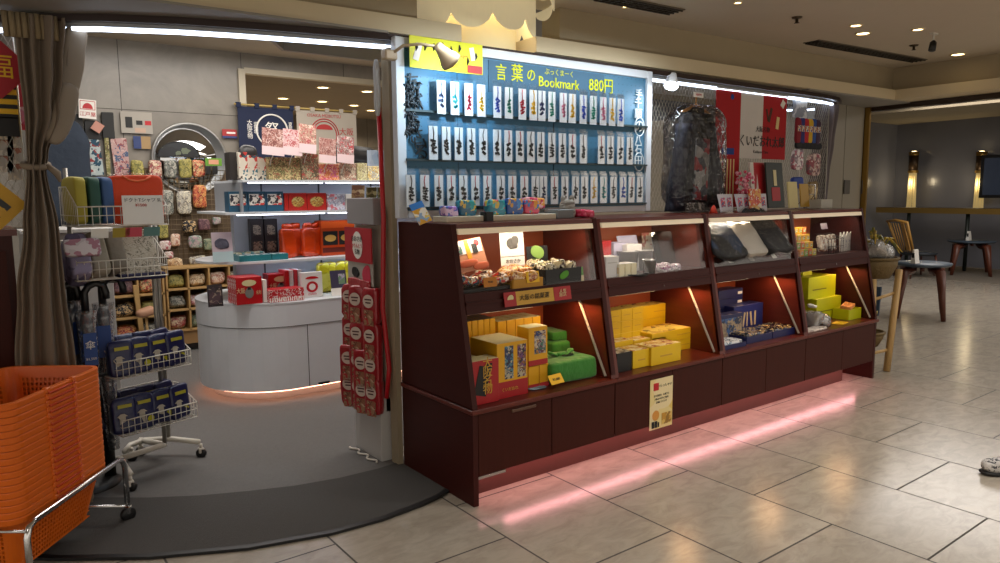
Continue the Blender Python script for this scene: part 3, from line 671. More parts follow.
for k in range(5):
    x_, w_, h_ = rect(466, 496, 322, .36, ZL); x = x_ + k * w_ / 5
    o = carton('snack_box', '%s of five upright yellow boxes behind the red snack box' % ln[k], 'box', (x, .36, ZL), (w_ / 5 - .004, .16, h_), m_ysn, group='upright yellow boxes in a row', top=(mat('carton_grey', '#6c6a60', .5), .9, .95), side=(m_comic, .5, .6))
for k in range(5):
    x_, w_, h_ = rect(498, 541, 322, .36, ZL); x = x_ + k * w_ / 5
    o = carton('snack_box', '%s of five upright yellow boxes behind the comic box' % ln[k], 'box', (x, .36, ZL), (w_ / 5 - .004, .16, h_), m_ysn, group='upright yellow boxes in a row', top=(m_creamtop, .9, .95), side=(m_comic, .5, .6))
carton('snack_box', 'low flat yellow box with a cream lid behind the red box', 'box', (.05, .2, ZL), (.155, .17, .195), m_ysn, top=(m_creamtop, .97, .96))
# green cloth bundles
m_green = mat('green_cloth', '#2f7d22', .75, vary=.15, vscale=12, bump=.5, bscale=18, sheen=.3)
def bundle(label, x, y, z, w, d, h, knot=True):
    t = thing('cloth_bundle', label, 'bundle', (x, y, z), 0, 'green cloth bundles')
    MB().blob((0, 0, h / 2), (w, d, h), 16, .22, .008, 9, seed=w * 9).build('wrapped_box', m_green, t)
    if knot:
        MB().blob((0, 0, h + .012), (.07, .035, .03), 8, .6, .01, 30).blob((.05, -.005, h + .02), (.08, .03, .018), 8, .6, .012, 30, (0, -.4, .3)).blob((-.05, .01, h + .015), (.09, .035, .02), 8, .6, .012, 30, (0, .3, .2)).build('knot', m_green, t)
        MB().blob((.03, .0, h + .006), (.09, .07, .01), 8, .6).build('dark_patch', mat('dark_cloth_print', '#1c2a16', .8), t)  # flat dark green patch under the knot
bundle('low green cloth bundle with knotted top at the front of the first cabinet', .765, .205, ZL, .36, .24, .125)
bundle('green cloth bundle with dark crest behind the front bundle', W(562, 350, y=.45).x, .45, ZL, .30, .2, .165)
bundle('taller green cloth bundle at the back, left of the slanted light', W(557, 345, y=.46).x, .46, ZL + .165, .2, .16, .06, False)
t = MB().box((0, 0, 0), (.1, .003, .055), (-.6, 0, .1)).build('price_card', M_yel, None, W(556, 379, y=.04)); tag(t, 'small yellow price card leaning before the green bundles', 'card')
txt('¥1,080', .02, M_dark, t, (0, -.004, 0), (PI / 2 - .6, 0, .1))
t = MB().blob((0, 0, 0), (.12, .08, .006), 10, .6, .004, 30).build('cloth_pad', mat('pale_blue', '#7fa0b8', .7), None, W(536, 387, z=.503)); tag(t, 'flat pale blue leaflet lying on the first cabinet ledge', 'leaflet')

# upper case 1
def sign(name, label, cat, pl, pr, pt_, pb, Y, cols=None, m=None, tilt=-.2, th=.003, group=None, rz=0):
    a = W(pl, pb, y=Y); b = W(pr, pt_, y=Y); h = b.z - W(pr, pb, y=Y).z
    o = MB().box((0, 0, h / 2), (b.x - a.x, th, h), None).build(name, m or pmat(name + label[:6], cols, 30), None, ((a.x + b.x) / 2, Y, a.z)); o.rotation_euler = (tilt, 0, rz)
    tag(o, label, cat, group); return o, b.x - a.x, h
o, w_, h_ = sign('photo_card', 'tilted card with orange snack photo and white panels in the first glass case', 'card', 458, 489, 240, 272, .2, m=mat('card_peach', '#c98a68', .5), tilt=-.35)
o.rotation_euler.y = -.12
face_print(o, 'white_panel', (w_ * .9, .002, h_ * .42), M_paper, (0, -.003, h_ * .76)); face_print(o, 'orange_stripe', (w_ * .13, .003, h_ * .6), mat('stripe_orange', '#e09a20', .5), (.0, -.004, h_ * .68))
MB().lathe([(0, 0), (.018, 0)], (w_ * .32, -.005, h_ * .85), 16, (0, 1, 0)).build('red_disc', M_red, o)
face_print(o, 'picture', (w_ * .25, .002, h_ * .3), m_comic, (-w_ * .3, -.005, h_ * .72))
face_print(o, 'dark_panel', (w_ * .16, .002, h_ * .3), M_dark, (w_ * .22, -.005, h_ * .68))
MB().blob((-.02, -.006, h_ * .25), (.12, .01, .04), 10, .8).blob((.05, -.006, h_ * .1), (.1, .01, .04), 10, .8).build('snack_picture', mat('salmon', '#c05a34', .5), o)
o, w_, h_ = sign('picture_card', 'tall white card with a grey bird drawing in the first glass case', 'card', 501.5, 525, 232, 270, .3, m=M_paper, tilt=-.1)
MB().blob((0, -.003, h_ * .66), (.075, .004, .06), 10, .8, .01, 30).blob((.02, -.004, h_ * .74), (.05, .004, .05), 10, .8).build('bird_drawing', mat('ink_drawing', '#55524e', .6), o)
txt('おおさか', .026, M_dark, o, (0, -.004, h_ * .2)); face_print(o, 'fold_line', (w_, .001, .003), MATS['ink_drawing'], (0, -.002, h_ * .33))
m_packr = pmat('snack_pack', ['#b02820', '#d8d0c0', '#34586c', '#a8743c', '#403028', '#c8a078'], 40, .25, coat=.6)
o = MB().box((0, 0, .012), (.30, .24, .024), None, .004).build('black_tray', M_black, None, (.19, .25, ZU)); tag(o, 'black tray holding snack packs at the left of the first case', 'tray')
lb5 = ['red and blue snack pack at the front left of the black tray', 'striped snack pack at the back left of the black tray', 'brown snack pack in the middle of the black tray', 'orange snack pack leaning on the black tray rim', 'white and red snack pack at the right of the black tray']
for k, (x, y) in enumerate(((.09, .17), (.1, .3), (.19, .2), (.28, .16), (.27, .3))):
    o = MB().blob((0, 0, .035), (.12, .1, .05), 12, .5, .012, 18, (-.4, 0, k * .4), k).build('snack_pack', m_packr, None, (x, y, ZU + .02)); tag(o, lb5[k], 'snack pack', 'snack packs on the black tray')
def tray(label, x, y, z, w, d, h, m, nm='woven_tray', rz=0):
    t = thing(nm, label, 'tray', (x, y, z), rz)
    MB().box((0, 0, .004), (w, d, .008)).build('bottom', m, t)
    MB().box((0, -d / 2, h / 2), (w, .008, h)).box((0, d / 2, h / 2), (w, .008, h)).box((-w / 2, 0, h / 2), (.008, d, h)).box((w / 2, 0, h / 2), (.008, d, h)).build('sides', m, t)
    return t
tray('yellow tray heaped with rice cracker bags beside the bird card', .44, .2, ZU, .2, .18, .05, mat('tray_yellow', '#b9862a', .6))
m_crk = pmat('cracker_bag', ['#c88a3c', '#e0c090', '#a85c28', '#d8a860', '#8c4820'], 55, .25, coat=.6)
for k, (x, y, z) in enumerate(((.39, .16, .05), (.47, .15, .055), (.41, .24, .07), (.49, .24, .08))):
    o = MB().blob((0, 0, 0), (.11, .1, .06), 12, .5, .016, 18, (-.3, .1, k), k + 9).build('cracker_bag', m_crk, None, (x, y, ZU + z)); tag(o, ('front left', 'front right', 'back left', 'topmost back right')[k] + ' rice cracker bag in the yellow tray', 'snack bag', 'cracker bags in the yellow tray')
tray('black tray with a green leaf emblem in the first glass case', .70, .22, ZU, .26, .2, .085, M_black, 'leaf_tray')
m_leaf = mat('leaf_green', '#4f9426', .6)
o = MB().blob((0, 0, 0), (.07, .006, .04), 10, .9, 0, 1, (0, -.4, 0)).build('leaf_sign', m_leaf, None, (.70, .113, ZU + .05)); tag(o, 'green leaf shaped sign on the black tray front', 'sign')
o, w_, h_ = sign('leaf_card', 'dark card with a large green leaf behind the black tray', 'card', 527, 548, 247, 262, .33, m=M_dark, tilt=-.1)
MB().blob((.0, -.004, h_ * .6), (.1, .004, .07), 10, .9, 0, 1, (0, .3, 0)).build('leaf_picture', mat('leaf_light', '#86a850', .6), o)
m_cn = pmat('candy_bag', ['#3c2c20', '#c8b890', '#6c5840', '#e0d8c0', '#2c2418'], 50, .2, coat=.7)
for k in range(6):
    o = MB().blob((0, 0, 0), (.085, .08, .05), 10, .5, .014, 20, (-.2, .2, k), k + 3).build('sweet_bag', m_cn, None, (.61 + (k % 3) * .085, .17 + (k // 3) * .09, ZU + .09 + .01 * (k % 2))); tag(o, ('front left', 'front middle', 'front right', 'back left', 'back middle', 'back right')[k] + ' wrapped sweet bag in the black leaf tray', 'snack bag', 'sweet bags in the leaf tray')
for (pl, pr, a, b, c_, lb, mm) in ((527, 539.5, 272, 283, .10, 'yellow price card on the first case shelf, beside the black leaf tray', M_yel), (484, 497, 278, 287.5, .09, 'orange price card before the snack packs in the first case', mat('card_orange', '#c07818', .5)), (571, 584, 268, 282, .16, 'green topped card at the right end of the first case', m_leaf)):
    o, w_, h_ = sign('price_card', lb, 'card', pl, pr, a, b, c_, m=mm, tilt=-.15)
    txt('¥540', h_ * .3, M_dark, o, (0, -.004, h_ * .5), (PI / 2, 0, 0))
    if mm == m_leaf: face_print(o, 'cream_panel', (w_, .002, h_ * .4), m_creamtop, (0, -.002, h_ * .2))
# name strip on the rail of case 1
a = W(505, 291, y=.07); b = W(571, 288, y=.07); w_ = b.x - a.x
t = thing('name_strip', 'long yellow and red name strip on the rail of the first case', 'sign', ((a.x + b.x) / 2, yf(1.01) - .02, 1.01), 0)
MB().box((0, 0, 0), (w_, .003, .072), (-.18, 0, 0)).build('strip', m_gold, t)
MB().box((-w_ * .42, -.002, 0), (w_ * .17, .003, .074), (-.18, 0, 0)).build('crest_panel', m_redbox, t)
MB().box((w_ * .37, -.002, 0), (w_ * .27, .003, .074), (-.18, 0, 0)).build('red_panel', m_redbox, t)
MB().lathe([(0, 0), (.017, 0), (.02, .0)], (-w_ * .42, -.005, .004), 16, (0, 1, .18)).build('crest', m_creamtop, t)
txt('大阪の銘菓選', .034, M_dark, t, (-.03, -.006, 0)); txt('人気\n商品', .026, m_creamtop, t, (w_ * .37, -.006, 0), space=.8)

# upper case 2
m_wbox = mat('white_carton', '#c9c6c4', .45, vary=.05); m_lil = mat('lilac_carton', '#a9a6c0', .45)
bx('gift_box', 'small bright red box at the left of the second glass case', 'box', 602.5, 611.5, 241, .35, ZU + .05, .06, m_redbox)
bx('gift_box', 'plain white carton supporting the red box in the second case', 'box', 601, 613, 256, .33, ZU, .08, m_wbox)
o = bx('gift_box', 'large white carton printed with grey lines, front left of the second case', 'box', 606, 619, 257, .16, ZU, .09, m_wbox, front=(mat('line_print', '#9a958c', .6), .7, .04, 0, .7))
bx('gift_box', 'pale box behind the printed white carton in the second case', 'box', 614, 626, 243, .34, ZU, .09, m_lil)
o, w_, h_ = sign('lilac_card', 'lilac card leaning at the back of the second case', 'card', 620, 640, 236, 254, .42, m=m_lil, tilt=-.3)
bx('gift_box', 'white carton in the middle of the second case, beside the lilac card', 'box', 627, 642, 245, .3, ZU, .1, m_wbox)
for k in range(3):
    x = .33 + XE[1] - .16 + k * .052
    carton('gift_box', '%s of three small gold edged boxes at the front of the second case' % ('left', 'middle', 'right')[k], 'box', (x, .14, ZU), (.045, .08, .075), m_creamtop, group='small gold edged boxes', top=(m_wbox, .98, .98), side=(m_gold, .9, .5))
o, w_, h_ = sign('picture_card', 'cream card with small red drawings at the back of the second case', 'card', 643, 667, 233.5, 252, .46, cols=['#d8c8a8', '#d8c8a8', '#d8c8a8', '#b06050', '#d8c8a8'], tilt=-.12)
m_cup = glassy('cup_plastic', '#e8e8ee', .15, .15, opacity=.35)
def cup(label, x, y, r, h, m=m_cup):
    t = thing('plastic_cup', label, 'cup', (x, y, ZU), 0, 'clear plastic cups')
    MB().lathe([(0, .002), (r * .78, .002), (r, h), (r * 1.05, h), (r * 1.05, h + .004), (r * .97, h + .004), (r * .75, .006), (0, .006)], n=24).build('cup_body', m, t)
    MB().lathe([(r * .6, .01), (r * .8, h * .7), (0, h * .72)], n=16).build('filling', pmat('cup_filling', ['#c8c0b8', '#8c8078', '#e0dcd8', '#a09088'], 60), t)
cup('large clear plastic cup in the second glass case, back left', 1.40, .3, .07, .13); cup('large clear plastic cup in the second glass case, back right', 1.56, .32, .07, .125)
cup('small clear cup on a dark dish at the front of the second case', 1.42, .14, .045, .085)
o = MB().lathe([(0, 0), (.06, 0), (.075, .01), (0, .006)], n=24).build('dark_dish', M_dark, None, (1.36, .12, ZU)); tag(o, 'small dark dish at the front of the second case', 'dish'); o.location = (1.30, .13, ZU)
m_pur = pmat('purple_sweet', ['#8c4470', '#d8d0d8', '#b8a0b0', '#e8e4e8', '#6c6470'], 60, .3, coat=.5)
for k in range(6):
    o = MB().blob((0, 0, .022), (.062, .055, .042), 8, .5, .008, 25, (0, 0, k), k).build('sweet_pack', m_pur, None, (1.545 + (k % 3) * .085, .14 + (k // 3) * .085 + (k % 3) * .02, ZU)); tag(o, ('front left', 'front middle', 'front right', 'back left', 'back middle', 'back right')[k] + ' small white and purple sweet pack beside the dark dish', 'snack pack', 'white and purple sweets')
# glassy acrylic divider
o = MB().box((0, 0, .12), (.2, .004, .24), (-.25, 0, 0)).build('acrylic_panel', glassy('smoky_acrylic', '#b0b8cc', .2, .05), None, (1.80, .35, ZU)); tag(o, 'smoky clear acrylic panel leaning at the right of the second case', 'panel')

# lower compartment 2: yellow cartons
m_yc = mat('lemon_carton', '#e0b81c', .4); m_ylid = mat('lemon_lid', '#e6cf6a', .4); m_pic = pmat('lid_picture', ['#e6cf6a', '#6c5020', '#e6cf6a', '#c8a038', '#e6cf6a'], 25)
x1_ = XE[1]
def pile(pl, pr, ptop, Y, rows_, d, m, labelf, nm='yellow_carton', cat='carton', cols_=1, **k):
    x, w, h = rect(pl, pr, ptop, Y, ZL)
    for c_ in range(cols_):
        for r_ in range(rows_):
            kk = dict(k)
            if r_ < rows_ - 1: kk.pop('top', None)
            carton(nm, labelf(c_, r_), cat, (x + c_ * w / cols_, Y, ZL + r_ * h / rows_), (w / cols_ - .003, d, h / rows_ - .001), m, **kk)
pile(610, 643.5, 311, .34, 4, .1, m_yc, lambda c_, r_: 'small yellow carton in the three-wide pile of the second cabinet, %s column, %s' % (('left', 'middle', 'right')[c_], ('bottom', 'second', 'third', 'top')[r_]), cols_=3, group='three-wide pile of small yellow cartons', front=(m_gold, .6, .05, 0, .5), top=(m_pic, .95, .95))
pile(632, 673, 308, .46, 3, .13, m_yc, lambda c_, r_: 'wide yellow carton at the back, %s of three' % ('bottom', 'middle', 'top')[r_], group='wide yellow cartons at the back', front=(m_gold, .35, .05, .2, .5), top=(m_pic, .95, .95))
pile(652, 701, 334, .24, 2, .2, m_yc, lambda c_, r_: 'yellow carton near the slanted light, %s of two' % ('lower', 'upper')[r_], group='yellow cartons near the slanted light', front=(m_gold, .3, .06, .15, .5), top=(m_pic, .95, .95))
for a_, b_, t_, Y_, d_, lb in ((633, 650.5, 351.5, .08, .14, 'yellow carton right of the small black box'), (651.5, 681, 348, .06, .15, 'front yellow carton printed with red and brown biscuits'), (613, 633, 343, .23, .09, 'low yellow carton before the small carton pile, left'), (633.5, 650, 341, .24, .09, 'narrow yellow carton before the small carton pile, middle'), (650.5, 666, 339, .24, .08, 'low yellow carton before the small carton pile, right')):
    bx('yellow_carton', lb, 'carton', a_, b_, t_, Y_, ZL, d_, m_yc, front=(m_gold, .4, .08, 0, .45), top=(pmat('biscuit_lid', ['#d8c080', '#9c3c20', '#c89830', '#e8dcb0'], 35), .95, .95))
bx('chocolate_box', 'small black box with a pale lid before the yellow cartons', 'box', 617, 632, 354, .07, ZL, .12, M_black, top=(pmat('black_lid', ['#b8a890', '#4c3c30', '#c8c0b0'], 30), .9, .9))

# upper case 3: bagged shirts
def shirt(label, x, y, cloth, w=.3, h=.36, tilt=-.75, z=ZU + .012, rz=0, seed=0):
    t = thing('bagged_shirt', label, 'shirt', (x, y, z), rz, 'bagged shirts in the third case')
    g = MB().blob((0, 0, h / 2), (w, .05, h), 16, .25, .03, 10, (tilt, 0, 0), seed); g.build('folded_shirt', cloth, t)
    MB().blob((0, -.004, h / 2), (w * 1.08, .064, h * 1.06), 16, .3, .028, 10, (tilt, 0, 0), seed).build('clear_bag', M_film, t)
    MB().box((w * .25, -.03, .02), (.05, .002, .04), (tilt, 0, 0)).build('price_label', M_paper, t)
    return t
x2_ = XE[2]
shirt('bagged black and blue folded shirt at the left of the third case', x2_ + .17, .17, pmat('shirt_black_blue', ['#16181c', '#101214', '#1c2c44', '#141618'], 6, .7), seed=1)
shirt('bagged white folded shirt in the middle of the third case', x2_ + .42, .17, mat('shirt_white', '#b4aca0', .8, bump=.3, bscale=12), .26, .38, seed=2)
shirt('bagged black folded shirt at the right of the third case', x2_ + .69, .17, mat('shirt_black', '#141416', .75, bump=.4, bscale=14), .28, .40, seed=3)
shirt('second bagged dark shirt lying behind the black one in the third case', x2_ + .56, .30, MATS['shirt_black'], .26, .36, seed=4)
# lower compartment 3: navy boxes
m_navy = mat('navy_carton', '#1a2050', .4); m_navyl = mat('navy_lid', '#232c6c', .4)
pile(719, 743, 291, .40, 5, .12, m_navy, lambda c_, r_: 'dark blue box in the left stack of the third cabinet, %s from the top' % ORD[5 - r_], 'navy_box', 'box', group='stack of dark blue boxes', front=(M_paper, .18, .3, .38, .5))
o = bx('navy_box', 'wide dark blue box with upright cream biscuits on its front', 'box', 734, 763, 307, .32, ZL, .12, m_navyl)
h_ = o.dimensions.z
MB().box((-.06, -.062, h_ * .5), (.02, .002, h_ * .5), (0, .2, 0)).box((-.02, -.062, h_ * .5), (.015, .002, h_ * .5)).box((.03, -.062, h_ * .5), (.02, .002, h_ * .5), (0, -.2, 0)).box((.08, -.062, h_ * .5), (.02, .002, h_ * .5)).build('biscuit_picture', mat('cream_biscuit', '#c8b088', .5), o)
bx('navy_box', 'dark blue box with small photographs, left front of the third cabinet', 'box', 720, 743, 316, .22, ZL, .08, m_navy, front=(pmat('photo_print', ['#3c5c8c', '#a89478', '#28344c', '#8c7c6c'], 35), .9, .7))
xa = W(722, 340, y=.07).x; xb = W(744, 340, y=.07).x
t = tray('flat open box of white sweets at the front left of the third cabinet', (xa + xb) / 2, .12, ZL, xb - xa, .13, .03, m_navy, 'sweet_tray')
MB().blob((0, 0, .03), (xb - xa - .02, .11, .035), 12, .3, .012, 35).build('sweets', pmat('white_sweets', ['#d8d8d8', '#8ca0b8', '#e8e8e8', '#505c70'], 50), t)
m_dk = pmat('dark_sweets', ['#20242c', '#a88c60', '#3c3c44', '#14161c', '#c8b080', '#5c6474'], 40, .25, coat=.6)
for k in range(2):
    xa = W((744, 770)[k], 330, y=.1).x; xb = W((769.5, 798)[k], 330, y=.1).x
    t = tray('flat dark open box of wrapped biscuits, %s of two' % ('left', 'right')[k], (xa + xb) / 2, .18, ZL, xb - xa - .005, .2, .05, m_navy, 'biscuit_tray')
    MB().blob((0, 0, .045), (xb - xa - .03, .18, .04), 14, .3, .014, 30, seed=k).build('biscuits', m_dk, t)
# upper case 4: small colourful boxes in wire racks
x3_ = XE[3]
m_wire = mat('dark_wire', '#3a3430', .4, .6)
oc = ['#d88818', '#d8b020', '#c85a20', '#c85090', '#d8a020', '#7c9c30', '#d06c1c', '#c8b848']
for r_ in range(4):
    for c_ in range(4):
        k = r_ * 4 + c_; cc = oc[(k * 5 + r_) % 8]
        carton('candy_box', 'small %s candy box in the last case, %s row, %s column' % ({'#c85090': 'pink', '#7c9c30': 'green'}.get(cc, 'orange' if cc in ('#d88818', '#c85a20', '#d06c1c') else 'yellow'), ('bottom', 'second', 'third', 'top')[r_], ORD[c_ + 1]), 'box', (W(797, 240, y=.2).x + c_ * .058, .17 + r_ * .03, ZU + r_ * .055), (.054, .03, .052), mat('candy_' + cc[1:], cc, .4), group='small candy boxes in the last case', front=(m_multi, .6, .5))
t = thing('wire_rack', 'small dark wire rack of pouches in the last glass case', 'rack', (W(829, 240, y=.2).x, .2, ZU))
m = MB()
for i in range(7): m.tube([(-.11 + i * .037, -.06, .0), (-.11 + i * .037, -.06, .12), (-.11 + i * .037, .06, .16)], .002, 5)
for z in (.004, .06, .12): m.tube([(-.12, -.06, z), (.12, -.06, z)], .0025, 5)
m.build('wires', m_wire, t)
for k in range(4):
    o = MB().blob((0, 0, .07), (.05, .05, .13), 10, .4, .01, 20, (-.2, 0, 0), k).build('pouch', pmat('grey_pouch', ['#b8b0a8', '#787068', '#d8d4cc', '#98644c'], 40, .3), None, (W(829, 240, y=.2).x - .085 + k * .056, .22, ZU + .01)); tag(o, '%s grey pouch in the small wire rack' % ORD[k + 1], 'pouch', 'grey pouches in the wire rack')
o = MB().box((0, 0, 0), (.1, .003, .05), (-.3, 0, 0)).build('dark_label', mat('shelf_label', '#4c3c48', .5), None, (W(824, 225, y=.3).x, .3, ZU + .21)); tag(o, 'dark label card sticking up behind the candy boxes', 'label')
for k in range(3):
    o = MB().prism([(-.03, 0), (.03, 0), (.05, .13), (.03, .16), (0, .12), (-.03, .16), (-.04, .12)], -.004, .004, 'y').build('paper_tag', mat('tag_white', '#c8c4bc', .6), None, (W(842 + k * 4.5, 240, y=.22).x, .22 + k * .01, ZU)); tag(o, '%s white shaped paper card at the right of the last case' % ('left', 'middle', 'right')[k], 'card', 'white shaped cards in the last case')
    face_print(o, 'line_print', (.04, .001, .07), pmat('tag_lines', ['#c8c4bc', '#8c8c98', '#c8c4bc'], 60), (0, -.0048, .06))
# lower compartment 4: lime green boxes
m_lime = mat('lime_carton', '#b8bc10', .4)
for k, (a_, b_, t_, z, Y_, d_, lb) in enumerate(((803, 812, 272, 0, .42, .16, 'tall lime green box at the back left of the last cabinet'), (809, 836, 278, .15, .30, .2, 'upright lime green box on top in the last cabinet'), (817, 841, 299.5, 0, .26, .26, 'lime green box under the upright one'), (838, 850, 296, 0, .42, .1, 'lime green box behind the others on the right'))):
    if k == 1: z = W(817, 299.5, y=.26).z - ZL + .001
    bx('lime_box', lb, 'box', a_, b_, t_, Y_, ZL + z, d_, m_lime, front=(mat('lime_print', '#6c6c18', .5), .5, .05, -.1, .4))
t = tray('small lime green open box with orange wafers in the last cabinet', W(854, 315, y=.12).x, .18, ZL, .2, .13, .085, m_lime, 'wafer_box')
for k in range(3):
    o = MB().box((0, 0, 0), (.15, .03, .03), (0, -.1, .25), .004).build('wafer_pack', mat('wafer_orange', '#c88850', .5), None, (W(853, 315, y=.12).x + k * .02, .14 + k * .038, ZL + .10)); tag(o, '%s orange wafer pack in the small lime box' % ('front', 'middle', 'back')[k], 'snack pack', 'orange wafer packs')
t = thing('plastic_bag', 'crumpled clear plastic bag before the lime green boxes', 'bag', (W(820, 315, y=.12).x, .14, ZL), 0)
MB().blob((0, 0, .06), (.24, .15, .11), 14, .5, .04, 14).build('film', glassy('bag_film', '#e0dcd8', .25, .2, .8, 30, .35), t)
MB().blob((0, 0, .05), (.18, .1, .07), 12, .6, .03, 14).build('contents', pmat('bag_contents', ['#9c8c84', '#c8b8b0', '#6c6058', '#b8a020'], 30), t)
o = MB().blob((0, 0, 0), (.07, .06, .03), 10, .8, .015, 40).build('paper_flower', M_paper, None, (W(815, 300, y=.15).x, .17, ZL + .16)); tag(o, 'white paper rosette on the clear plastic bag', 'rosette')
o = MB().box((0, 0, 0), (.14, .09, .003), (0, 0, .2)).build('price_card', M_yel, None, (W(841, 322, y=.08).x, .09, ZL + .003)); tag(o, 'yellow paper slip lying before the lime green boxes', 'card')
o = MB().blob((0, 0, .01), (.3, .08, .02), 10, .4, .008, 30).build('flat_pack', pmat('pale_pack', ['#c8bcb4', '#a09088', '#d8d0c8'], 30), None, (x3_ + .2, .06, ZL)); tag(o, 'flat pale packet at the ledge edge of the last cabinet', 'packet')

# on top of the counter, before the blue board
ZT = HT + .001
def ledge_box(label, x0, x1, y, m, nm='display_tray'):
    o = MB().span((0, 0, 0), (x1 - x0, .14, .03), .002).build(nm, m, None, (x0, y, ZT)); return tag(o, label, 'tray')
ledge_box('low white tray on the counter, left one, under the colourful packs', .1, .34, .36, mat('tray_cream', '#d8cfb8', .5)); ledge_box('low white tray on the counter, longer right one, under the colourful packs', .38, .84, .34, MATS['tray_cream'])
o = MB().span((0, 0, 0), (.045, .06, .05)).build('tray_clip', M_black, None, (.335, .33, ZT)); tag(o, 'black clip block between the two white trays', 'block')
o = MB().span((0, 0, 0), (.13, .12, .052), .004).build('grey_box', mat('grey_card', '#7b8082', .6), None, (.85, .34, ZT)); tag(o, 'plain grey box at the right end of the white trays', 'box')
pk = [(.10, .19, .055, ['#7c58b0', '#b888d0', '#4870c0', '#e0c0e0'], 'purple and blue'), (.20, .31, .085, ['#187890', '#20a0a0', '#d8b840', '#186080'], 'teal'), (.39, .51, .085, ['#d8b838', '#188c9c', '#30b0b8', '#c84060', '#187c94'], 'teal and yellow'), (.515, .635, .09, ['#2058b0', '#3080c8', '#d8a030', '#184890'], 'blue'), (.64, .755, .08, ['#c83038', '#e09020', '#3070c0', '#60b040', '#d04060'], 'red rainbow')]
for k, (a, b, h, c_, nm) in enumerate(pk):
    o = MB().blob((0, 0, h / 2), (b - a, .06, h), 12, .3, .006, 20).build('souvenir_pack', pmat('souvenir_%d' % k, c_, 30, .3, coat=.5), None, ((a + b) / 2, .41, ZT + .031)); tag(o, nm + ' souvenir pack on the white counter trays', 'souvenir pack')
o = MB().blob((0, 0, .035), (.16, .06, .07), 12, .35, .006, 20).build('souvenir_pack', pmat('souvenir_9', ['#d84878', '#e8a040', '#c83050', '#f0b0c0'], 30, .3, coat=.5), None, (.80, .50, ZT + .055)); tag(o, 'pink souvenir pack standing higher behind the rainbow one', 'souvenir pack')
o = MB().span((-.1, -.04, 0), (.1, .04, .055)).build('riser', MATS['grey_card'], None, (.80, .52, ZT)); tag(o, 'small grey riser block behind the white trays', 'block')
o, w_, h_ = sign('postcard', 'tall postcard with blue and yellow picture leaning at the counter end', 'card', 419, 432, 197, 220, .33, cols=['#d8a030', '#e8e0d0', '#d8a030', '#e0c060', '#8ca8c8'], tilt=-.45)
o.rotation_euler.y = -.3; o.location.z = ZT + .004; face_print(o, 'sky_print', (w_, .003, h_ * .3), mat('sky_blue', '#2c78c8', .5), (0, -.001, h_ * .85))
# small grey cat figure
t = thing('cat_ornament', 'small grey striped cloth bag with ear-like corners behind the grey box', 'ornament', (1.0, .42, ZT))
MB().blob((0, 0, .055), (.10, .06, .11), 12, .5, .006, 20).blob((-.035, 0, .115), (.025, .03, .04), 8, .7).blob((.035, 0, .115), (.025, .03, .04), 8, .7).build('body', pmat('grey_stripe', ['#a8a49c', '#787068', '#98948c'], 20, .8, (1, 1, 6)), t)
o = MB().blob((0, 0, .025), (.14, .08, .05), 12, .5, .01, 20).build('pink_pouch', pmat('pink_pouch', ['#d83060', '#e87090', '#c02848'], 25, .4), None, (1.12, .40, ZT)); tag(o, 'bright pink pouch on the counter under the board', 'pouch')

# ================================================================ RIGHT HALF OF THE COUNTER TOP: mesh panel, jacket, banner, goods
M_mesh = mat('mesh_metal', '#a8a49a', .4, .6)
def mesh_panel(label, x0, x1, z0, z1, y, p=.034, r=.0016, rz=0):
    t = thing('mesh_panel', label, 'mesh panel', (x0, y, z0), rz); W_, H_ = x1 - x0, z1 - z0
    m = MB(); k = 2.0     # slope of the diamonds
    n = int((W_ + H_ / k) / p) + 1
    for sgn in (1, -1):
        for i in range(n):
            xa = i * p - (H_ / k if sgn > 0 else 0); xb = xa + sgn * H_ / k
            if sgn < 0: xa, xb = i * p, i * p - H_ / k
            pa, pb = Vector((xa, 0)), Vector((xb, H_)); d = pb - pa; s0, s1 = 0, 1
            for lo, hi in ((0, W_),):
                if abs(d.x) > 1e-6:
                    ta, tb = sorted(((lo - pa.x) / d.x, (hi - pa.x) / d.x)); s0 = max(s0, ta); s1 = min(s1, tb)
            if s1 - s0 < .01: continue
            a, b = pa + d * s0, pa + d * s1; m.tube([(a.x, sgn * r, a.y), (b.x, sgn * r, b.y)], r, 4, caps=False)
    m.build('lattice', M_mesh, t)
    m = MB().tube([(0, 0, 0), (W_, 0, 0), (W_, 0, H_), (0, 0, H_)], .006, 6, True); m.build('frame', M_mesh, t)
    return t
mesh_panel('expanded metal mesh panel between the blue board and the red banner', 2.04, 2.80, 1.41, 2.33, .73)
mesh_panel('expanded metal mesh panel behind the banner and hanging socks', 2.82, 4.5, 1.41, 2.33, .745)
o = MB().tube([(0, 0, 0), (0, 0, .94)], .012, 8).build('panel_post', M_steel, None, (4.02, .73, ZT)); tag(o, 'thin pale post right of the banner', 'post')
# bagged jacket on a hanger
t = thing('hanging_jacket', 'black happi jacket with red pattern on a hanger in clear plastic', 'jacket', (2.39, .58, ZT + .01))
m_jk = mat('jacket_black', '#101216', .7, bump=.5, bscale=10)
def drape(m, cx, w0, w1, z0, z1, d, ph, n=14, tilt=0):
    vs = []; fs = []; K_ = 28
    for i in range(n + 1):
        q = i / n; z = z0 + (z1 - z0) * q; w = w0 + (w1 - w0) * q
        for j in range(K_):
            a = 2 * PI * j / K_; rip = 1 + .13 * math.sin(5 * a + ph + q * 4) + .09 * math.sin(11 * a + ph * 2 - q * 7)
            vs.append((cx + tilt * q + w / 2 * math.cos(a) * rip, d / 2 * math.sin(a) * rip, z))
    for i in range(n):
        for j in range(K_): fs.append((i * K_ + j, i * K_ + (j + 1) % K_, (i + 1) * K_ + (j + 1) % K_, (i + 1) * K_ + j))
    fs += [tuple(range(K_))[::-1], tuple(n * K_ + j for j in range(K_))]
    return m.add(vs, fs, True)
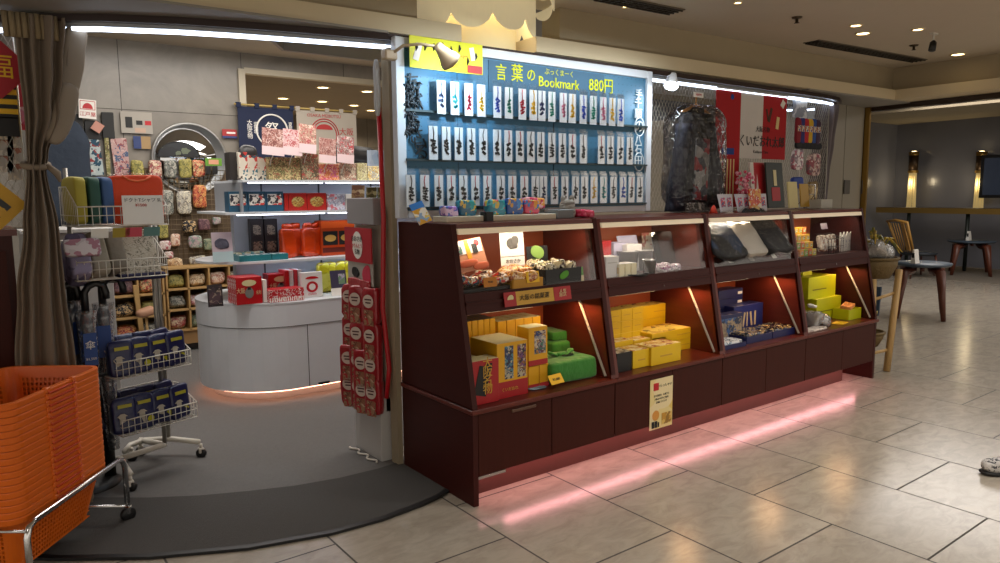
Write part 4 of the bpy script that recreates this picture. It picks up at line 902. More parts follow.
drape(MB(), .0, .46, .34, .06, .70, .11, 1.0).build('body', m_jk, t)
drape(MB(), -.21, .17, .15, .0, .62, .10, 2.0, tilt=.09).build('left_sleeve', mat('jacket_navy', '#161c2c', .7, bump=.5, bscale=10), t)
drape(MB(), .26, .20, .14, .02, .64, .10, 4.0, tilt=-.14).build('right_sleeve', m_jk, t)
MB().box((.0, -.062, .3), (.15, .01, .44), (0, .05, 0)).build('front_panel', pmat('jacket_print', ['#8c8880', '#a02828', '#6c6c70', '#b0aca4', '#7c2430', '#3c3c40'], 14, .6), t)
MB().blob((0, 0, .72), (.14, .08, .05), 10, .6).build('collar', m_jk, t)
MB().blob((0, -.005, .37), (.62, .17, .76), 24, .4, .02, 9, seed=3).build('plastic_cover', glassy('cover_film', '#f4f4f8', .03, .06, 1.0, 20, 0, fm=.8), t)
MB().tube([(-.16, 0, .70), (0, 0, .76), (.16, 0, .70)], .012, 8).tube([(0, 0, .76), (0, 0, .82), (.02, 0, .84), (.035, .01, .83), (.03, .03, .81)], .005, 6).build('hanger', mat('hanger_wood', '#b07838', .5), t)
MB().box((0, -.02, .83), (.11, .003, .035)).build('red_tag', M_paper, t); txt('HAPPI', .024, M_red, t, (0, -.023, .83))
# banner
zb0 = W(762, 158, y=.7).z
t = thing('tapestry_banner', 'red and white cloth banner with black brush lettering hung on the mesh', 'banner', (2.79, .705, 1.815))
MB().span((.0, -.002, -.39), (.315, .002, .525)).build('left_red_cloth', mat('banner_red', '#a8141c', .8), t)
MB().span((.315, -.002, 0), (.62, .002, .525)).build('white_cloth', mat('banner_white', '#cfcac6', .8), t)
MB().span((.62, -.002, 0), (.96, .002, .53)).build('right_red_cloth', MATS['banner_red'], t)
m = MB()
for k in range(5): m.box((.08 + k * .04, -.004, -.18), (.015, .002, .34))
m.build('cream_stripes', mat('banner_cream', '#d8c088', .7), t)
MB().box((.16, -.004, .05), (.16, .002, .05)).lathe([(0, 0), (.022, 0)], (.2, -.004, .47), 14, (0, 1, 0)).build('blue_patch', mat('banner_blue', '#1c3c8c', .7), t)
MB().box((.72, -.004, .36), (.03, .002, .12), (0, .3, 0)).box((.68, -.004, .36), (.02, .002, .1), (0, -.3, 0)).build('brown_figure', mat('banner_brown', '#4c2a1c', .7), t)
MB().box((.83, -.004, .3), (.04, .002, .1), (0, .15, 0)).build('yellow_figure', MATS['banner_cream'], t)
MB().box((.90, -.004, .46), (.05, .002, .06), (0, .6, 0)).build('white_fan', M_paper, t)
txt('くいだおれ太郎', .10, M_dark, t, (.62, -.006, .135), ex=.001, sx=.92)
txt('大阪名物', .05, M_dark, t, (.62, -.006, .235)); txt('Kuidaore Taro', .035, M_dark, t, (.60, -.006, .055))
MB().span((-.005, -.008, .522), (.97, .008, .534)).build('rod', M_steel, t)
# goods standing before the banner
def prop(name, label, cat, px0, px1, py0, py1, Y, m, tilt=-.12, th=.012, rzz=0):
    o, w_, h_ = sign(name, label, cat, px0, px1, py0, py1, Y, m=m, tilt=tilt, th=th, rz=rzz); o.location.z = max(o.location.z, ZT + .001) if py1 > 200 else o.location.z; return o, w_, h_
t = thing('blossom_spray', 'spray of pink paper blossom standing before the banner', 'flowers', (W(748, 200, y=.52).x, .55, ZT))
m = MB(); rr = random.Random(2)
for k in range(60):
    a = rr.uniform(0, 2 * PI); r_ = rr.uniform(0, .11); z = rr.uniform(.12, .30)
    m.blob((r_ * math.cos(a), .4 * r_ * math.sin(a), z), (.03, .02, .026), 4, .9)
m.build('blossoms', pmat('pink_blossom', ['#d85878', '#e8a0b0', '#c83858', '#f0c8d0'], 30, .7), t)
MB().lathe([(0, 0), (.03, 0), (.035, .08), (.02, .14), (0, .14)], n=14).build('vase', M_red, t)
for i, (a, b, c_, d_, Y_, mm, lb, cat) in enumerate((
    (752, 770, 163, 206, .57, pmat('red_white_stripe', ['#b01820', '#d8d0c8', '#b01820', '#d8c8b0'], 14, .5, (1, 1, .05)), 'red and white striped pack leaning beside the blossoms', 'pack'),
    (768, 786, 163, 208, .52, mat('dark_green_print', '#1c241c', .5), 'dark picture card leaning right of the striped pack', 'card'),
    (750, 762, 190, 212, .36, pmat('orange_pack', ['#d85820', '#e0a030', '#e8d8c0', '#c83020'], 40, .4), 'small orange and white pack at the counter front before the striped pack', 'pack'),
    (789, 799, 182, 208, .50, mat('pale_yellow_pack', '#d8c888', .5), 'narrow pale yellow pack beside the dark card', 'pack'),
    (801, 810, 184, 207, .52, mat('mustard_pack', '#b8902c', .5), 'mustard pack hanging near the counter curtain', 'pack'))):
    o, w_, h_ = prop('souvenir_pack', lb, cat, a, b, c_, d_, Y_, mm)
    if i == 1:
        face_print(o, 'red_figure', (w_ * .5, .002, h_ * .3), M_red, (0, -.008, h_ * .3)); face_print(o, 'cream_cone', (w_ * .18, .002, h_ * .35), m_creamtop, (0, -.008, h_ * .66))
for k in range(6):
    p = W(724 + k * 8.5, 212, y=.36)
    o = MB().prism([(-.035, 0), (.035, 0), (.05, .13), (-.05, .13)], -.003, .003, 'y').build('shaped_card', mat('card_white_v', '#c8c4cc', .5), None, (p.x, .36 + .02 * (k % 2), ZT + .002)); o.rotation_euler = (-.2, 0, 0)
    tag(o, '%s white and violet shaped card in the row before the red banner' % ORD[k + 1], 'card', 'white and violet cards in a row')
    face_print(o, 'violet_print', (.05, .001, .07), pmat('violet_print', ['#6c5ca0', '#c8c4cc', '#c84858', '#4c4c7c'], 40), (0, -.004, .07))
o = MB().lathe([(0, 0), (.03, 0), (.012, .045), (0, .06)], n=14).build('red_cone', mat('cone_red', '#c83820', .5), None, (W(713.5, 212, y=.3).x, .3, ZT)); tag(o, 'small red cone shaped ornament on the counter beside the jacket', 'ornament')
o = MB().lathe([(0, 0), (.018, 0), (.02, .02), (.012, .035), (0, .045)], n=14).build('cream_bell', mat('bell_cream', '#e0c080', .4), None, (W(757, 212, y=.28).x, .28, ZT)); tag(o, 'small cream bell shaped ornament at the front of the counter', 'ornament')
# hanging socks, caps and pouches at the curved end
sk = [('#7c1424', 'crimson'), ('#2c2c6c', 'indigo'), ('#b02028', 'red'), ('#c8a020', 'yellow'), ('#24488c', 'blue'), ('#3c2440', 'dark purple')]
for k, (cc, nm) in enumerate(sk):
    x = 3.86 + k * .062
    t = thing('hanging_sock', '%s patterned sock, %s from the left of the pairs hung by the banner' % (nm, ORD[k + 1]), 'sock', (x, .66, 2.17), 0, 'socks hung by the banner')
    MB().blob((0, 0, -.11), (.07, .03, .22), 10, .4, .006, 20, seed=k).build('leg', mat('sock_' + cc[1:], cc, .8), t)
    MB().blob((.02, 0, -.23), (.1, .03, .06), 10, .6).build('foot', mat('sock_foot', '#14141c', .8), t)
    MB().box((0, -.017, -.09), (.05, .002, .05)).build('motif', pmat('sock_motif', ['#d8b040', '#d8d0c0', '#b02028', '#203c8c'], 60), t)
for k, (x, z, w, h, mm, lb) in enumerate(((3.94, 1.82, .16, .18, pmat('white_pink_pack', ['#d8ccd0', '#b06878', '#e8e0e0', '#88707c'], 35, .4), 'white and pink hanging pouch under the dark socks'),
                                  (3.95, 1.62, .17, .1, mat('royal_blue', '#1c3c98', .6), 'bright blue hanging towel under the white pouch'),
                                  (4.20, 1.78, .2, .2, pmat('floral', ['#a88c84', '#6c4c54', '#d0b8b0', '#8c3c48'], 35, .6), 'floral drawstring pouch hanging at the curved end'),
                                  (4.2, 1.55, .14, .16, pmat('tan_pouch', ['#a08450', '#c8b080', '#7c6438'], 20, .6), 'tan hanging pouch below the floral pouch'))):
    o = MB().blob((0, 0, 0), (w, .04, h), 12, .45, .01, 16, seed=k).build('hanging_pouch', mm, None, (x, .70, z)); tag(o, lb, 'pouch')
o = MB().box((0, 0, 0), (.22, .004, .14)).build('poster', pmat('white_leaflet', ['#c8ccd4', '#8c94a4', '#d8dce0'], 18), None, (3.98, .72, 2.25)); tag(o, 'pale leaflet on the mesh above the hanging socks', 'leaflet')
o = MB().span((-.03, 0, 0), (.15, .12, .075), .003).build('white_carton', mat('white_carton_end', '#b8b4a8', .5), None, (W(823, 207, y=.42).x, .42, ZT)); tag(o, 'plain white box at the far end of the counter top', 'box')
t = thing('display_stand', 'empty chrome wire stand at the far end of the counter top', 'stand', (3.90, .56, ZT))
MB().tube([(-.06, 0, 0), (-.06, 0, .2), (.1, 0, .2), (.1, 0, 0)], .005, 6).tube([(-.06, .08, 0), (-.06, 0, .12), (.1, 0, .12), (.1, .08, 0)], .004, 6).build('wires', M_chrome, t)
# the end curtain
def curtain(name, label, loc, prof, m, n=40, rip=11, amp=.16, dep=.12):
    """prof: list of (z, centre x, width)"""
    t = thing(name, label, 'curtain', loc); vs = []; fs = []; K_ = 132; rows = []
    for i in range(n + 1):
        q = i / n * (len(prof) - 1); k = min(int(q), len(prof) - 2); f = q - k; f = f * f * (3 - 2 * f)
        z = prof[k][0] + (prof[k + 1][0] - prof[k][0]) * (q - k); cx = prof[k][1] + (prof[k + 1][1] - prof[k][1]) * f; w = prof[k][2] + (prof[k + 1][2] - prof[k][2]) * f
        rows.append((z, cx, w))
    for (z, cx, w) in rows:
        dd = dep * (.6 + .4 * min(1, w / .25))
        for j in range(K_):
            a = 2 * PI * j / K_; r_ = 1 + amp * math.sin(rip * a + .5 * math.sin(z * 3)) + .04 * math.sin(3 * a + z * 5)
            vs.append((cx + w / 2 * math.copysign(abs(math.cos(a)) ** .8, math.cos(a)) * (1 + .3 * (r_ - 1)), dd / 2 * math.sin(a) * (r_ + (r_ - 1)), z))
    for i in range(n):
        for j in range(K_): fs.append((i * K_ + j, i * K_ + (j + 1) % K_, (i + 1) * K_ + (j + 1) % K_, (i + 1) * K_ + j))
    MB().add(vs, fs, True).build('cloth', m, t)
    return t
curtain('curtain', 'grey violet curtain tied at the curved far end of the counter', (4.52, .82, 0), [(1.42, -.03, .22), (1.7, .0, .2), (2.0, .04, .22), (2.34, .08, .26)], mat('curtain_grey', '#6c6468', .85), amp=.2)
for (px, lb) in ((846.5, 'left'), (864, 'right')):
    p = W(px, 187, y=.975); o = MB().box((0, 0, 0), (.11, .012, .14), None, .003).build('switch_plate', mat('plate_dark', '#4a443c', .4), None, (p.x, .972, p.z)); tag(o, '%s one of two dark square plates on the grey panels' % lb, 'plate')

# ================================================================ THE WOODEN STAND WITH BASKETS
m_pine = mat('pine', '#b5925c', .55, vary=.15, vscale=4, stretch=(8, 8, 1))
t = thing('wooden_easel', 'pale wooden stand beside the counter end holding two baskets', 'stand', (4.2, .0, 0))
LG = [((.16, .04, 0), (.42, .10, .86)), ((.60, .50, 0), (.44, .42, .86)), ((.0, .10, .0), (.04, .14, .80)), ((.0, .52, 0), (.05, .44, .80))]
for a, b in LG:
    MB().tube([a, b], .03, 4).build('leg', m_pine, t)
MB().tube([(.04, .14, .62), (.37, .10, .66)], .014, 6).build('crossbar', m_pine, t)
MB().tube([(.02, .12, .16), (.22, .06, .18)], .014, 6).build('crossbar', m_pine, t)
m_wick = mat('wicker', '#66522c', .7, bump=.6, bscale=60)
m_yelfol = pmat('yellow_wrap', ['#b09018', '#8c7420', '#c8b040', '#6c6c28'], 20, .4)
def basket(label, loc, r, h):
    t = thing('wicker_basket', label, 'basket', loc)
    MB().lathe([(0, 0), (r * .7, 0), (r * .95, h * .6), (r, h), (r * .94, h), (r * .88, h * .6), (r * .65, .012), (0, .012)], n=28).build('bowl', m_wick, t)
    MB().tube([(r * math.cos(a), r * math.sin(a), h) for a in [k * PI / 14 for k in range(28)]], .012, 8, True).build('rim', m_wick, t)
    return t
basket('round wicker basket on top of the wooden stand', (4.38, .22, .80), .20, .17)
basket('small wicker basket low inside the wooden stand', (4.36, .24, .2), .15, .12)
t = thing('wrapped_bouquet', 'clear and yellow wrapped bouquet in the upper wicker basket', 'bouquet', (4.38, .22, .98))
MB().blob((-.03, -.03, .06), (.30, .26, .18), 14, .7, .05, 9).build('film', glassy('bouquet_film', '#e8e0d0', .2, .25, .9, 20, .3), t)
MB().blob((0, 0, .04), (.24, .2, .12), 12, .7, .04, 10).build('filling', pmat('bouquet_fill', ['#7c6c60', '#a89888', '#5c5040', '#b8a890'], 20), t)
m = MB(); rr = random.Random(8)
for k in range(16):
    a = rr.uniform(0, 2 * PI); r_ = rr.uniform(.05, .2); z0 = rr.uniform(.0, .1)
    m.tube([(.05 * math.cos(a), .05 * math.sin(a), z0), (r_ * math.cos(a), r_ * math.sin(a), z0 + .14), ((r_ + .1) * math.cos(a), (r_ + .1) * math.sin(a), z0 + rr.uniform(.0, .14))], [.008, .014, .004], 4)
m.build('ribbons', m_yelfol, t)
t = thing('green_foliage', 'green leaves and yellow paper in the lower wicker basket', 'plant', (4.36, .24, .30))
m = MB()
for k in range(18):
    a = rr.uniform(0, 2 * PI); r_ = rr.uniform(.02, .14); z0 = rr.uniform(.0, .05)
    m.tube([(0, 0, z0), (r_ * math.cos(a), r_ * math.sin(a), z0 + .1), ((r_ + .03) * math.cos(a), (r_ + .03) * math.sin(a), z0 + rr.uniform(.04, .22))], [.006, .018, .003], 4)
m.build('leaves', pmat('leafmix', ['#4c6c24', '#6c8430', '#a89c40', '#3c5420'], 20), t)
o = MB().box((0, 0, 0), (.02, .22, .26), (0, .1, 0)).build('blue_board', mat('navy_board', '#1c3048', .6), None, (4.62, .36, .56)); tag(o, 'dark blue card behind the wooden stand leg', 'card')

# ================================================================ THE LOUNGE
m_walnut = mat('walnut', '#54291a', .4, vary=.15, vscale=4); m_slate = mat('slate_top', '#3c4a58', .4)
def arch_table(label, loc, w, h, rz, lb2=None):
    t = thing('lounge_table', label, 'table', loc, rz)
    MB().lathe([(0, h - .03), (w * .52, h - .03), (w * .55, h - .012), (w * .55, h), (0, h)], n=36, sx=1, sy=.85).build('table_top', m_slate, t)
    def leg(sx, sy):
        a = Vector((sx * w * .50, sy * w * .36, 0)); b = Vector((sx * w * .40, sy * w * .28, h - .1)); c_ = Vector((sx * w * .18, sy * w * .13, h - .085))
        return MB().tube([a, a.lerp(b, .5), b, b.lerp(c_, .5) + Vector((0, 0, .01)), c_], [.035, .05, .075, .06, .045], 4)
    for sx in (-1, 1):
        for sy in (-1, 1): leg(sx, sy).build('leg', m_walnut, t)
    MB().tube([(-w * .4, 0, h - .06), (w * .4, 0, h - .06)], .03, 4).build('apron', m_walnut, t)
    return t
def menu(label, loc):
    o = MB().prism([(-.03, 0), (.03, 0), (.008, .17), (-.008, .17)], -.055, .055, 'x').build('menu_card', M_paper, None, loc); tag(o, label, 'menu card')
    MB().box((-.055 - .001, 0, .1), (.001, .03, .06)).build('print', M_dark, o)
arch_table('walnut legged lounge table with slate top nearest the counter', (7.52, 1.12, 0), .68, .66, .4)
p = W(919, 263, z=.662); menu('small white menu card standing on the nearer lounge table', (7.35, 1.14, .662))
arch_table('walnut legged lounge table standing on the brown rug', (12.9, 2.55, 0), .82, .62, .4)
menu('small white menu card standing on the farther lounge table', (12.9, 2.6, .622))
ch = W(918, 252, z=.45)
t = thing('spindle_chair', 'wooden lounge chair with fan of spindles and dark seat', 'chair', (ch.x, ch.y, 0), .9)
MB().lathe([(0, .40), (.28, .40), (.32, .43), (.32, .45), (0, .46)], n=28, sx=1.1, sy=.9).build('seat', mat('seat_dark', '#20262e', .6), t)
for a, b in (((-.3, -.24), (-.22, -.18)), ((.3, -.24), (.22, -.18)), ((-.28, .26), (-.2, .18)), ((.28, .26), (.2, .18))):
    MB().tube([(a[0], a[1], 0), (b[0], b[1], .41)], [.014, .02], 8).build('leg', m_walnut, t)
m_oak = mat('oak', '#a07634', .5)
for k in range(7):
    x = -.2 + k * .066; MB().tube([(x, .22, .44), (x * 1.35, .38, .96)], .008, 6).build('spindle', m_oak, t)
MB().tube([(-.24, .2, .44), (-.34, .4, 1.0)], .02, 6).build('post', m_oak, t); MB().tube([(.24, .2, .44), (.34, .4, 1.0)], .02, 6).build('post', m_oak, t)
MB().tube([(-.35, .4, .99), (0, .43, 1.02), (.35, .4, .99)], .024, 6).build('top_rail', m_oak, t)
MB().box((-.24, .36, .74), (.11, .012, .5), (-.3, 0, 0)).build('side_splat', mat('splat_tan', '#a87c3c', .5), t)
# brass shelf along the wall, posts
t = thing('brass_shelf', 'long brass edged shelf on dark posts along the lounge wall', 'shelf', (0, 0, 0))
sa = W(880, 207, x=13.4); sb_ = Vector((13.1, -3.0, sa.z))
d_ = (sb_ - sa).normalized()
MB().strip([(sa.x, sa.y), (sb_.x, sb_.y)], .30, sa.z - .11, sa.z - .005).build('edge', mat('brass_edge', '#8c7038', .35, .4), t)
MB().strip([(sa.x, sa.y), (sb_.x, sb_.y)], .26, sa.z - .005, sa.z).build('shelf_top', mat('shelf_dark', '#3c3020', .3), t)
for px in (908, 967):
    q = W(px, 230, x=13.35); MB().tube([(q.x, q.y, 0), (q.x, q.y, sa.z - .05)], .035, 8).build('post', mat('post_green', '#1c2420', .5), t)
for k, px in enumerate((912.5, 980)):
    q = W(px, 180, x=14.15); qt = W(px, 153, x=14.15).z; qm = W(px, 172, x=14.15).z; qb = W(px, 208, x=14.15).z
    t = thing('wall_sconce', 'brass wall sconce with lit glass rods, %s' % ('nearer the opening jamb' if k == 0 else 'beside the dark framed screen'), 'wall light', (q.x, q.y, qm), 0, 'brass sconces on the lounge wall')
    MB().lathe([(0, 0), (.09, 0), (.09, qt - qm), (0, qt - qm)], n=20).build('body', mat('sconce_bronze', '#3c2c1c', .4, .6), t)
    MB().lathe([(.095, qt - qm - .05), (.10, qt - qm + .02), (0, qt - qm + .03)], n=20).lathe([(.1, -.02), (.1, .03)], n=20).build('cap', brass, t)
    m = MB()
    for j in range(9): a = 2 * PI * j / 9; m.tube([(.06 * math.cos(a), .06 * math.sin(a), 0), (.075 * math.cos(a), .075 * math.sin(a), qb - qm)], .014, 6)
    m.build('glass_rods', mat('rod_glow', '#d8c48c', .3, emit='#ffdc90', es=.22), t)
    MB().lathe([(0, qt - qm + .03), (.05, qt - qm + .035)], n=16).build('upper_bulb', M_dl, t)
    lamp('sconce_lamp', 'POINT', (q.x - .15, q.y, qm - .2), 6, (1, .8, .5), .08)
q0 = W(988, 155, x=14.0); q1 = W(1012, 198, x=14.0)
t = thing('wall_screen', 'dark framed pale blue screen on the lounge wall', 'screen', (14.0, (q0.y + q1.y) / 2, (q0.z + q1.z) / 2))
MB().box((0, 0, 0), (.05, abs(q1.y - q0.y) + .2, q0.z - q1.z)).build('frame', M_black, t)
MB().box((-.028, 0, 0), (.006, abs(q1.y - q0.y) + .08, q0.z - q1.z - .12)).build('panel', mat('screen_blue', '#38404e', .2, emit='#8ca0c8', es=.02), t)
# the shoe of a passer-by at the right edge
s0 = W(1003, 474, z=0)
t = thing('shoe', 'white and grey speckled shoe of a passer-by at the picture edge', 'shoe', (s0.x, s0.y, 0), math.radians(-35))
MB().blob((.02, 0, .05), (.28, .095, .085), 16, .75, .004, 20).build('upper', pmat('shoe_speckle', ['#b8b4b0', '#c8c4c0', '#3c3c40', '#c0bcb8', '#b8b4b0'], 50, .6), t)
MB().blob((.02, 0, .014), (.29, .1, .028), 16, .6).build('sole', M_black, t)

# ================================================================ LEFT: curtain, baskets, umbrellas, racks
CU = (-1.605, 1.24)
t = curtain('curtain', 'large brown-grey curtain tied back at the left of the entrance', (CU[0], CU[1], 0),
    [(.02, -.05, .30), (.5, -.055, .27), (.78, -.045, .235), (1.1, -.04, .19), (1.4, -.02, .14), (1.68, -.02, .075), (1.74, -.01, .08), (1.95, .03, .15), (2.15, .045, .19), (2.375, .06, .22)], mat('curtain_brown', '#75685a', .9, bump=.15, bscale=300), n=70, rip=12, amp=.22, dep=.14)
MB().tube([(-.02 + .05 * math.cos(a), .05 * math.sin(a), 1.70 + .012 * math.sin(a)) for a in [k * PI / 12 for k in range(24)]], .016, 6, True).build('tieback', mat('tieback_cloth', '#7f7262', .9), t)
MB().tube([(.02, -.04, 1.70), (.06, -.05, 1.66), (.07, -.05, 1.62)], [.012, .018, .006], 6).build('tie_end', MATS['tieback_cloth'], t)
m = MB()
for k in range(9): a = -.095 + k * .024; m.tube([(a, -.055 - .006 * (k % 2), 2.38), (a + .002, -.055 - .006 * (k % 2), 2.27)], .013, 6)
m.build('heading_band', mat('heading_cloth', '#8a7a5e', .9), t)
MB().blob((.155, -.01, 2.17), (.10, .06, .42), 16, .5, .01, 8, (0, .22, 0)).blob((.10, -.03, 1.94), (.10, .06, .3), 16, .6, .01, 8, (0, .35, 0)).build('lining', mat('lining_cloth', '#8d8172', .85), t)

# dark cabinet, mesh and posters left of the curtain
t = thing('side_cabinet', 'dark red wood cabinet at the left edge behind the curtain', 'cabinet', (-2.5, 1.3, 0))
MB().span((-.4, 0, 0), (.76, .5, 1.37)).build('body', M_woodd, t); MB().span((-.42, -.02, 1.37), (.78, .52, 1.40)).build('top', M_wood, t)
MB().span((-.05, -.012, .1), (.73, 0, 1.3)).build('door', M_door, t)
mesh_panel('expanded metal mesh panel at the left edge behind the curtain', -2.5, -1.66, 1.40, 2.34, 1.42)
def flat(name, label, cat, px, py, Y, w, h, m, rot=(0, 0, 0), th=.004):
    p = W(px, py, y=Y); o = MB().box((0, 0, 0), (w, th, h)).build(name, m, None, p); o.rotation_euler = rot; tag(o, label, cat); return o
o = flat('poster', 'red diamond-hung paper poster at the upper left edge', 'poster', -1, 68, 1.36, .2, .2, mat('poster_red', '#a81c28', .6), (0, PI / 4, 0)); txt('福', .12, M_yel, o, (0, -.004, 0), (PI / 2, -PI / 4, 0))
o = flat('striped_sign', 'yellow and black striped sign below the red diamond poster', 'sign', 1, 103, 1.38, .13, .3, M_yel)
m = MB()
for k in range(5): m.box((0, -.003, .12 - k * .045), (.131, .002, .02))
m.box((0, -.003, -.11), (.131, .002, .09)); m.build('black_stripes', M_dark, o)
o = flat('pink_leaflet', 'pink leaflet behind the mesh beside the curtain', 'leaflet', 12, 92, 1.46, .1, .36, pmat('pink_leaf', ['#b84868', '#d07890', '#c03848', '#e0b0b8'], 14))
for k in range(6):
    o = flat('small_pack', 'small grey hanging pack on the left mesh, %s from the top' % ORD[k + 1], 'pack', 6 + (k % 2) * 9, 132 + k * 8, 1.44, .06, .08, pmat('grey_hang', ['#a8a098', '#6c6860', '#c8c0b4', '#98604c'], 25)); o['group'] = 'small packs on the left mesh'
o = flat('yellow_pack', 'yellow printed pack leaning at the left edge above the cabinet', 'pack', -8, 205, 1.32, .2, .2, mat('pack_yellow2', '#c89a18', .5), (0, PI / 4, 0), .03); face_print(o, 'black_print', (.12, .002, .09), pmat('blk_yel', ['#14120c', '#c89a18', '#14120c'], 20), (0, -.017, .0))

# orange shopping baskets nested on a chrome trolley
m_or = mat('orange_plastic', '#d8640a', .42)
B0 = Vector((-1.83, .73, 0)); AR = math.radians(52.6)   # long side runs away from the camera
def basket_mesh(body=True):
    """tapered tub, open lattice walls, flanged rim: long axis x"""
    bl, bw, tl, tw, h = .235, .155, .30, .205, .235; m = MB()
    def P(side, u, v, off=0):
        L_ = bl + (tl - bl) * v - off; Wd = bw + (tw - bw) * v - off; z = v * h; c = .045
        # corner-rounded outline point on side (0..3) at u 0..1
        if side == 0: return Vector((-L_ + c + (2 * L_ - 2 * c) * u, -Wd, z))
        if side == 1: return Vector((L_, -Wd + c + (2 * Wd - 2 * c) * u, z))
        if side == 2: return Vector((L_ - c - (2 * L_ - 2 * c) * u, Wd, z))
        return Vector((-L_, Wd - c - (2 * Wd - 2 * c) * u, z))
    rows = [0, .05] ; k = 9
    for i in range(k): rows += [.05 + .80 * (i + .60) / k, .05 + .80 * (i + 1) / k]
    rows += [1.0]
    for side in range(4):
        n = 22 if side % 2 == 0 else 14; us = [0, .03]
        for i in range(n): us += [.03 + .94 * (i + .58) / n, .03 + .94 * (i + 1) / n]
        us += [1.0]; vs = []; fs = []
        for v in rows:
            for u in us: vs.append(P(side, u, v))
        nu = len(us)
        for r_ in range(len(rows) - 1):
            for c_ in range(nu - 1):
                hole = r_ % 2 == 1 and c_ % 2 == 1 and r_ < len(rows) - 2 and c_ < nu - 2
                if side == 0 or side == 2: solidcol = c_ // 2 in (7, 8, 14, 15)
                else: solidcol = c_ // 2 in (6, 7)
                if not hole or solidcol and False: fs.append((r_ * nu + c_, r_ * nu + c_ + 1, (r_ + 1) * nu + c_ + 1, (r_ + 1) * nu + c_))
        m.add(vs, fs)
        # rounded corner between side and next
        vs = []; fs = []
        for v in rows:
            a = P(side, 1, v); b = P((side + 1) % 4, 0, v); cc = Vector((math.copysign(1, a.x + b.x), math.copysign(1, a.y + b.y), 0)) * .045
            L_ = bl + (tl - bl) * v; Wd = bw + (tw - bw) * v; cen = Vector((cc.x / .045 * (L_ - .045), cc.y / .045 * (Wd - .045), v * h))
            for j in range(6):
                q = (a - cen) * math.cos(j / 5 * PI / 2) + (b - cen) * math.sin(j / 5 * PI / 2); vs.append(cen + q)
        for r_ in range(len(rows) - 1):
            for j in range(5): fs.append((r_ * 6 + j, r_ * 6 + j + 1, (r_ + 1) * 6 + j + 1, (r_ + 1) * 6 + j))
        m.add(vs, fs)
    m.add([(-bl, -bw, .004), (bl, -bw, .004), (bl, bw, .004), (-bl, bw, .004)], [(0, 1, 2, 3)])
    return m
def rim_mesh():
    m = MB(); L_, Wd, c = .303, .208, .05; pts = []
    for (sx, sy, a0) in ((1, -1, -90), (1, 1, 0), (-1, 1, 90), (-1, -1, 180)):
        for j in range(7): a = math.radians(a0 + 15 * j); pts.append((sx * (L_ - c) + c * math.cos(a), sy * (Wd - c) + c * math.sin(a)))
    n = len(pts); sec = [(0, .212), (.004, .214), (.014, .216), (.016, .236), (.014, .240), (-.004, .240), (-.006, .232)]
    vs = []; fs = []
    for i in range(n):
        p = Vector(pts[i]); d = (Vector(pts[(i + 1) % n]) - Vector(pts[i - 1])).normalized(); nn = Vector((d.y, -d.x))
        for (o_, z) in sec: q = p + nn * o_; vs.append((q.x, q.y, z))
    k = len(sec)
    for i in range(n):
        for j in range(k): fs.append((i * k + j, i * k + (j + 1) % k, ((i + 1) % n) * k + (j + 1) % k, ((i + 1) % n) * k + j))
    m.add(vs, fs)
    for sy in (-1, 1):       # handle lugs
        for x in (-.09, .09): m.box((x, sy * (Wd + .010), .236), (.03, .02, .022), None, .003)
    return m
N_B = 18; STEP = .0262
b0 = thing('shopping_basket', 'x', 'basket', (B0.x, B0.y, .10), AR, 'nested orange shopping baskets')
tub_o = basket_mesh().build('tub', m_or, b0); md = tub_o.modifiers.new('s', 'SOLIDIFY'); md.thickness = .0025
rim_mesh().build('rim', m_or, b0)
for sy in (-1, 1): MB().tube([(-.09, sy * .224, .236), (-.085, sy * .226, .222), (.085, sy * .226, .222), (.09, sy * .224, .236)], .005, 6).build('handle', mat('orange_handle', '#c03c0a', .4), b0)
b0['label'] = 'orange shopping basket at the very bottom of the stack, resting in the chrome trolley'
for k in range(1, N_B):
    cp(b0, (B0.x, B0.y, .10 + k * STEP), None, 'orange shopping basket in the nested stack, ' + ('topmost and open' if k == N_B - 1 else '%s from the top' % ORD[N_B - k]))
t = thing('basket_trolley', 'chrome wheeled trolley frame under the orange baskets', 'trolley', (B0.x, B0.y, 0), AR)
def U(x, y, z): return (x, y, z)
z_ = .32
MB().tube([(.40, -.24, .09), (.40, -.24, z_ - .05), (.385, -.24, z_ - .012), (.35, -.24, z_), (-.27, -.25, z_), (-.305, -.25, z_ - .012), (-.32, -.25, z_ - .05), (-.32, -.25, .05)], .0125, 10).build('side_tube', M_chrome, t)
MB().tube([(.36, .25, .09), (.36, .25, z_ - .05), (.345, .25, z_ - .012), (.31, .25, z_), (-.27, .25, z_), (-.305, .25, z_ - .012), (-.32, .25, z_ - .05), (-.32, .25, .05)], .0125, 10).build('side_tube', M_chrome, t)
MB().tube([(-.325, -.25, z_ - .02), (-.325, .25, z_ - .02)], .006, 8).build('cross_tube', M_chrome, t)
MB().tube([(.36, -.25, .09), (.36, .25, .09)], .008, 8).tube([(-.32, -.25, .07), (-.32, .25, .07)], .008, 8).tube([(-.32, 0, .082), (.36, 0, .088)], .008, 8).build('base_frame', M_chrome, t)
def caster(par, x, y, r=.035, m2=M_chrome):
    w = MB().lathe([(0, -.013), (r * .8, -.013), (r, -.008), (r, .008), (r * .8, .013), (0, .013)], (x, y, r), 20, (.6, .8, 0)).build('caster', M_black, par)
    MB().box((x, y, r * 1.6), (.03, .03, r * 1.1), None, .004).tube([(x, y, r * 2), (x, y, r * 2.9)], .009, 8).build('fork', m2, w)
for x, y in ((.40, -.24), (.36, .25), (-.32, -.25), (-.32, .25)): caster(t, x, y)

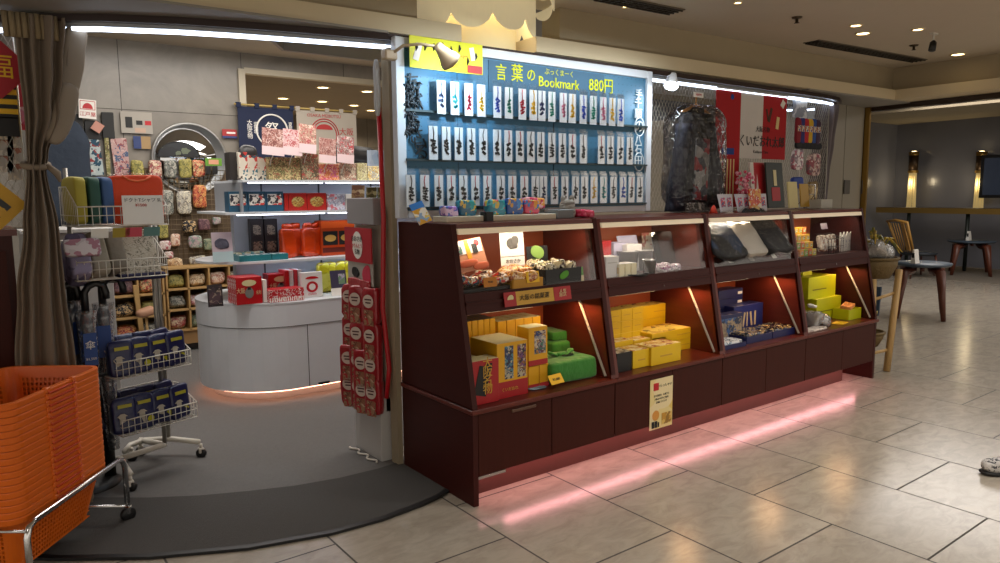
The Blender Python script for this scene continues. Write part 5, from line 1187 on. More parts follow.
# umbrellas in a stand
ux, uy = -1.50, 1.50
t = thing('umbrella_stand', 'black metal umbrella stand between the curtain and the wire racks', 'umbrella stand', (ux, uy, 0))
MB().lathe([(0, 0), (.17, 0), (.17, .02), (.14, .04), (0, .04)], n=28).build('base', M_black, t)
MB().tube([(.12, .0, .03), (.12, 0, .62)], .03, 10).build('post', M_black, t)
MB().tube([(.17 * math.cos(a), .13 * math.sin(a), .62) for a in [k * PI / 12 for k in range(24)]], .01, 8, True).build('ring', M_black, t)
MB().tube([(-.12, .03, .62), (-.125, .03, 1.15), (-.11, .03, 1.25), (-.06, .03, 1.28), (.0, .03, 1.25), (.02, .03, 1.15)], .02, 8).build('arch', M_black, t)
m_slv = glassy('umbrella_sleeve', '#e8e8ec', .06, .15, .6, 20, .07)
lbu = ['bagged umbrella with black crook handle, front left of the stand', 'bagged umbrella with black crook handle, front right of the stand', 'bagged umbrella with black crook handle, rear left of the stand', 'bagged umbrella hanging nearest the wire rack', 'bagged umbrella in the middle of the stand']
for k, (x, y, z, a) in enumerate(((-.07, -.09, .12, .3), (.05, -.10, .12, .1), (-.1, .05, .16, 2.0), (.14, -.03, .14, -.2), (.0, .0, .17, .5))):
    t = thing('umbrella', lbu[k], 'umbrella', (ux + x, uy + y, z + .05), a, 'bagged umbrellas in the black stand')
    MB().tube([(0, 0, .78), (0, 0, .86), (.0, 0, .89), (.02, 0, .92), (.055, 0, .935), (.09, 0, .92), (.10, 0, .88), (.10, 0, .85)], .019, 8).build('handle', M_black, t)
    MB().lathe([(0, 0), (.012, .02), (.026, .3), (.034, .62), (.03, .75), (.012, .80), (0, .8)], n=14).build('canopy', mat('umbrella_cloth', ['#50545c', '#3c4048'][0], .6, bump=.4, bscale=30), t)
    MB().lathe([(0, -.01), (.03, .0), (.04, .4), (.048, .74), (.052, .80)], n=16).build('sleeve', m_slv, t)
    lbm = MB().box((.0, -.045, .60), (.062, .003, .17)).build('blue_label', mat('label_blue', '#1c4488', .5), t)
    if k < 2: txt('傘', .05, M_paper, t, (0, -.048, .62)); txt('¥1,500', .018, M_paper, t, (0, -.048, .55))

# wire racks
m_rw = mat('rack_wire', '#cfc9bd', .4)
def wire_basket(par, loc, w, d, h, rz=0, low=.5, step=.032):
    """basket with a dipped front edge: front is -y"""
    b = bpy.data.objects.new('wire_basket', None)
    m = MB(Matrix.Translation(loc) @ Matrix.Rotation(rz, 4, 'Z')); r = .0022; hf = h * low; x, y = w / 2, d / 2
    top = [(-x, y, h), (-x, y * .1, h), (-x, -y, hf), (x, -y, hf), (x, y * .1, h), (x, y, h)]
    m.tube(top, r * 1.7, 6, True)
    for z in (0,): m.tube([(-x, y, z), (-x, -y, z), (x, -y, z), (x, y, z)], r * 1.4, 6, True)
    m.tube([(-x, y, hf * .55), (-x, -y, hf * .55), (x, -y, hf * .55), (x, y, hf * .55)], r, 6, True)
    n = int(w / step)
    for i in range(n + 1):
        q = -x + w * i / n; m.tube([(q, -y, hf), (q, -y, 0), (q, y, 0), (q, y, h)], r, 5)
    n = int(d / step)
    for i in range(1, n):
        q = -y + d * i / n; zt = h if q > y * .1 else hf + (h - hf) * (q + y) / (y * 1.1)
        m.tube([(-x, q, zt), (-x, q, 0), (x, q, 0), (x, q, zt)], r, 5)
    return m.build('wire_basket', m_rw, par)
R1 = Vector((-1.27, 1.60, 0))
t = thing('wire_rack', 'white wire basket rack on casters holding t-shirts and cloths', 'rack', R1, .0)
wire_basket(t, (0, -.12, 1.40), .43, .32, .2, .12); wire_basket(t, (-.02, -.12, 1.13), .43, .32, .19, .12)
MB().tube([(-.20, .0, .1), (-.20, 0, 1.7)], .012, 8).tube([(.20, .04, .1), (.20, .04, 1.6)], .012, 8).build('poles', mat('rack_pole', '#8c8880', .35, .6), t)
MB().tube([(-.2, .0, .1), (-.05, -.05, .1), (-.05, -.33, .1)], .018, 6).tube([(.20, .04, .1), (-.05, -.05, .1)], .018, 6).tube([(-.2, 0, .1), (-.26, .2, .1)], .018, 6).tube([(.2, 0.04, .1), (.1, .22, .1)], .018, 6).build('foot', m_rw, t)
for x, y in ((-.05, -.33), (.1, .22), (-.26, .2)): caster(t, x, y, .03, m_rw)
MB().box((-.2, -.012, 1.50), (.05, .03, .16), None, .004).box((-.2, -.012, 1.08), (.05, .03, .16), None, .004).build('bracket', m_rw, t)
R2 = Vector((-1.03, 1.72, 0))
t = thing('wire_rack', 'white wire basket rack on casters holding navy packs', 'rack', R2, .0)
wire_basket(t, (-.16, -.18, .60), .42, .32, .17, .32); wire_basket(t, (-.15, -.18, .29), .43, .33, .17, .32)
MB().tube([(0, .0, .1), (0, 0, 1.62)], .012, 8).build('pole', MATS['rack_pole'], t)
MB().tube([(-.24, .02, .07), (-.20, .07, .09), (-.12, .08, .1), (0, 0, .105), (.14, -.13, .09)], .017, 6).build('foot', m_rw, t)
for x, y in ((-.2, .03), (.14, -.16)): caster(t, x, y, .03, m_rw)
MB().tube([(0, 0, .62), (-.05, -.04, .62)], .01, 6).tube([(0, 0, .3), (-.05, -.04, .3)], .01, 6).build('bracket', m_rw, t)
# contents: t-shirts in basket A
def cloth(name, label, cat, x, y, z, w, d, h, m, rz=0, tilt=0, pw=.3, seed=1, grp=None, amp=.006):
    o = MB().blob((0, 0, h / 2), (w, d, h), 14, pw, amp, 14, (tilt, 0, 0), seed).build(name, m, None, (x, y, z), rz); return tag(o, label, cat, grp)
Rz = .12
def onR(R, dx_, dy_, z, a=Rz): v = Matrix.Rotation(a, 3, 'Z') @ Vector((dx_, dy_, 0)); return (R.x + v.x, R.y + v.y, z)
A_ = R1 + Vector((0, -.12, 0))
for k, (dx_, w, mm, lb) in enumerate(((-.185, .06, mat('tee_yellow', '#a89c38', .7), 'bagged yellow t-shirt at the left end of the top wire basket'), (-.12, .06, mat('tee_green', '#2c5448', .7), 'bagged green t-shirt in the top wire basket'), (-.06, .06, mat('tee_blue', '#3c5c8c', .7), 'bagged blue t-shirt beside the orange one'))):
    p = onR(A_, dx_, .0, 1.41); cloth('folded_shirt', lb, 't-shirt', p[0], p[1], p[2], w, .26, .24, mm, Rz, grp='t-shirts in the top wire basket')
p = onR(A_, .085, -.08, 1.41)
t = thing('folded_shirt', 'bagged orange t-shirt filling the front of the top wire basket', 't-shirt', p, Rz, 't-shirts in the top wire basket')
MB().blob((0, 0, .125), (.27, .07, .25), 14, .22, .008, 12).build('shirt', mat('tee_orange', '#e0440e', .65, bump=.3, bscale=10), t)
MB().tube([(-.07, -.036, .245), (-.04, -.04, .225), (0, -.042, .218), (.04, -.04, .225), (.07, -.036, .245)], .006, 6).build('collar', mat('collar_orange', '#d8602c', .65), t)
MB().blob((0, 0, .128), (.285, .08, .262), 14, .2, .01, 14).build('clear_bag', M_film, t)
o = MB().box((0, 0, 0), (.20, .003, .15)).build('price_sign', M_paper, None, onR(A_, .09, -.168, 1.48)); o.rotation_euler.z = Rz; tag(o, 'white price sign clipped to the front of the top wire basket', 'sign')
txt('ドクトTシャツ SL', .024, M_dark, o, (0, -.003, .05)); txt('¥1500', .022, M_red, o, (-.01, -.003, .024))
# colour samples below
for k, (dx_, mm, lb) in enumerate(((-.12, M_paper, 'white'), (-.02, mat('swatch_olive', '#a08c30', .6), 'olive'), (.04, mat('swatch_pink', '#c84c5c', .6), 'pink'), (.13, mat('swatch_teal', '#5c8480', .6), 'grey teal'))):
    o = MB().box((0, 0, 0), (.08, .004, .05), (.3, 0, 0)).build('colour_swatch', mm, None, onR(A_, dx_, -.155, 1.365)); o.rotation_euler.z = Rz; tag(o, '%s cloth swatch hanging below the top wire basket' % lb, 'swatch', 'cloth swatches')
B_ = R1 + Vector((-.02, -.12, .03))
for k, (dx_, dy_, w, mm, lb) in enumerate(((-.19, -.04, .1, pmat('lavender_cloth', ['#8c84a0', '#6c6480', '#a8a0b8'], 12, .8), 'folded lavender patterned cloth at the left of the second wire basket'),
        (-.09, .0, .09, mat('cloth_beige', '#9c9484', .85, bump=.4, bscale=12), 'folded beige cloth in the second wire basket'), (.0, .02, .09, mat('cloth_grey', '#7c7468', .85, bump=.4, bscale=12), 'folded grey cloth in the second wire basket'))):
    p = onR(B_, dx_, dy_, 1.11); cloth('folded_cloth', lb, 'cloth', p[0], p[1], p[2], w, .2, .24, mm, Rz, -.5, seed=k + 2, grp='cloths in the second wire basket')
p = onR(B_, .10, -.06, 1.115)
t = thing('folded_cloth', 'cream cloth printed with fine drawings and navy edge in the second wire basket', 'cloth', p, Rz, 'cloths in the second wire basket')
MB().box((0, .03, .13), (.21, .04, .27), (-.45, 0, 0), .008).build('printed_cloth', pmat('sketch_cloth', ['#b8b0a0', '#b8b0a0', '#a8a090', '#6c6658', '#b8b0a0', '#b0a898'], 70, .8), t)
MB().box((0, -.03, .012), (.23, .1, .035), (0, 0, 0), .006).build('navy_edge', mat('navy_cloth', '#1c1c40', .8), t)
p = onR(B_, -.19, -.178, 1.255)
o = cloth('hanging_pack', 'white and pink bag hooked on the second wire basket', 'pack', p[0], p[1], p[2], .16, .03, .09, pmat('white_pink', ['#c0b8bc', '#a87888', '#d0c8cc'], 25, .3), 0, -.4)
# navy packs in rack 2
m_np = mat('navy_pack', '#151a48', .35, bump=.4, bscale=16)
def navy_packs(z, w, n, where):
    for k in range(n):
        for r_ in range(2):
            q = Matrix.Rotation(.32, 3, 'Z') @ Vector((-w / 2 + .045 + k * (w - .06) / (n - .4), -.115 + r_ * .15, 0)); x, y = R2.x - .16 + q.x, R2.y - .18 + q.y
            t = thing('navy_pack', 'navy plastic pack with yellow print, %s in the %s row, %s wire basket' % (ORD[k + 1], ('front', 'back')[r_], where), 'pack', (x, y, z + .006), .32 + (-.15 + .1 * k), 'navy packs in the %s wire basket' % where)
            MB().blob((0, 0, .09), (.125, .06, .19), 10, .3, .008, 18, (-.12, 0, 0), k + r_ * 3).build('bag', m_np, t)
            MB().box((0, -.030, .145), (.07, .003, .018), (-.12, 0, 0)).build('yellow_words', mat('pack_word_yellow', '#a8a028', .5), t)
            if r_ == 0:
                MB().prism([(-.03, .02), (.0, .02), (.0, .09), (.012, .09), (-.005, .105), (-.025, .105), (-.042, .09), (-.03, .09)], -.034, -.031, 'y').build('white_shirt_print', mat('print_offwhite', '#b0a898', .6), t)
                MB().lathe([(0, -.0315), (.019, -.0315)], (.03, 0, .05), 14).build('tmp', M_yel, t) if False else MB().add([(.03 + .018 * math.cos(a), -.0345, .045 + .018 * math.sin(a)) for a in [i * PI / 8 for i in range(16)]], [tuple(range(16))]).build('yellow_disc', mat('disc_yellow', '#b8b41c', .5), t)
navy_packs(.605, .42, 4, 'upper'); navy_packs(.295, .43, 4, 'lower')
# white low counter behind the racks
t = thing('white_counter', 'plain white counter behind the curtain and the wire racks', 'counter', (-1.60, 2.55, 0))
MB().span((-.02, 0, .0), (.46, .5, 1.32), .004).build('body', mat('counter_white', '#a8a6a2', .5), t); MB().span((-.04, -.02, 1.32), (.48, .52, 1.345), .003).build('top', mat('counter_white2', '#b4b2ae', .4), t)

# ================================================================ SHOP BACK: garments, mirror, shelves on the marble wall
YW = YB - .002
o = MB().blob((0, 0, 0), (.46, .16, 1.0), 20, .5, .03, 5).build('denim_garment', mat('denim', '#26303e', .85, bump=.4, bscale=14), None, (W(63, 172, y=4.98).x, 4.98, W(63, 175, y=4.98).z)); tag(o, 'dark denim coat hanging beside the curtain', 'garment')
o['category'] = 'coat'
def hang(label, px0, px1, py0, py1, Y, m, name='hanging_cloth', cat='cloth', tilt=0, th=.012, grp='printed cloths hanging at the back wall'):
    a = W(px0, py0, y=Y); b = W(px1, py1, y=Y)
    o = MB().blob((0, 0, 0), (b.x - a.x, th * 2, a.z - b.z), 14, .12, .006, 9, seed=px0).build(name, m, None, ((a.x + b.x) / 2, Y, (a.z + b.z) / 2)); o.rotation_euler.y = tilt
    return tag(o, label, cat, grp)
hang('white cloth printed with navy and red boats hanging above the orange t-shirt', 77, 103, 137, 176, 5.05, pmat('boats', ['#a8b4b4', '#1c3848', '#a8b4b4', '#8c3838', '#b8c0bc', '#24485c'], 26, .8), tilt=-.06)
hang('olive floral cloth hanging right of the boat printed cloth', 104, 111, 138, 176, 5.05, pmat('olive_floral', ['#6c6c40', '#8c8458', '#a8a07c', '#5c4c38'], 40, .8))
hang('pale pink cloth with small figures hanging beside the olive cloth', 111, 130, 138, 178, 5.05, pmat('pink_figures', ['#b49490', '#b49490', '#8c4c50', '#b49490', '#4c5c78', '#c0a49c'], 40, .8), tilt=-.06)
hang('black hat-like bag hanging at the left above the boat cloth', 72, 84, 114, 140, 5.05, M_dark, 'black_bag', 'bag', grp='black bags under the marble wall')
hang('black wrinkled bag hanging in the middle above the boat cloth', 84, 101, 120, 140, 5.05, M_dark, 'black_bag', 'bag', grp='black bags under the marble wall')
hang('black tall bag hanging right, beside the pinned leaflets', 101, 115, 112, 139, 5.05, M_dark, 'black_bag', 'bag', grp='black bags under the marble wall')
def wallcard(name, label, cat, px0, px1, py0, py1, Y, m, rot=(0, 0, 0)):
    a = W(px0, py0, y=Y); b = W(px1, py1, y=Y); o = MB().box((0, 0, 0), (b.x - a.x, .004, a.z - b.z)).build(name, m, None, ((a.x + b.x) / 2, Y, (a.z + b.z) / 2)); o.rotation_euler = rot
    tag(o, label, cat); return o, b.x - a.x, a.z - b.z
o, w_, h_ = wallcard('red_print_sign', 'white sign with a red cap emblem above the black bags', 'sign', 78, 97, 99, 119, 5.0, M_paper, (0, .05, 0))
MB().add([(w_ * .3 * math.cos(a), -.004, h_ * .02 + h_ * .3 * math.sin(a)) for a in [i * PI / 10 for i in range(11)]], [tuple(range(11))]).build('red_cap', M_red, o)
MB().box((0, -.003, -h_ * .02), (w_ * .85, .001, h_ * .03)).box((0, -.003, h_ * .42), (w_ * .85, .001, h_ * .03)).box((-w_ * .42, -.003, h_ * .2), (w_ * .03, .001, h_ * .45)).box((w_ * .42, -.003, h_ * .2), (w_ * .03, .001, h_ * .45)).build('red_border', M_red, o)
txt('江戸屋', h_ * .26, M_red, o, (0, -.004, -h_ * .28))
wallcard('paper_note', 'small peach paper note pinned on the black bags', 'note', 92, 103, 122, 132, 4.99, mat('note_peach', '#b88474', .7), (0, .6, 0))
o, w_, h_ = wallcard('leaflet', 'grey leaflet with small product pictures on the marble wall', 'leaflet', 120, 153, 111, 134, YW - .03, mat('leaflet_grey', '#a09a90', .6))
face_print(o, 'black_figure', (w_ * .22, .002, h_ * .5), M_dark, (-w_ * .25, -.003, 0)); face_print(o, 'dark_shape', (w_ * .2, .002, h_ * .2), M_dark, (w_ * .08, -.003, 0)); face_print(o, 'red_shape', (w_ * .2, .002, h_ * .2), M_red, (w_ * .36, -.003, 0)); face_print(o, 'peach_panel', (w_ * .35, .002, h_ * .22), mat('peach_panel', '#b89c88', .6), (w_ * .1, -.003, -h_ * .35))
o, w_, h_ = wallcard('leaflet', 'blue and tan leaflet below the grey one on the marble wall', 'leaflet', 133, 151, 136, 149, YW - .03, mat('leaflet_tan', '#9c8058', .6)); face_print(o, 'blue_panel', (w_ * .45, .002, h_), mat('panel_blue', '#2c3c6c', .6), (-w_ * .28, -.003, 0))
o, w_, h_ = wallcard('leaflet', 'small red and blue leaflet right of the round mirror', 'leaflet', 222, 237, 129, 138.5, YW - .03, mat('leaflet_red', '#a02c2c', .6)); face_print(o, 'blue_strip', (w_, .002, h_ * .25), mat('panel_blue', '#2c3c6c', .6), (0, -.003, -h_ * .37)); face_print(o, 'white_strip', (w_ * .6, .002, h_ * .2), M_paper, (w_ * .1, -.003, h_ * .1))
# arched mirror
t = thing('round_mirror', 'round mirror in a silver frame on the marble wall', 'mirror', (W(189, 160, y=YW).x, YW - .03, 1.925), 0)
MB().lathe([(0, -.02), (.345, -.02), (.345, .0), (0, 0)], n=48, axis=(0, 1, 0)).build('glass', mat('mirror_glass', '#d8dce0', .03, 1), t)
MB().tube([(.355 * math.cos(a), -.015, .355 * math.sin(a)) for a in [k * PI / 30 for k in range(60)]], .011, 8, True).build('frame', mat('mirror_frame', '#a8a8a6', .3, .8), t)
t = thing('folding_fan', 'dark patterned open folding fan before the round mirror', 'fan', (W(179, 160, y=5.05).x, 5.04, W(180, 157, y=5.05).z))
MB().add([(.2 * math.cos(a), 0, .15 * math.sin(a)) for a in [i * PI / 16 for i in range(17)]] + [(.05 * math.cos(a), -.01, .02 * math.sin(a)) for a in [PI - i * PI / 16 for i in range(17)]], [(i, i + 1, 32 - i, 33 - i) for i in range(16)]).build('leaf', pmat('fan_pattern', ['#14161a', '#2c3034', '#14161a', '#5c6450', '#1c2024'], 14, .6), t)
MB().tube([(.2 * math.cos(a), 0, .15 * math.sin(a)) for a in [i * PI / 16 for i in range(17)]], .005, 5).build('edge', M_black, t)

# wire grid with hanging packs above the cubby shelf
gx0, gx1 = -.62, .40
t = thing('wire_grid', 'wire grid panel on the back wall carrying hanging packs', 'grid', (gx0, 5.04, .86))
m = MB()
for i in range(21): m.tube([((gx1 - gx0) * i / 20, 0, 0), ((gx1 - gx0) * i / 20, 0, .95)], .003, 5)
for i in range(20): m.tube([(0, 0, .95 * i / 19), (gx1 - gx0, 0, .95 * i / 19)], .003, 5)
m.build('wires', mat('grid_brown', '#6c5c44', .5), t)
MB().span((-.02, .02, -.02), (gx1 - gx0 + .02, .04, .97)).build('backing', mat('grid_back', '#5c4c3a', .8), t)
pats = [['#4c5c34', '#8c8450', '#c0b070', '#7c2c2c'], ['#7c3c3c', '#b89c8c', '#a84848', '#d8c8a8'], ['#6c7068', '#a8a498', '#4c4c48'], ['#8c8440', '#a89c58', '#5c5c30'], ['#9c2c2c', '#c87c58', '#4c6c44', '#d8b888'], ['#a8a498', '#c8c0a8', '#68605c'], ['#b85c38', '#c89858', '#7c2420'], ['#14161c', '#c8a878', '#14161c'], ['#5c3c44', '#7c5c5c', '#4c3038'], ['#c8a890', '#a87060', '#d8c8b8'], ['#687870', '#98a090', '#a88c94'], ['#506050', '#708068', '#8c8c70'], ['#b8a8a0', '#a04c58', '#d0c8c4'], ['#c0a078', '#d8c8a8', '#8c6c50']]
gp = [pmat('goods_%d' % i, p, 55, .6) for i, p in enumerate(pats)]
hp = [(131, 145, 160, 178, 3), (149, 163, 160, 178, 1), (164, 178, 160, 178, 2), (179, 193, 159, 178, 3), (193, 206, 160, 177, 4), (162, 175, 190, 215, 2), (177, 193, 191, 214, 5), (193, 208, 185, 208, 6), (159, 170, 224, 238, 3), (183, 197, 221, 232, 7), (199, 211, 219, 230, 8), (171, 181, 234, 246, 9), (189, 203, 236, 248, 10), (204, 214, 239, 250, 11), (160, 172, 241, 250, 12), (165, 174, 252, 258, 12), (190, 208, 257, 264, 5), (168, 184, 259, 266, 13), (213, 222, 217, 224, 10), (150, 160, 205, 222, 13)]
rowname = {0: 'top', 1: 'second', 2: 'third', 3: 'lowest'}
for k, (a, b, c_, d_, g) in enumerate(hp):
    rn = 0 if k < 5 else 1 if k < 8 else 2 if k < 12 else 3
    nth = k - (0, 5, 8, 12)[rn] + 1
    aa = W(a, c_, y=4.97); bb = W(b, d_, y=4.97)
    o = MB().blob((0, 0, 0), (bb.x - aa.x, .05, aa.z - bb.z), 10, .4, .01, 14, seed=k).build('hanging_pack', gp[g], None, ((aa.x + bb.x) / 2, 5.008, (aa.z + bb.z) / 2))
    tag(o, 'patterned fabric pack on the wire grid, %s in its %s row' % (ORD[nth], rowname[rn]), 'pack', 'fabric packs on the wire grid')
o, w_, h_ = wallcard('green_tag', 'green topped card hanging on the grid below the mirror', 'card', 205, 222, 158, 166, 4.94, mat('tag_green', '#5c8c28', .6)); face_print(o, 'orange_panel', (w_ * .6, .002, h_ * .6), mat('tag_peach', '#c89070', .6), (0, -.003, 0))
for k, px in enumerate((208, 215)):
    hang('%s black toe sock hanging under the green topped card' % ('left', 'right')[k], px - 2.5, px + 2.5, 166, 174, 4.95, M_black, 'sock', 'sock', grp='black socks on the grid')
# cubby shelf
def cubby(label, x0, x1, z0, z1, cols_, rows_, y0=4.72, y1=5.03):
    t = thing('cubby_shelf', label, 'shelf', (x0, y0, z0)); w, h, d = x1 - x0, z1 - z0, y1 - y0; m = MB()
    for i in range(cols_ + 1): m.span((w * i / cols_ - .008, 0, 0), (w * i / cols_ + .008, d, h))
    for i in range(rows_ + 1): m.span((-.008, 0, h * i / rows_ - .008), (w + .008, d, h * i / rows_ + .008))
    m.build('dividers', mat('shelf_pine', '#a88654', .6, vary=.1), t); MB().span((0, d - .01, 0), (w, d, h)).build('back', mat('shelf_back', '#8c7048', .7), t)
    MB().span((0, .02, -.14), (w, d, -.008)).build('base', mat('shelf_pine_low', '#94744a', .6), t)
    MB().span((0.02, .04, -.2), (w - .02, d, -.14)).build('plinth', M_black, t)
    return t, w / cols_, h / rows_
def fill(where, x0, z0, cw, rh, cols_, rows_, y=4.84):
    for i in range(cols_):
        for j in range(rows_):
            k = i * 3 + j * 5 + cols_
            o = MB().blob((0, 0, .06), (cw * .78, .13, .12), 10, .5, .016, 14, (-.35, 0, 0), k).build('folded_pouch', gp[(k * 3 + i) % len(gp)], None, (x0 + cw * (i + .5), y, z0 + j * rh + .012))
            tag(o, 'folded pouch in the %s cubby shelf, %s row, %s compartment' % (where, ('bottom', 'middle', 'top')[j], ORD[i + 1]), 'pouch', 'folded pouches in the ' + where + ' cubby shelf')
sx0 = W(166, 269, y=4.72).x; t, cw, rh = cubby('wooden cubby shelf of folded pouches beside the white island', sx0, sx0 + 1.0, .22, .84, 5, 3); fill('right', sx0, .22, cw, rh, 5, 3)
sx1 = W(108, 268, y=4.6).x; t, cw, rh = cubby('wooden cubby shelf of folded pouches behind the wire racks', sx1, sx1 + .44, .22, .84, 2, 3, 4.5, 4.85); fill('left', sx1, .22, cw, rh, 2, 3, 4.62)
a = W(140, 282, y=4.45)
o = MB().span((-.02, -.02, 0), (.02, .02, .72)).build('wooden_post', MATS['shelf_pine'], None, (a.x, 4.45, .02)); o.rotation_euler.y = -.06; tag(o, 'wooden post leaning between the two cubby shelves', 'post')
o = MB().blob((0, 0, 0), (.16, .12, .08), 10, .6, .01, 12, (0, -.3, 0)).build('wooden_hand', mat('pale_wood', '#b08468', .6), None, W(146, 312, y=4.2)); tag(o, 'pale wooden form sticking out before the left cubby shelf', 'display form'); 
o = MB().tube([(0, 0, .0), (0, 0, .45)], .012, 6).build('form_rod', MATS['shelf_pine'], o, (0, 0, -.47))

# ================================================================ THE WHITE ISLAND
m_isl = mat('island_white', '#e0e4ea', .35); m_isl2 = mat('island_edge', '#cdd1d6', .3)
IX, IY, IR = .06, 2.95, .575; IX1 = 2.1
def stad(r, x1=IX1, inset=0, yc=IY, xc=IX, n=20):
    return [(x1, yc - r)] + [(xc - r * math.sin(math.radians(a)), yc - r * math.cos(math.radians(a))) for a in [180 * i / n for i in range(n + 1)]] + [(x1, yc + r)]
t = thing('white_island', 'white oblong display island with rounded end standing in the shop', 'display island', (0, 0, 0))
MB().prism(stad(IR), .09, .57).build('body', m_isl, t)
MB().prism(stad(IR - .008), .568, .578).build('shadow_gap', mat('gap_dark', '#3c3c40', .6), t)
MB().prism(stad(IR + .004), .576, .745).build('counter_band', m_isl, t)
MB().prism(stad(IR + .006), .745, .757).build('counter_top', m_isl2, t)
MB().span((.118, IY - IR - .002, .09), (.123, IY - IR, .57)).build('seam', MATS['gap_dark'], t)
MB().prism(stad(IR - .10), .0, .09).build('plinth', mat('plinth_grey', '#8c8c8c', .6), t)
MB().strip([(p[0], p[1]) for p in stad(IR - .05)], .02, .075, .089).build('plinth_light', mat('peach_led', '#ffffff', .5, emit='#ffb08c', es=9), t)
MB().span((.19, IY - IR - .012, .094), (.28, IY - IR, .11)).build('latch', M_black, t)
# gondola above
t = thing('island_shelving', 'white back-to-back shelving with lit shelves on the island', 'shelving', (0, 0, .758))
gxl = -.22
MB().span((gxl, 2.93, 0), (IX1, 3.01, .93)).build('back_panel', mat('gondola_white', '#b9c0cc', .4), t)
for x in (.0, .48, .96, 1.44): MB().span((x, 2.924, 0), (x + .012, 2.93, .93)).build('slotted_rail', mat('slot_grey', '#4c5058', .5), t)
def shelf(z, pts, lip):
    MB().prism(pts, z - .018, z).build('shelf', m_isl2, t)
    return z
zs3 = W(300, 259, y=2.55).z - .758; zs2 = W(300, 211, y=2.6).z - .758; zs1 = W(300, 180, y=2.6).z - .758
shelf(zs3, stad(.42, IX1, n=20, yc=2.97, xc=-.08), 0)
shelf(zs2, [(-.38, 2.58), (IX1, 2.58), (IX1, 3.36), (-.38, 3.36)], 0)
shelf(zs1, [(gxl - .02, 2.60), (IX1, 2.60), (IX1, 3.34), (gxl - .02, 3.34)], 0)
MB().span((gxl - .03, 2.62, zs2), (gxl - .015, 3.3, zs1 - .018)).build('end_panel', mat('end_grey', '#8a8c90', .5), t)
m_sled = mat('shelf_led', '#ffffff', .5, emit='#e4ecff', es=7)
for zz, x0, yy in ((zs1, gxl + .04, 2.64), (zs2, gxl - .06, 2.62), (zs3, -.1, 2.66)):
    MB().span((x0, yy, zz - .025), (.40, yy + .03, zz - .018)).build('shelf_light', m_sled, t); MB().span((.44, yy, zz - .025), (1.3, yy + .03, zz - .018)).build('shelf_light', m_sled, t)
SZ = {1: .758 + zs1 + .001, 2: .758 + zs2 + .001, 3: .758 + zs3 + .001, 0: .758 + .001}

def ib(name, label, cat, a, b, ptop, Y, lev, d, m, **k): return bx(name, label, cat, a, b, ptop, Y, SZ[lev], d, m, **k)
m_tin = mat('tin_red', '#b8101c', .3, coat=.3); m_tinw = mat('tin_white', '#d8d4d0', .35)
m_check = pmat('tin_check', ['#b8101c', '#d8d0cc', '#b8101c', '#c83038'], 60, .4)
def tinart(o, w, h, d):
    MB().lathe([(0, 0), (.5, 0)], n=4).build('tmp', m_tin, o) if False else None
    e = -d / 2 - .0018
    MB().add([(w * .0 + w * .28 * math.cos(a), e, h * .78 + h * .12 * math.sin(a)) for a in [i * PI / 8 for i in range(16)]], [tuple(range(16))]).build('cream_plaque', m_creamtop, o)
    MB().add([(w * .0 + w * .17 * math.cos(a), e - .0008, h * .42 + h * .2 * math.sin(a)) for a in [i * PI / 8 for i in range(16)]], [tuple(range(16))]).build('grey_motif', mat('motif_grey', '#7c7c78', .5), o)
    MB().box((0, e - .001, h * .58), (w * .12, .001, h * .1)).build('black_motif', M_dark, o)
    txt('大阪', h * .22, m_creamtop, o, (-w * .33, e - .001, h * .5), sx=.7); txt('名物', h * .16, m_creamtop, o, (w * .36, e - .001, h * .4), sx=.6)
for k in range(5):
    x, w, h = rect(224, 262, 279, 2.45, SZ[0]); x = rect(236, 262, 279, 2.45, SZ[0])[0]; w = rect(236, 262, 279, 2.45, SZ[0])[1]
    o = carton('red_tin', 'square red tin, %s of five stood one behind another on the island' % ('front', 'second', 'third', 'fourth', 'rear')[k], 'tin', (x + .0, 2.46 + k * .042, SZ[0]), (w, .038, h), m_tin, group='square red tins stood in a row', side=(m_check, .8, .95))
    if k == 0: tinart(o, w, h, .038)
for k in range(3):
    x, w, h = rect(270, 295, 277, 2.62, SZ[0]); o = carton('red_tin', 'square red tin in the right hand pile, %s from the front' % ORD[k + 1], 'tin', (x, 2.66 + k * .045, SZ[0]), (w, .04, h + .015), m_tin, group='square red tins behind the flat tin')
    if k == 0: tinart(o, w, h + .015, .04)
o = ib('paper_band', 'narrow white paper band box between the red tins', 'box', 262.5, 266.5, 280, 2.47, 0, .12, M_paper)
o = ib('flat_tin', 'flat red and white striped tin lying before the right pile', 'tin', 269, 304, 290.5, 2.42, 0, .14, m_check, top=(m_tin, .98, .98))
w_ = o.dimensions.x; m = MB()
for k in range(16): m.box((-w_ / 2 + w_ * (k + .5) / 16, -.071, .018), (w_ / 34, .001, .03))
m.build('white_stripes', M_paper, o)
for k in range(4):
    x, w, h = rect(286, 290, 271, 2.6, SZ[0]); o = carton('red_book_box', 'slim red and white upright box, %s from the left behind the white tin' % ORD[k + 1], 'box', (x + k * .034, 2.62, SZ[0]), (.03, .15, h), m_tin if k % 2 == 0 else m_tinw, group='slim upright red boxes')
o = ib('white_tin', 'white tin with red ornament standing on the island', 'tin', 301, 322, 273, 2.50, 0, .04, m_tinw)
w_, h_ = o.dimensions.x, o.dimensions.z
MB().add([(w_ * .28 * math.cos(a), -.022, h_ * .42 + h_ * .22 * math.sin(a)) for a in [i * PI / 8 for i in range(16)]], [tuple(range(16))]).build('red_ring', m_tin, o)
MB().add([(w_ * .16 * math.cos(a), -.023, h_ * .42 + h_ * .13 * math.sin(a)) for a in [i * PI / 8 for i in range(16)]], [tuple(range(16))]).build('white_disc', m_tinw, o)
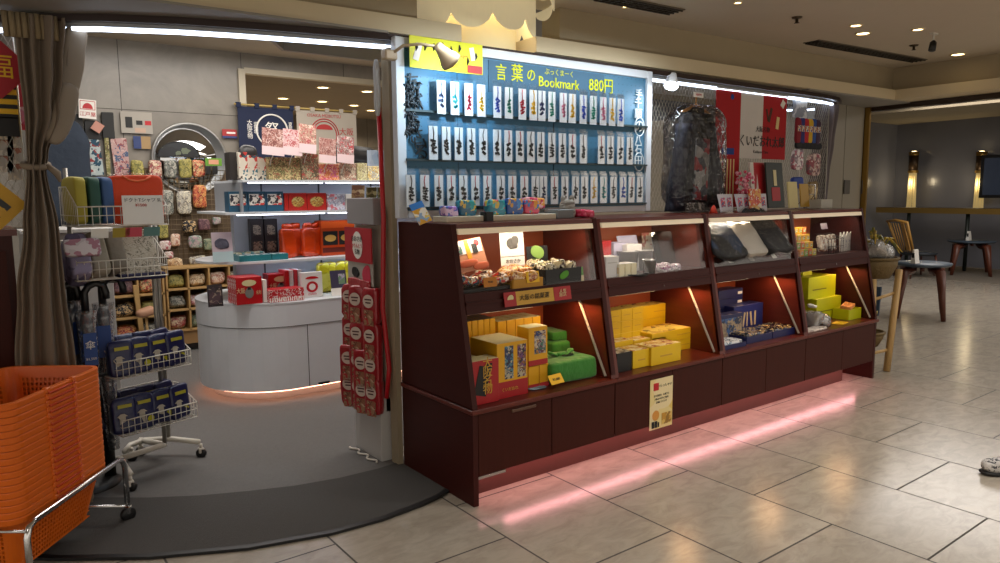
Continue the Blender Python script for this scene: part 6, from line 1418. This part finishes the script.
MB().add([(w_ * .32 * math.cos(a), -.022, h_ * .74 + h_ * .1 * math.sin(a)) for a in [i * PI / 8 for i in range(9)]], [tuple(range(9))]).build('red_arch', m_tin, o)
txt('OSAKA', h_ * .11, m_tin, o, (0, -.023, h_ * .13))
m_yb = pmat('yellow_bag', ['#b8ac18', '#c8c030', '#8c7c18', '#d8d058'], 16, .3, coat=.5, bump=.4)
for k in range(5):
    x = W(319 + k * 8, 290, y=2.72).x; o = MB().blob((.05, 0, .12), (.11, .08, .24), 12, .4, .014, 12, (-.1, 0, 0), k).build('yellow_bag', m_yb, None, (x, 2.74, SZ[0])); tag(o, '%s yellow cellophane bag from the left under the orange bags' % ORD[k + 1], 'bag', 'yellow cellophane bags')
o, w_, h_ = sign('framed_card', 'dark violet picture card on a white stand before the yellow bags', 'card', 332, 347, 271, 296, 2.46, m=mat('violet_card', '#3c3850', .5), tilt=-.15); o.location.z = SZ[0]
face_print(o, 'white_base', (w_ * 1.05, .004, h_ * .3), M_paper, (0, -.003, h_ * .15)); face_print(o, 'picture', (w_ * .4, .003, h_ * .4), pmat('vpic', ['#6c8c6c', '#8c88a0', '#b0a8b8'], 30), (w_ * .2, -.002, h_ * .65))
o, w_, h_ = sign('framed_card', 'dark framed card at the rounded left end of the island', 'card', 208, 222, 279, 301, 2.50, m=mat('frame_dark', '#2c2428', .5), tilt=-.08); o.location.z = SZ[0]
face_print(o, 'picture', (w_ * .8, .003, h_ * .8), pmat('darkpic', ['#4c3840', '#2c2428', '#8c7c70', '#3c3038'], 30), (0, -.002, h_ * .5))
# third shelf
o, w_, h_ = sign('picture_card', 'pale card with grey drawing at the left end of the third shelf', 'card', 213, 232, 227, 257, 2.66, m=mat('card_pale', '#b8a8b0', .6), tilt=-.1); o.location.z = SZ[3]
MB().blob((0, -.004, h_ * .62), (w_ * .7, .003, h_ * .35), 12, .8, .01, 25).build('grey_drawing', mat('drawing_grey', '#4c4c5c', .6), o); face_print(o, 'pale_base', (w_, .003, h_ * .35), mat('card_cyan', '#a8c0c4', .6), (0, -.002, h_ * .18))
for k in range(3):
    x, w, h = rect((239, 256, 272)[k], (256, 271, 288)[k], 250.5, 2.60, SZ[3])
    o = carton('teal_box', 'flat teal box at the front of the third shelf, %s' % ('left', 'middle', 'right')[k], 'box', (x, 2.60, SZ[3]), (w, .14, .045), mat('teal_box', '#1c6c74', .4), group='flat teal boxes', top=(pmat('teal_top', ['#3c4c50', '#8c9ca0', '#284048', '#c8d0c8'], 30), .9, .9))
for k in range(3):
    o = MB().blob((0, 0, .03), (.1, .06, .06), 10, .5, .01, 20, seed=k).build('small_pack', pmat('cream_teal', ['#d0c8a0', '#68a0a0', '#e0dcc8', '#4c8080'], 30, .3), None, (W(239 + k * 9, 240, y=2.78).x, 2.78, SZ[3])); tag(o, '%s cream and teal small pack behind the pale card' % ORD[k + 1], 'pack', 'cream and teal packs')
for k in range(2):
    o = ib('black_box', 'upright black box with cream print on the third shelf, %s' % ('left', 'right')[k], 'box', (250, 264)[k], (263, 277)[k], 219, 2.80, 3, .06, mat('dark_box', '#1c1a1e', .4))
    w_, h_ = o.dimensions.x, o.dimensions.z; face_print(o, 'cream_print', (w_ * .6, .001, h_ * .25), pmat('cream_dark', ['#8c8070', '#1c1a1e', '#6c6258'], 50), (0, -.031, h_ * .72)); face_print(o, 'brown_print', (w_ * .7, .001, h_ * .3), pmat('brown_dark', ['#6c4c3c', '#1c1a1e', '#8c7060'], 50), (0, -.031, h_ * .28))
m_ob = mat('orange_foil', '#c83c0a', .25, bump=.6, bscale=14, coat=.6)
for k in range(4):
    x, w, h = rect(280, 322, 221, 2.72, SZ[3])
    t = thing('orange_bag', 'shiny orange gift bag on the third shelf, %s from the left' % ORD[k + 1], 'bag', (x + .05 + k * .082, 2.72 + .03 * (k % 2), SZ[3]), .1 * k, 'orange gift bags')
    MB().blob((0, 0, .115), (.12, .09, .23), 14, .35, .014, 10, seed=k).build('body', m_ob, t); MB().blob((0, 0, .245), (.08, .05, .05), 10, .6, .012, 20, seed=k).build('gathered_top', m_ob, t)
x, w, h = rect(321, 354, 221, 2.68, SZ[3])
o = carton('orange_box', 'wide orange box with two dish photographs on the third shelf', 'box', (x, 2.68, SZ[3]), (w, .14, h), mat('orange_box', '#b8400e', .4))
for q in (-.24, .24):
    f = face_print(o, 'dish_photo', (w * .44, .001, h * .4), M_dark, (q * w, -.071, h * .5)); MB().add([(w * .17 * math.cos(a), -.002, h * .1 * math.sin(a)) for a in [i * PI / 8 for i in range(16)]], [tuple(range(16))]).build('dish', mat('dish_yellow', '#c8a050', .5), f)
face_print(o, 'lid_band', (w * 1.002, .002, h * .18), mat('orange_light', '#d8581c', .4), (0, -.071, h * .88)); face_print(o, 'maroon_band', (w * .96, .0015, h * .14), mat('maroon', '#5c1c14', .4), (0, -.071, h * .16))
# second shelf
m_bw = pmat('blue_white_face', ['#c8c4bc', '#c8c4bc', '#1c4c68', '#b83830', '#c8c4bc', '#28283c'], 26)
for k in range(3):
    a, b = (228, 247.5, 266)[k], (247, 265.5, 283)[k]
    o = ib('souvenir_box', 'blue box with white and red picture on the second shelf, %s' % ('left', 'middle', 'right')[k], 'box', a, b, 191.5, 2.66, 2, .1, mat('box_petrol', '#1c4860', .4), group='blue and white boxes on the second shelf')
    w_, h_ = o.dimensions.x, o.dimensions.z
    face_print(o, 'white_cloud', (w_ * .85, .001, h_ * .55), pmat('cloud_print', ['#d0ccc4', '#d0ccc4', '#b83830', '#d0ccc4', '#2c2c34', '#c8c4b8'], 38), (0, -.0505, h_ * .6))
for k in range(3):
    a, b = (284, 288.5, 307)[k], (288, 306.5, 326)[k]
    o = ib('red_box', ('narrow red box beside the blue boxes', 'red box with round dish picture on the second shelf, middle', 'red box with round dish picture on the second shelf, right')[k], 'box', a, b, 193, 2.66, 2, .1, mat('box_red2', '#9c1c14', .4))
    if k: w_, h_ = o.dimensions.x, o.dimensions.z; MB().add([(w_ * .36 * math.cos(a_), -.0515, h_ * .5 + h_ * .3 * math.sin(a_)) for a_ in [i * PI / 8 for i in range(16)]], [tuple(range(16))]).build('dish_picture', pmat('dishpic', ['#8c6c30', '#b89850', '#6c4420', '#a8a068'], 50), o)
ib('patterned_box', 'pale grey patterned box right of the red boxes', 'box', 327, 345, 194, 2.66, 2, .1, pmat('grey_pattern', ['#989aa4', '#b8b8c0', '#7c7c8c', '#b86068'], 40))
ib('white_packet', 'white packet at the right end of the second shelf', 'box', 346, 352, 194, 2.66, 2, .08, M_paper)
a = W(357, 180, y=2.56)
o = MB().box((0, 0, -.16), (.11, .006, .28), (.15, 0, 0)).build('hanging_card', pmat('brown_card', ['#8c7450', '#a89070', '#6c4c3c', '#c0b090'], 20), None, (a.x, 2.56, SZ[1] - .02)); tag(o, 'brown picture card hanging from the top shelf edge', 'card')
for k in range(2):
    o = MB().box((0, 0, -.16), (.09, .02, .27), (.1, 0, 0), .004).build('hanging_pack', pmat('olive_pack', ['#4c4c30', '#6c6448', '#38341c', '#8c8460'], 18, .3), None, (a.x + .12 + k * .1, 2.56, SZ[1] - .03)); tag(o, '%s dark olive pack hanging beside the brown card' % ('first', 'second')[k], 'pack', 'olive packs on the top shelf')
# top shelf
ib('dark_case', 'dark case at the left end of the top island shelf', 'box', 229, 237, 152, 2.72, 1, .12, mat('case_dark', '#2c2826', .5))
face = pmat('doll_print', ['#d0c8b8', '#b83830', '#1c6070', '#d0c8b8', '#3c2c2c', '#d8d0c0'], 30)
for k in range(3):
    a, b = (238, 247, 257)[k], (247, 257, 267)[k]
    ib('doll_box', 'box printed with white, red and teal shapes on the top shelf, %s' % ('left', 'middle', 'right')[k], 'box', a, b, (152, 155, 157)[k], 2.68 + .02 * k, 1, .1, face, group='patterned boxes at the left of the top shelf')
for k, (a, b, top, cs, lb) in enumerate(((268, 300, 157, ['#5c5c38', '#8c8058', '#3c4428', '#a89870', '#7c4c3c'], 'wide green and brown patterned tin on the top shelf'), (301, 318, 153, ['#6c6450', '#9c9478', '#4c4434', '#8c3430'], 'upright patterned tin right of the wide one on the top shelf'), (319, 339, 164, ['#a8382c', '#c8883c', '#b86080', '#d0a890'], 'red floral tin on the top shelf'), (340, 356, 163, ['#a89c88', '#a06050', '#c8bca8', '#7c6c60'], 'beige floral tin on the top shelf'), (357, 367, 163, ['#a8a070', '#c8c4a0', '#8c8068'], 'pale round package on the top shelf'), (368, 382, 166, ['#c8b070', '#8c98a8', '#d8d0b0', '#b89c58'], 'yellow and blue package at the right end of the top shelf'))):
    ib('patterned_tin', lb, 'tin', a, b, top, 2.66, 1, .1, pmat('ptin%d' % k, [tuple(min(1, c * 1.5) for c in lin(q)) for q in cs], 70, .4))
for k, (a, b, top, bot, cs, tl, lb) in enumerate(((262, 283, 128, 155, ['#8c5c54', '#a88078', '#6c3c38', '#c0a8a0'], -.1, 'tilted brown photo card above the wide tin'), (283, 301, 129, 155, ['#b89494', '#c8a8a8', '#a04c50', '#d0b8b4'], -.1, 'pink photo card above the wide tin'), (299, 315, 124, 153, ['#a88474', '#c8b0a0', '#a04c50', '#8c7464'], -.1, 'tall card leaning above the upright tin'), (319, 335, 138, 163, ['#9c6c64', '#b89890', '#7c4c48', '#a88880'], -.1, 'card with dish photographs above the red floral tin'), (337, 353, 136, 163, ['#8c7c78', '#c0b0ac', '#7c5c58', '#a83840'], -.1, 'card with small pictures above the beige tin'))):
    o, w_, h_ = sign('photo_card', lb, 'card', a, b, top, bot, 2.60, m=pmat('photo_' + lb[:12], [tuple(min(1, c * 1.25) for c in lin(q)) for q in cs], 60), tilt=tl); o.rotation_euler.y = .08
    face_print(o, 'pale_caption', (w_, .004, h_ * .32), mat('caption_pink', '#e0c8ca', .6), (0, -.002, h_ * .16))
    MB().tube([(0, .004, 0), (0, .05, -.03), (0, .1, -.12)], .004, 5).build('clip_arm', M_steel, o)
o = MB().blob((0, 0, .14), (.16, .14, .27), 14, .7, .01, 12).build('doll_box', M_black, None, (W(250, 165, y=2.9).x, 2.95, SZ[1])); tag(o, 'black capped red and brown bust-like box behind the patterned boxes', 'box')
face_print(o, 'red_print', (.12, .002, .1), pmat('redbrown', ['#8c3830', '#b87060', '#5c2c28'], 25), (0, -.075, .1))
ib('blue_case', 'pale blue framed case behind the last packages of the top shelf', 'box', 370, 388, 150, 2.85, 1, .06, pmat('bluecase', ['#5c6c80', '#7c8ca0', '#8c98a8'], 15))
o = MB().blob((0, 0, 0), (.5, .3, .2), 14, .7, .03, 6).build('black_hat', M_black, None, W(355, 156, y=3.6)); tag(o, 'dark rounded shape of a hat rising behind the top shelf', 'hat')
MB().tube([(0, 0, -.1), (0, 0, -1.75)], .02, 8).lathe([(0, -1.77), (.15, -1.77), (.14, -1.74), (0, -1.73)], n=20).build('hat_stand', M_black, o)

# noren banners
def noren(label, px0, px1, py0, py1, Y, m, rodc, tabs):
    a = W(px0, py0, y=Y); b = W(px1, py1, y=Y); w, h = b.x - a.x, a.z - b.z
    t = thing('noren_banner', label, 'banner', (a.x, Y, a.z - .02))
    MB().span((0, -.003, -h), (w, .003, 0)).build('cloth', m, t)
    MB().tube([(-.03, 0, .02), (w + .03, 0, .02)], .010, 8).build('rod', rodc, t)
    mm = MB()
    for k in range(tabs): mm.box((w * (.02 + .96 * k / (tabs - 1)), 0, .015), (.05, .026, .05))
    mm.build('tabs', m, t)
    return t, w, h
m_ink = mat('noren_navy', '#16203c', .85); m_nw = mat('noren_white', '#a89f92', .85); m_rw2 = mat('rod_wood', '#b09858', .5)
t, w, h = noren('navy noren banner with white ring emblem hanging at the opening', 237, 295, 104, 165, 5.03, m_ink, m_rw2, 4)
MB().tube([(w * .6 + .17 * math.cos(a), -.006, -.24 + .17 * math.sin(a)) for a in [k * PI / 20 for k in range(40)]], .009, 6, True).build('ring_emblem', M_paper, t)
txt('祭', .17, M_paper, t, (w * .6, -.008, -.24)); txt('大\n阪\n名\n物', .06, M_paper, t, (w * .2, -.006, -.24), space=.8); txt('道\n頓\n堀', .05, M_paper, t, (w * .31, -.006, -.22), space=.8); txt('夏\n祭\nり', .045, M_paper, t, (w * .94, -.006, -.2), space=.8)
t, w, h = noren('off-white noren banner with red arch emblem beside the navy one', 296, 357, 108, 150, 5.03, m_nw, m_rw2, 5)
m = MB()
for r_ in (.17, .145): m.tube([(w * .45 + r_ * math.cos(a), -.006, -.26 + r_ * 1.05 * math.sin(a)) for a in [k * PI / 20 for k in range(-4, 25)]], .006, 6)
m.build('arch_emblem', mat('emblem_red', '#a83434', .8), t)
MB().add([(w * .45 + .1 * math.cos(a), -.006, -.2 + .06 * math.sin(a)) for a in [i * PI / 10 for i in range(11)]], [tuple(range(11))]).build('red_arc_patch', MATS['emblem_red'], t)
txt('OSAKA MEIBUTSU', .05, MATS['emblem_red'], t, (w * .45, -.006, -.05)); txt('大阪', .09, MATS['emblem_red'], t, (w * .82, -.006, -.22))

# ================================================================ RED BAG STAND AT THE COUNTER END
t = thing('bag_stand', 'white panel and post at the counter end carrying rows of red bags', 'stand', (0, 0, 0))
MB().span((-.08, .82, .0), (.04, 1.16, .38), .003).build('white_base', mat('stand_white', '#b4b2b0', .5), t)
MB().span((-.04, .82, .3), (.02, 1.16, 1.45)).build('back_panel', mat('stand_panel', '#a89c8c', .6), t)
MB().span((-.03, .71, 0), (.0, .79, 2.33)).build('post', mat('post_tan', '#9a8c74', .5), t)
m = MB()
for z in (1.36, 1.0, .80, .63, .47): m.tube([(-.06, .86, z + .02), (-.06, 1.12, z + .02)], .006, 6)
m.build('hook_rail', M_chrome, t)
MB().span((-.09, .82, 1.38), (.02, 1.16, 1.53), .003).build('cardboard_top', mat('top_grey', '#8c8a8c', .6), t)
m_rb = pmat('red_bag', ['#9c1420', '#a81c28', '#b82430', '#8c101c', '#c83840'], 12, .35, coat=.4, bump=.3)
m_rb = mat('red_bag_plain', '#981420', .32, bump=.5, bscale=16, coat=.4)
m_snk = pmat('snack_window', ['#8c5c44', '#b8a088', '#6c4434', '#98785c', '#a82830'], 40, .35)
rowsB = [(1.0, 3), (.80, 3), (.63, 4), (.47, 4)]
for ri, (zt_, n) in enumerate(rowsB):
    for k in range(n):
        y = .86 + k * .27 / (n - 1); 
        tt = thing('snack_bag', 'red snack bag on the counter end stand, %s row, %s from the post' % (('top', 'second', 'third', 'lowest')[ri], ORD[k + 1]), 'snack bag', (-.095 - .02 * (k % 2), y, zt_ + .02), -PI / 2 + .35 + .1 * k, 'red snack bags on the stand')
        MB().blob((0, 0, -.10), (.115, .05, .21), 12, .3, .008, 16, (0, 0, 0), k + ri).build('bag', m_rb, tt)
        MB().add([(.04 * math.cos(a), -.030, -.07 + .038 * math.sin(a)) for a in [i * PI / 8 for i in range(16)]], [tuple(range(16))]).build('round_label', mat('label_cream', '#c8b8ac', .5), tt)
        MB().box((0, -.029, -.165), (.07, .002, .09)).build('window', m_snk, tt); MB().box((0, -.031, -.06), (.05, .001, .008)).box((0, -.031, -.078), (.04, .001, .008)).build('dark_words', mat('dark_words', '#4c2428', .6), tt)
o = MB().span((-.004, -.17, 0), (.004, .17, .2)).build('red_banner', mat('red_cloth2', '#a81c28', .6), None, (-.10, 1.0, 1.16)); tag(o, 'red cloth header with white round lettering over the snack bags', 'banner')
MB().add([(-.006, .065 * math.cos(a), .1 + .08 * math.sin(a)) for a in [i * PI / 10 for i in range(20)]], [tuple(range(20))]).build('white_disc', M_paper, o)
txt('おおさか', .036, M_dark, o, (-.009, 0, .135), (PI / 2, 0, -PI / 2)); txt('かりんとう', .028, M_red, o, (-.009, 0, .095), (PI / 2, 0, -PI / 2)); txt('名物', .034, M_dark, o, (-.009, 0, .06), (PI / 2, 0, -PI / 2))
o = MB().span((-.003, -.16, -.0), (.003, .16, .15)).build('illustration', mat('illus_pale', '#a8a49c', .6), None, (-.09, 1.0, 1.03)); tag(o, 'pale card with red flower and black drawing under the red header', 'card')
MB().blob((-.006, -.09, .06), (.004, .10, .12), 10, .8, .01, 30).build('red_flower', mat('flower_red', '#b83048', .6), o); MB().blob((-.006, .05, .07), (.004, .09, .06), 10, .8, .012, 30).build('black_drawing', M_dark, o)
MB().blob((-.012, .0, .0), (.02, .28, .07), 10, .4, .008, 20).build('small_red_bags', m_rb, o)
o = MB().tube([(0, 0, 0), (.005, -.01, -.6), (-.01, .0, -1.1), (.01, -.02, -1.45), (-.01, -.015, -1.62)], .014, 8).build('red_tube', mat('red_tube', '#b0101c', .4), None, (-.06, .775, 2.02)); tag(o, 'long red hose hanging down the post at the counter end', 'hose')
o = MB().tube([(.015 * math.sin(a * 2) - .04, .03 + .33 * a / 9, .0) for a in [k * .3 for k in range(31)]], .006, 6).build('white_cable', M_steel, None, (-.08, .78, .016)); tag(o, 'white cable curled on the carpet by the counter end', 'cable')
o = MB().blob((0, 0, 0), (.035, .03, .3), 12, .6, .008, 12).build('plastic_wrap', mat('wrap_white', '#a8a8a8', .4), None, (-.075, .76, 2.12)); tag(o, 'white wrap hanging at the top of the post beside the clip lamp', 'wrap')
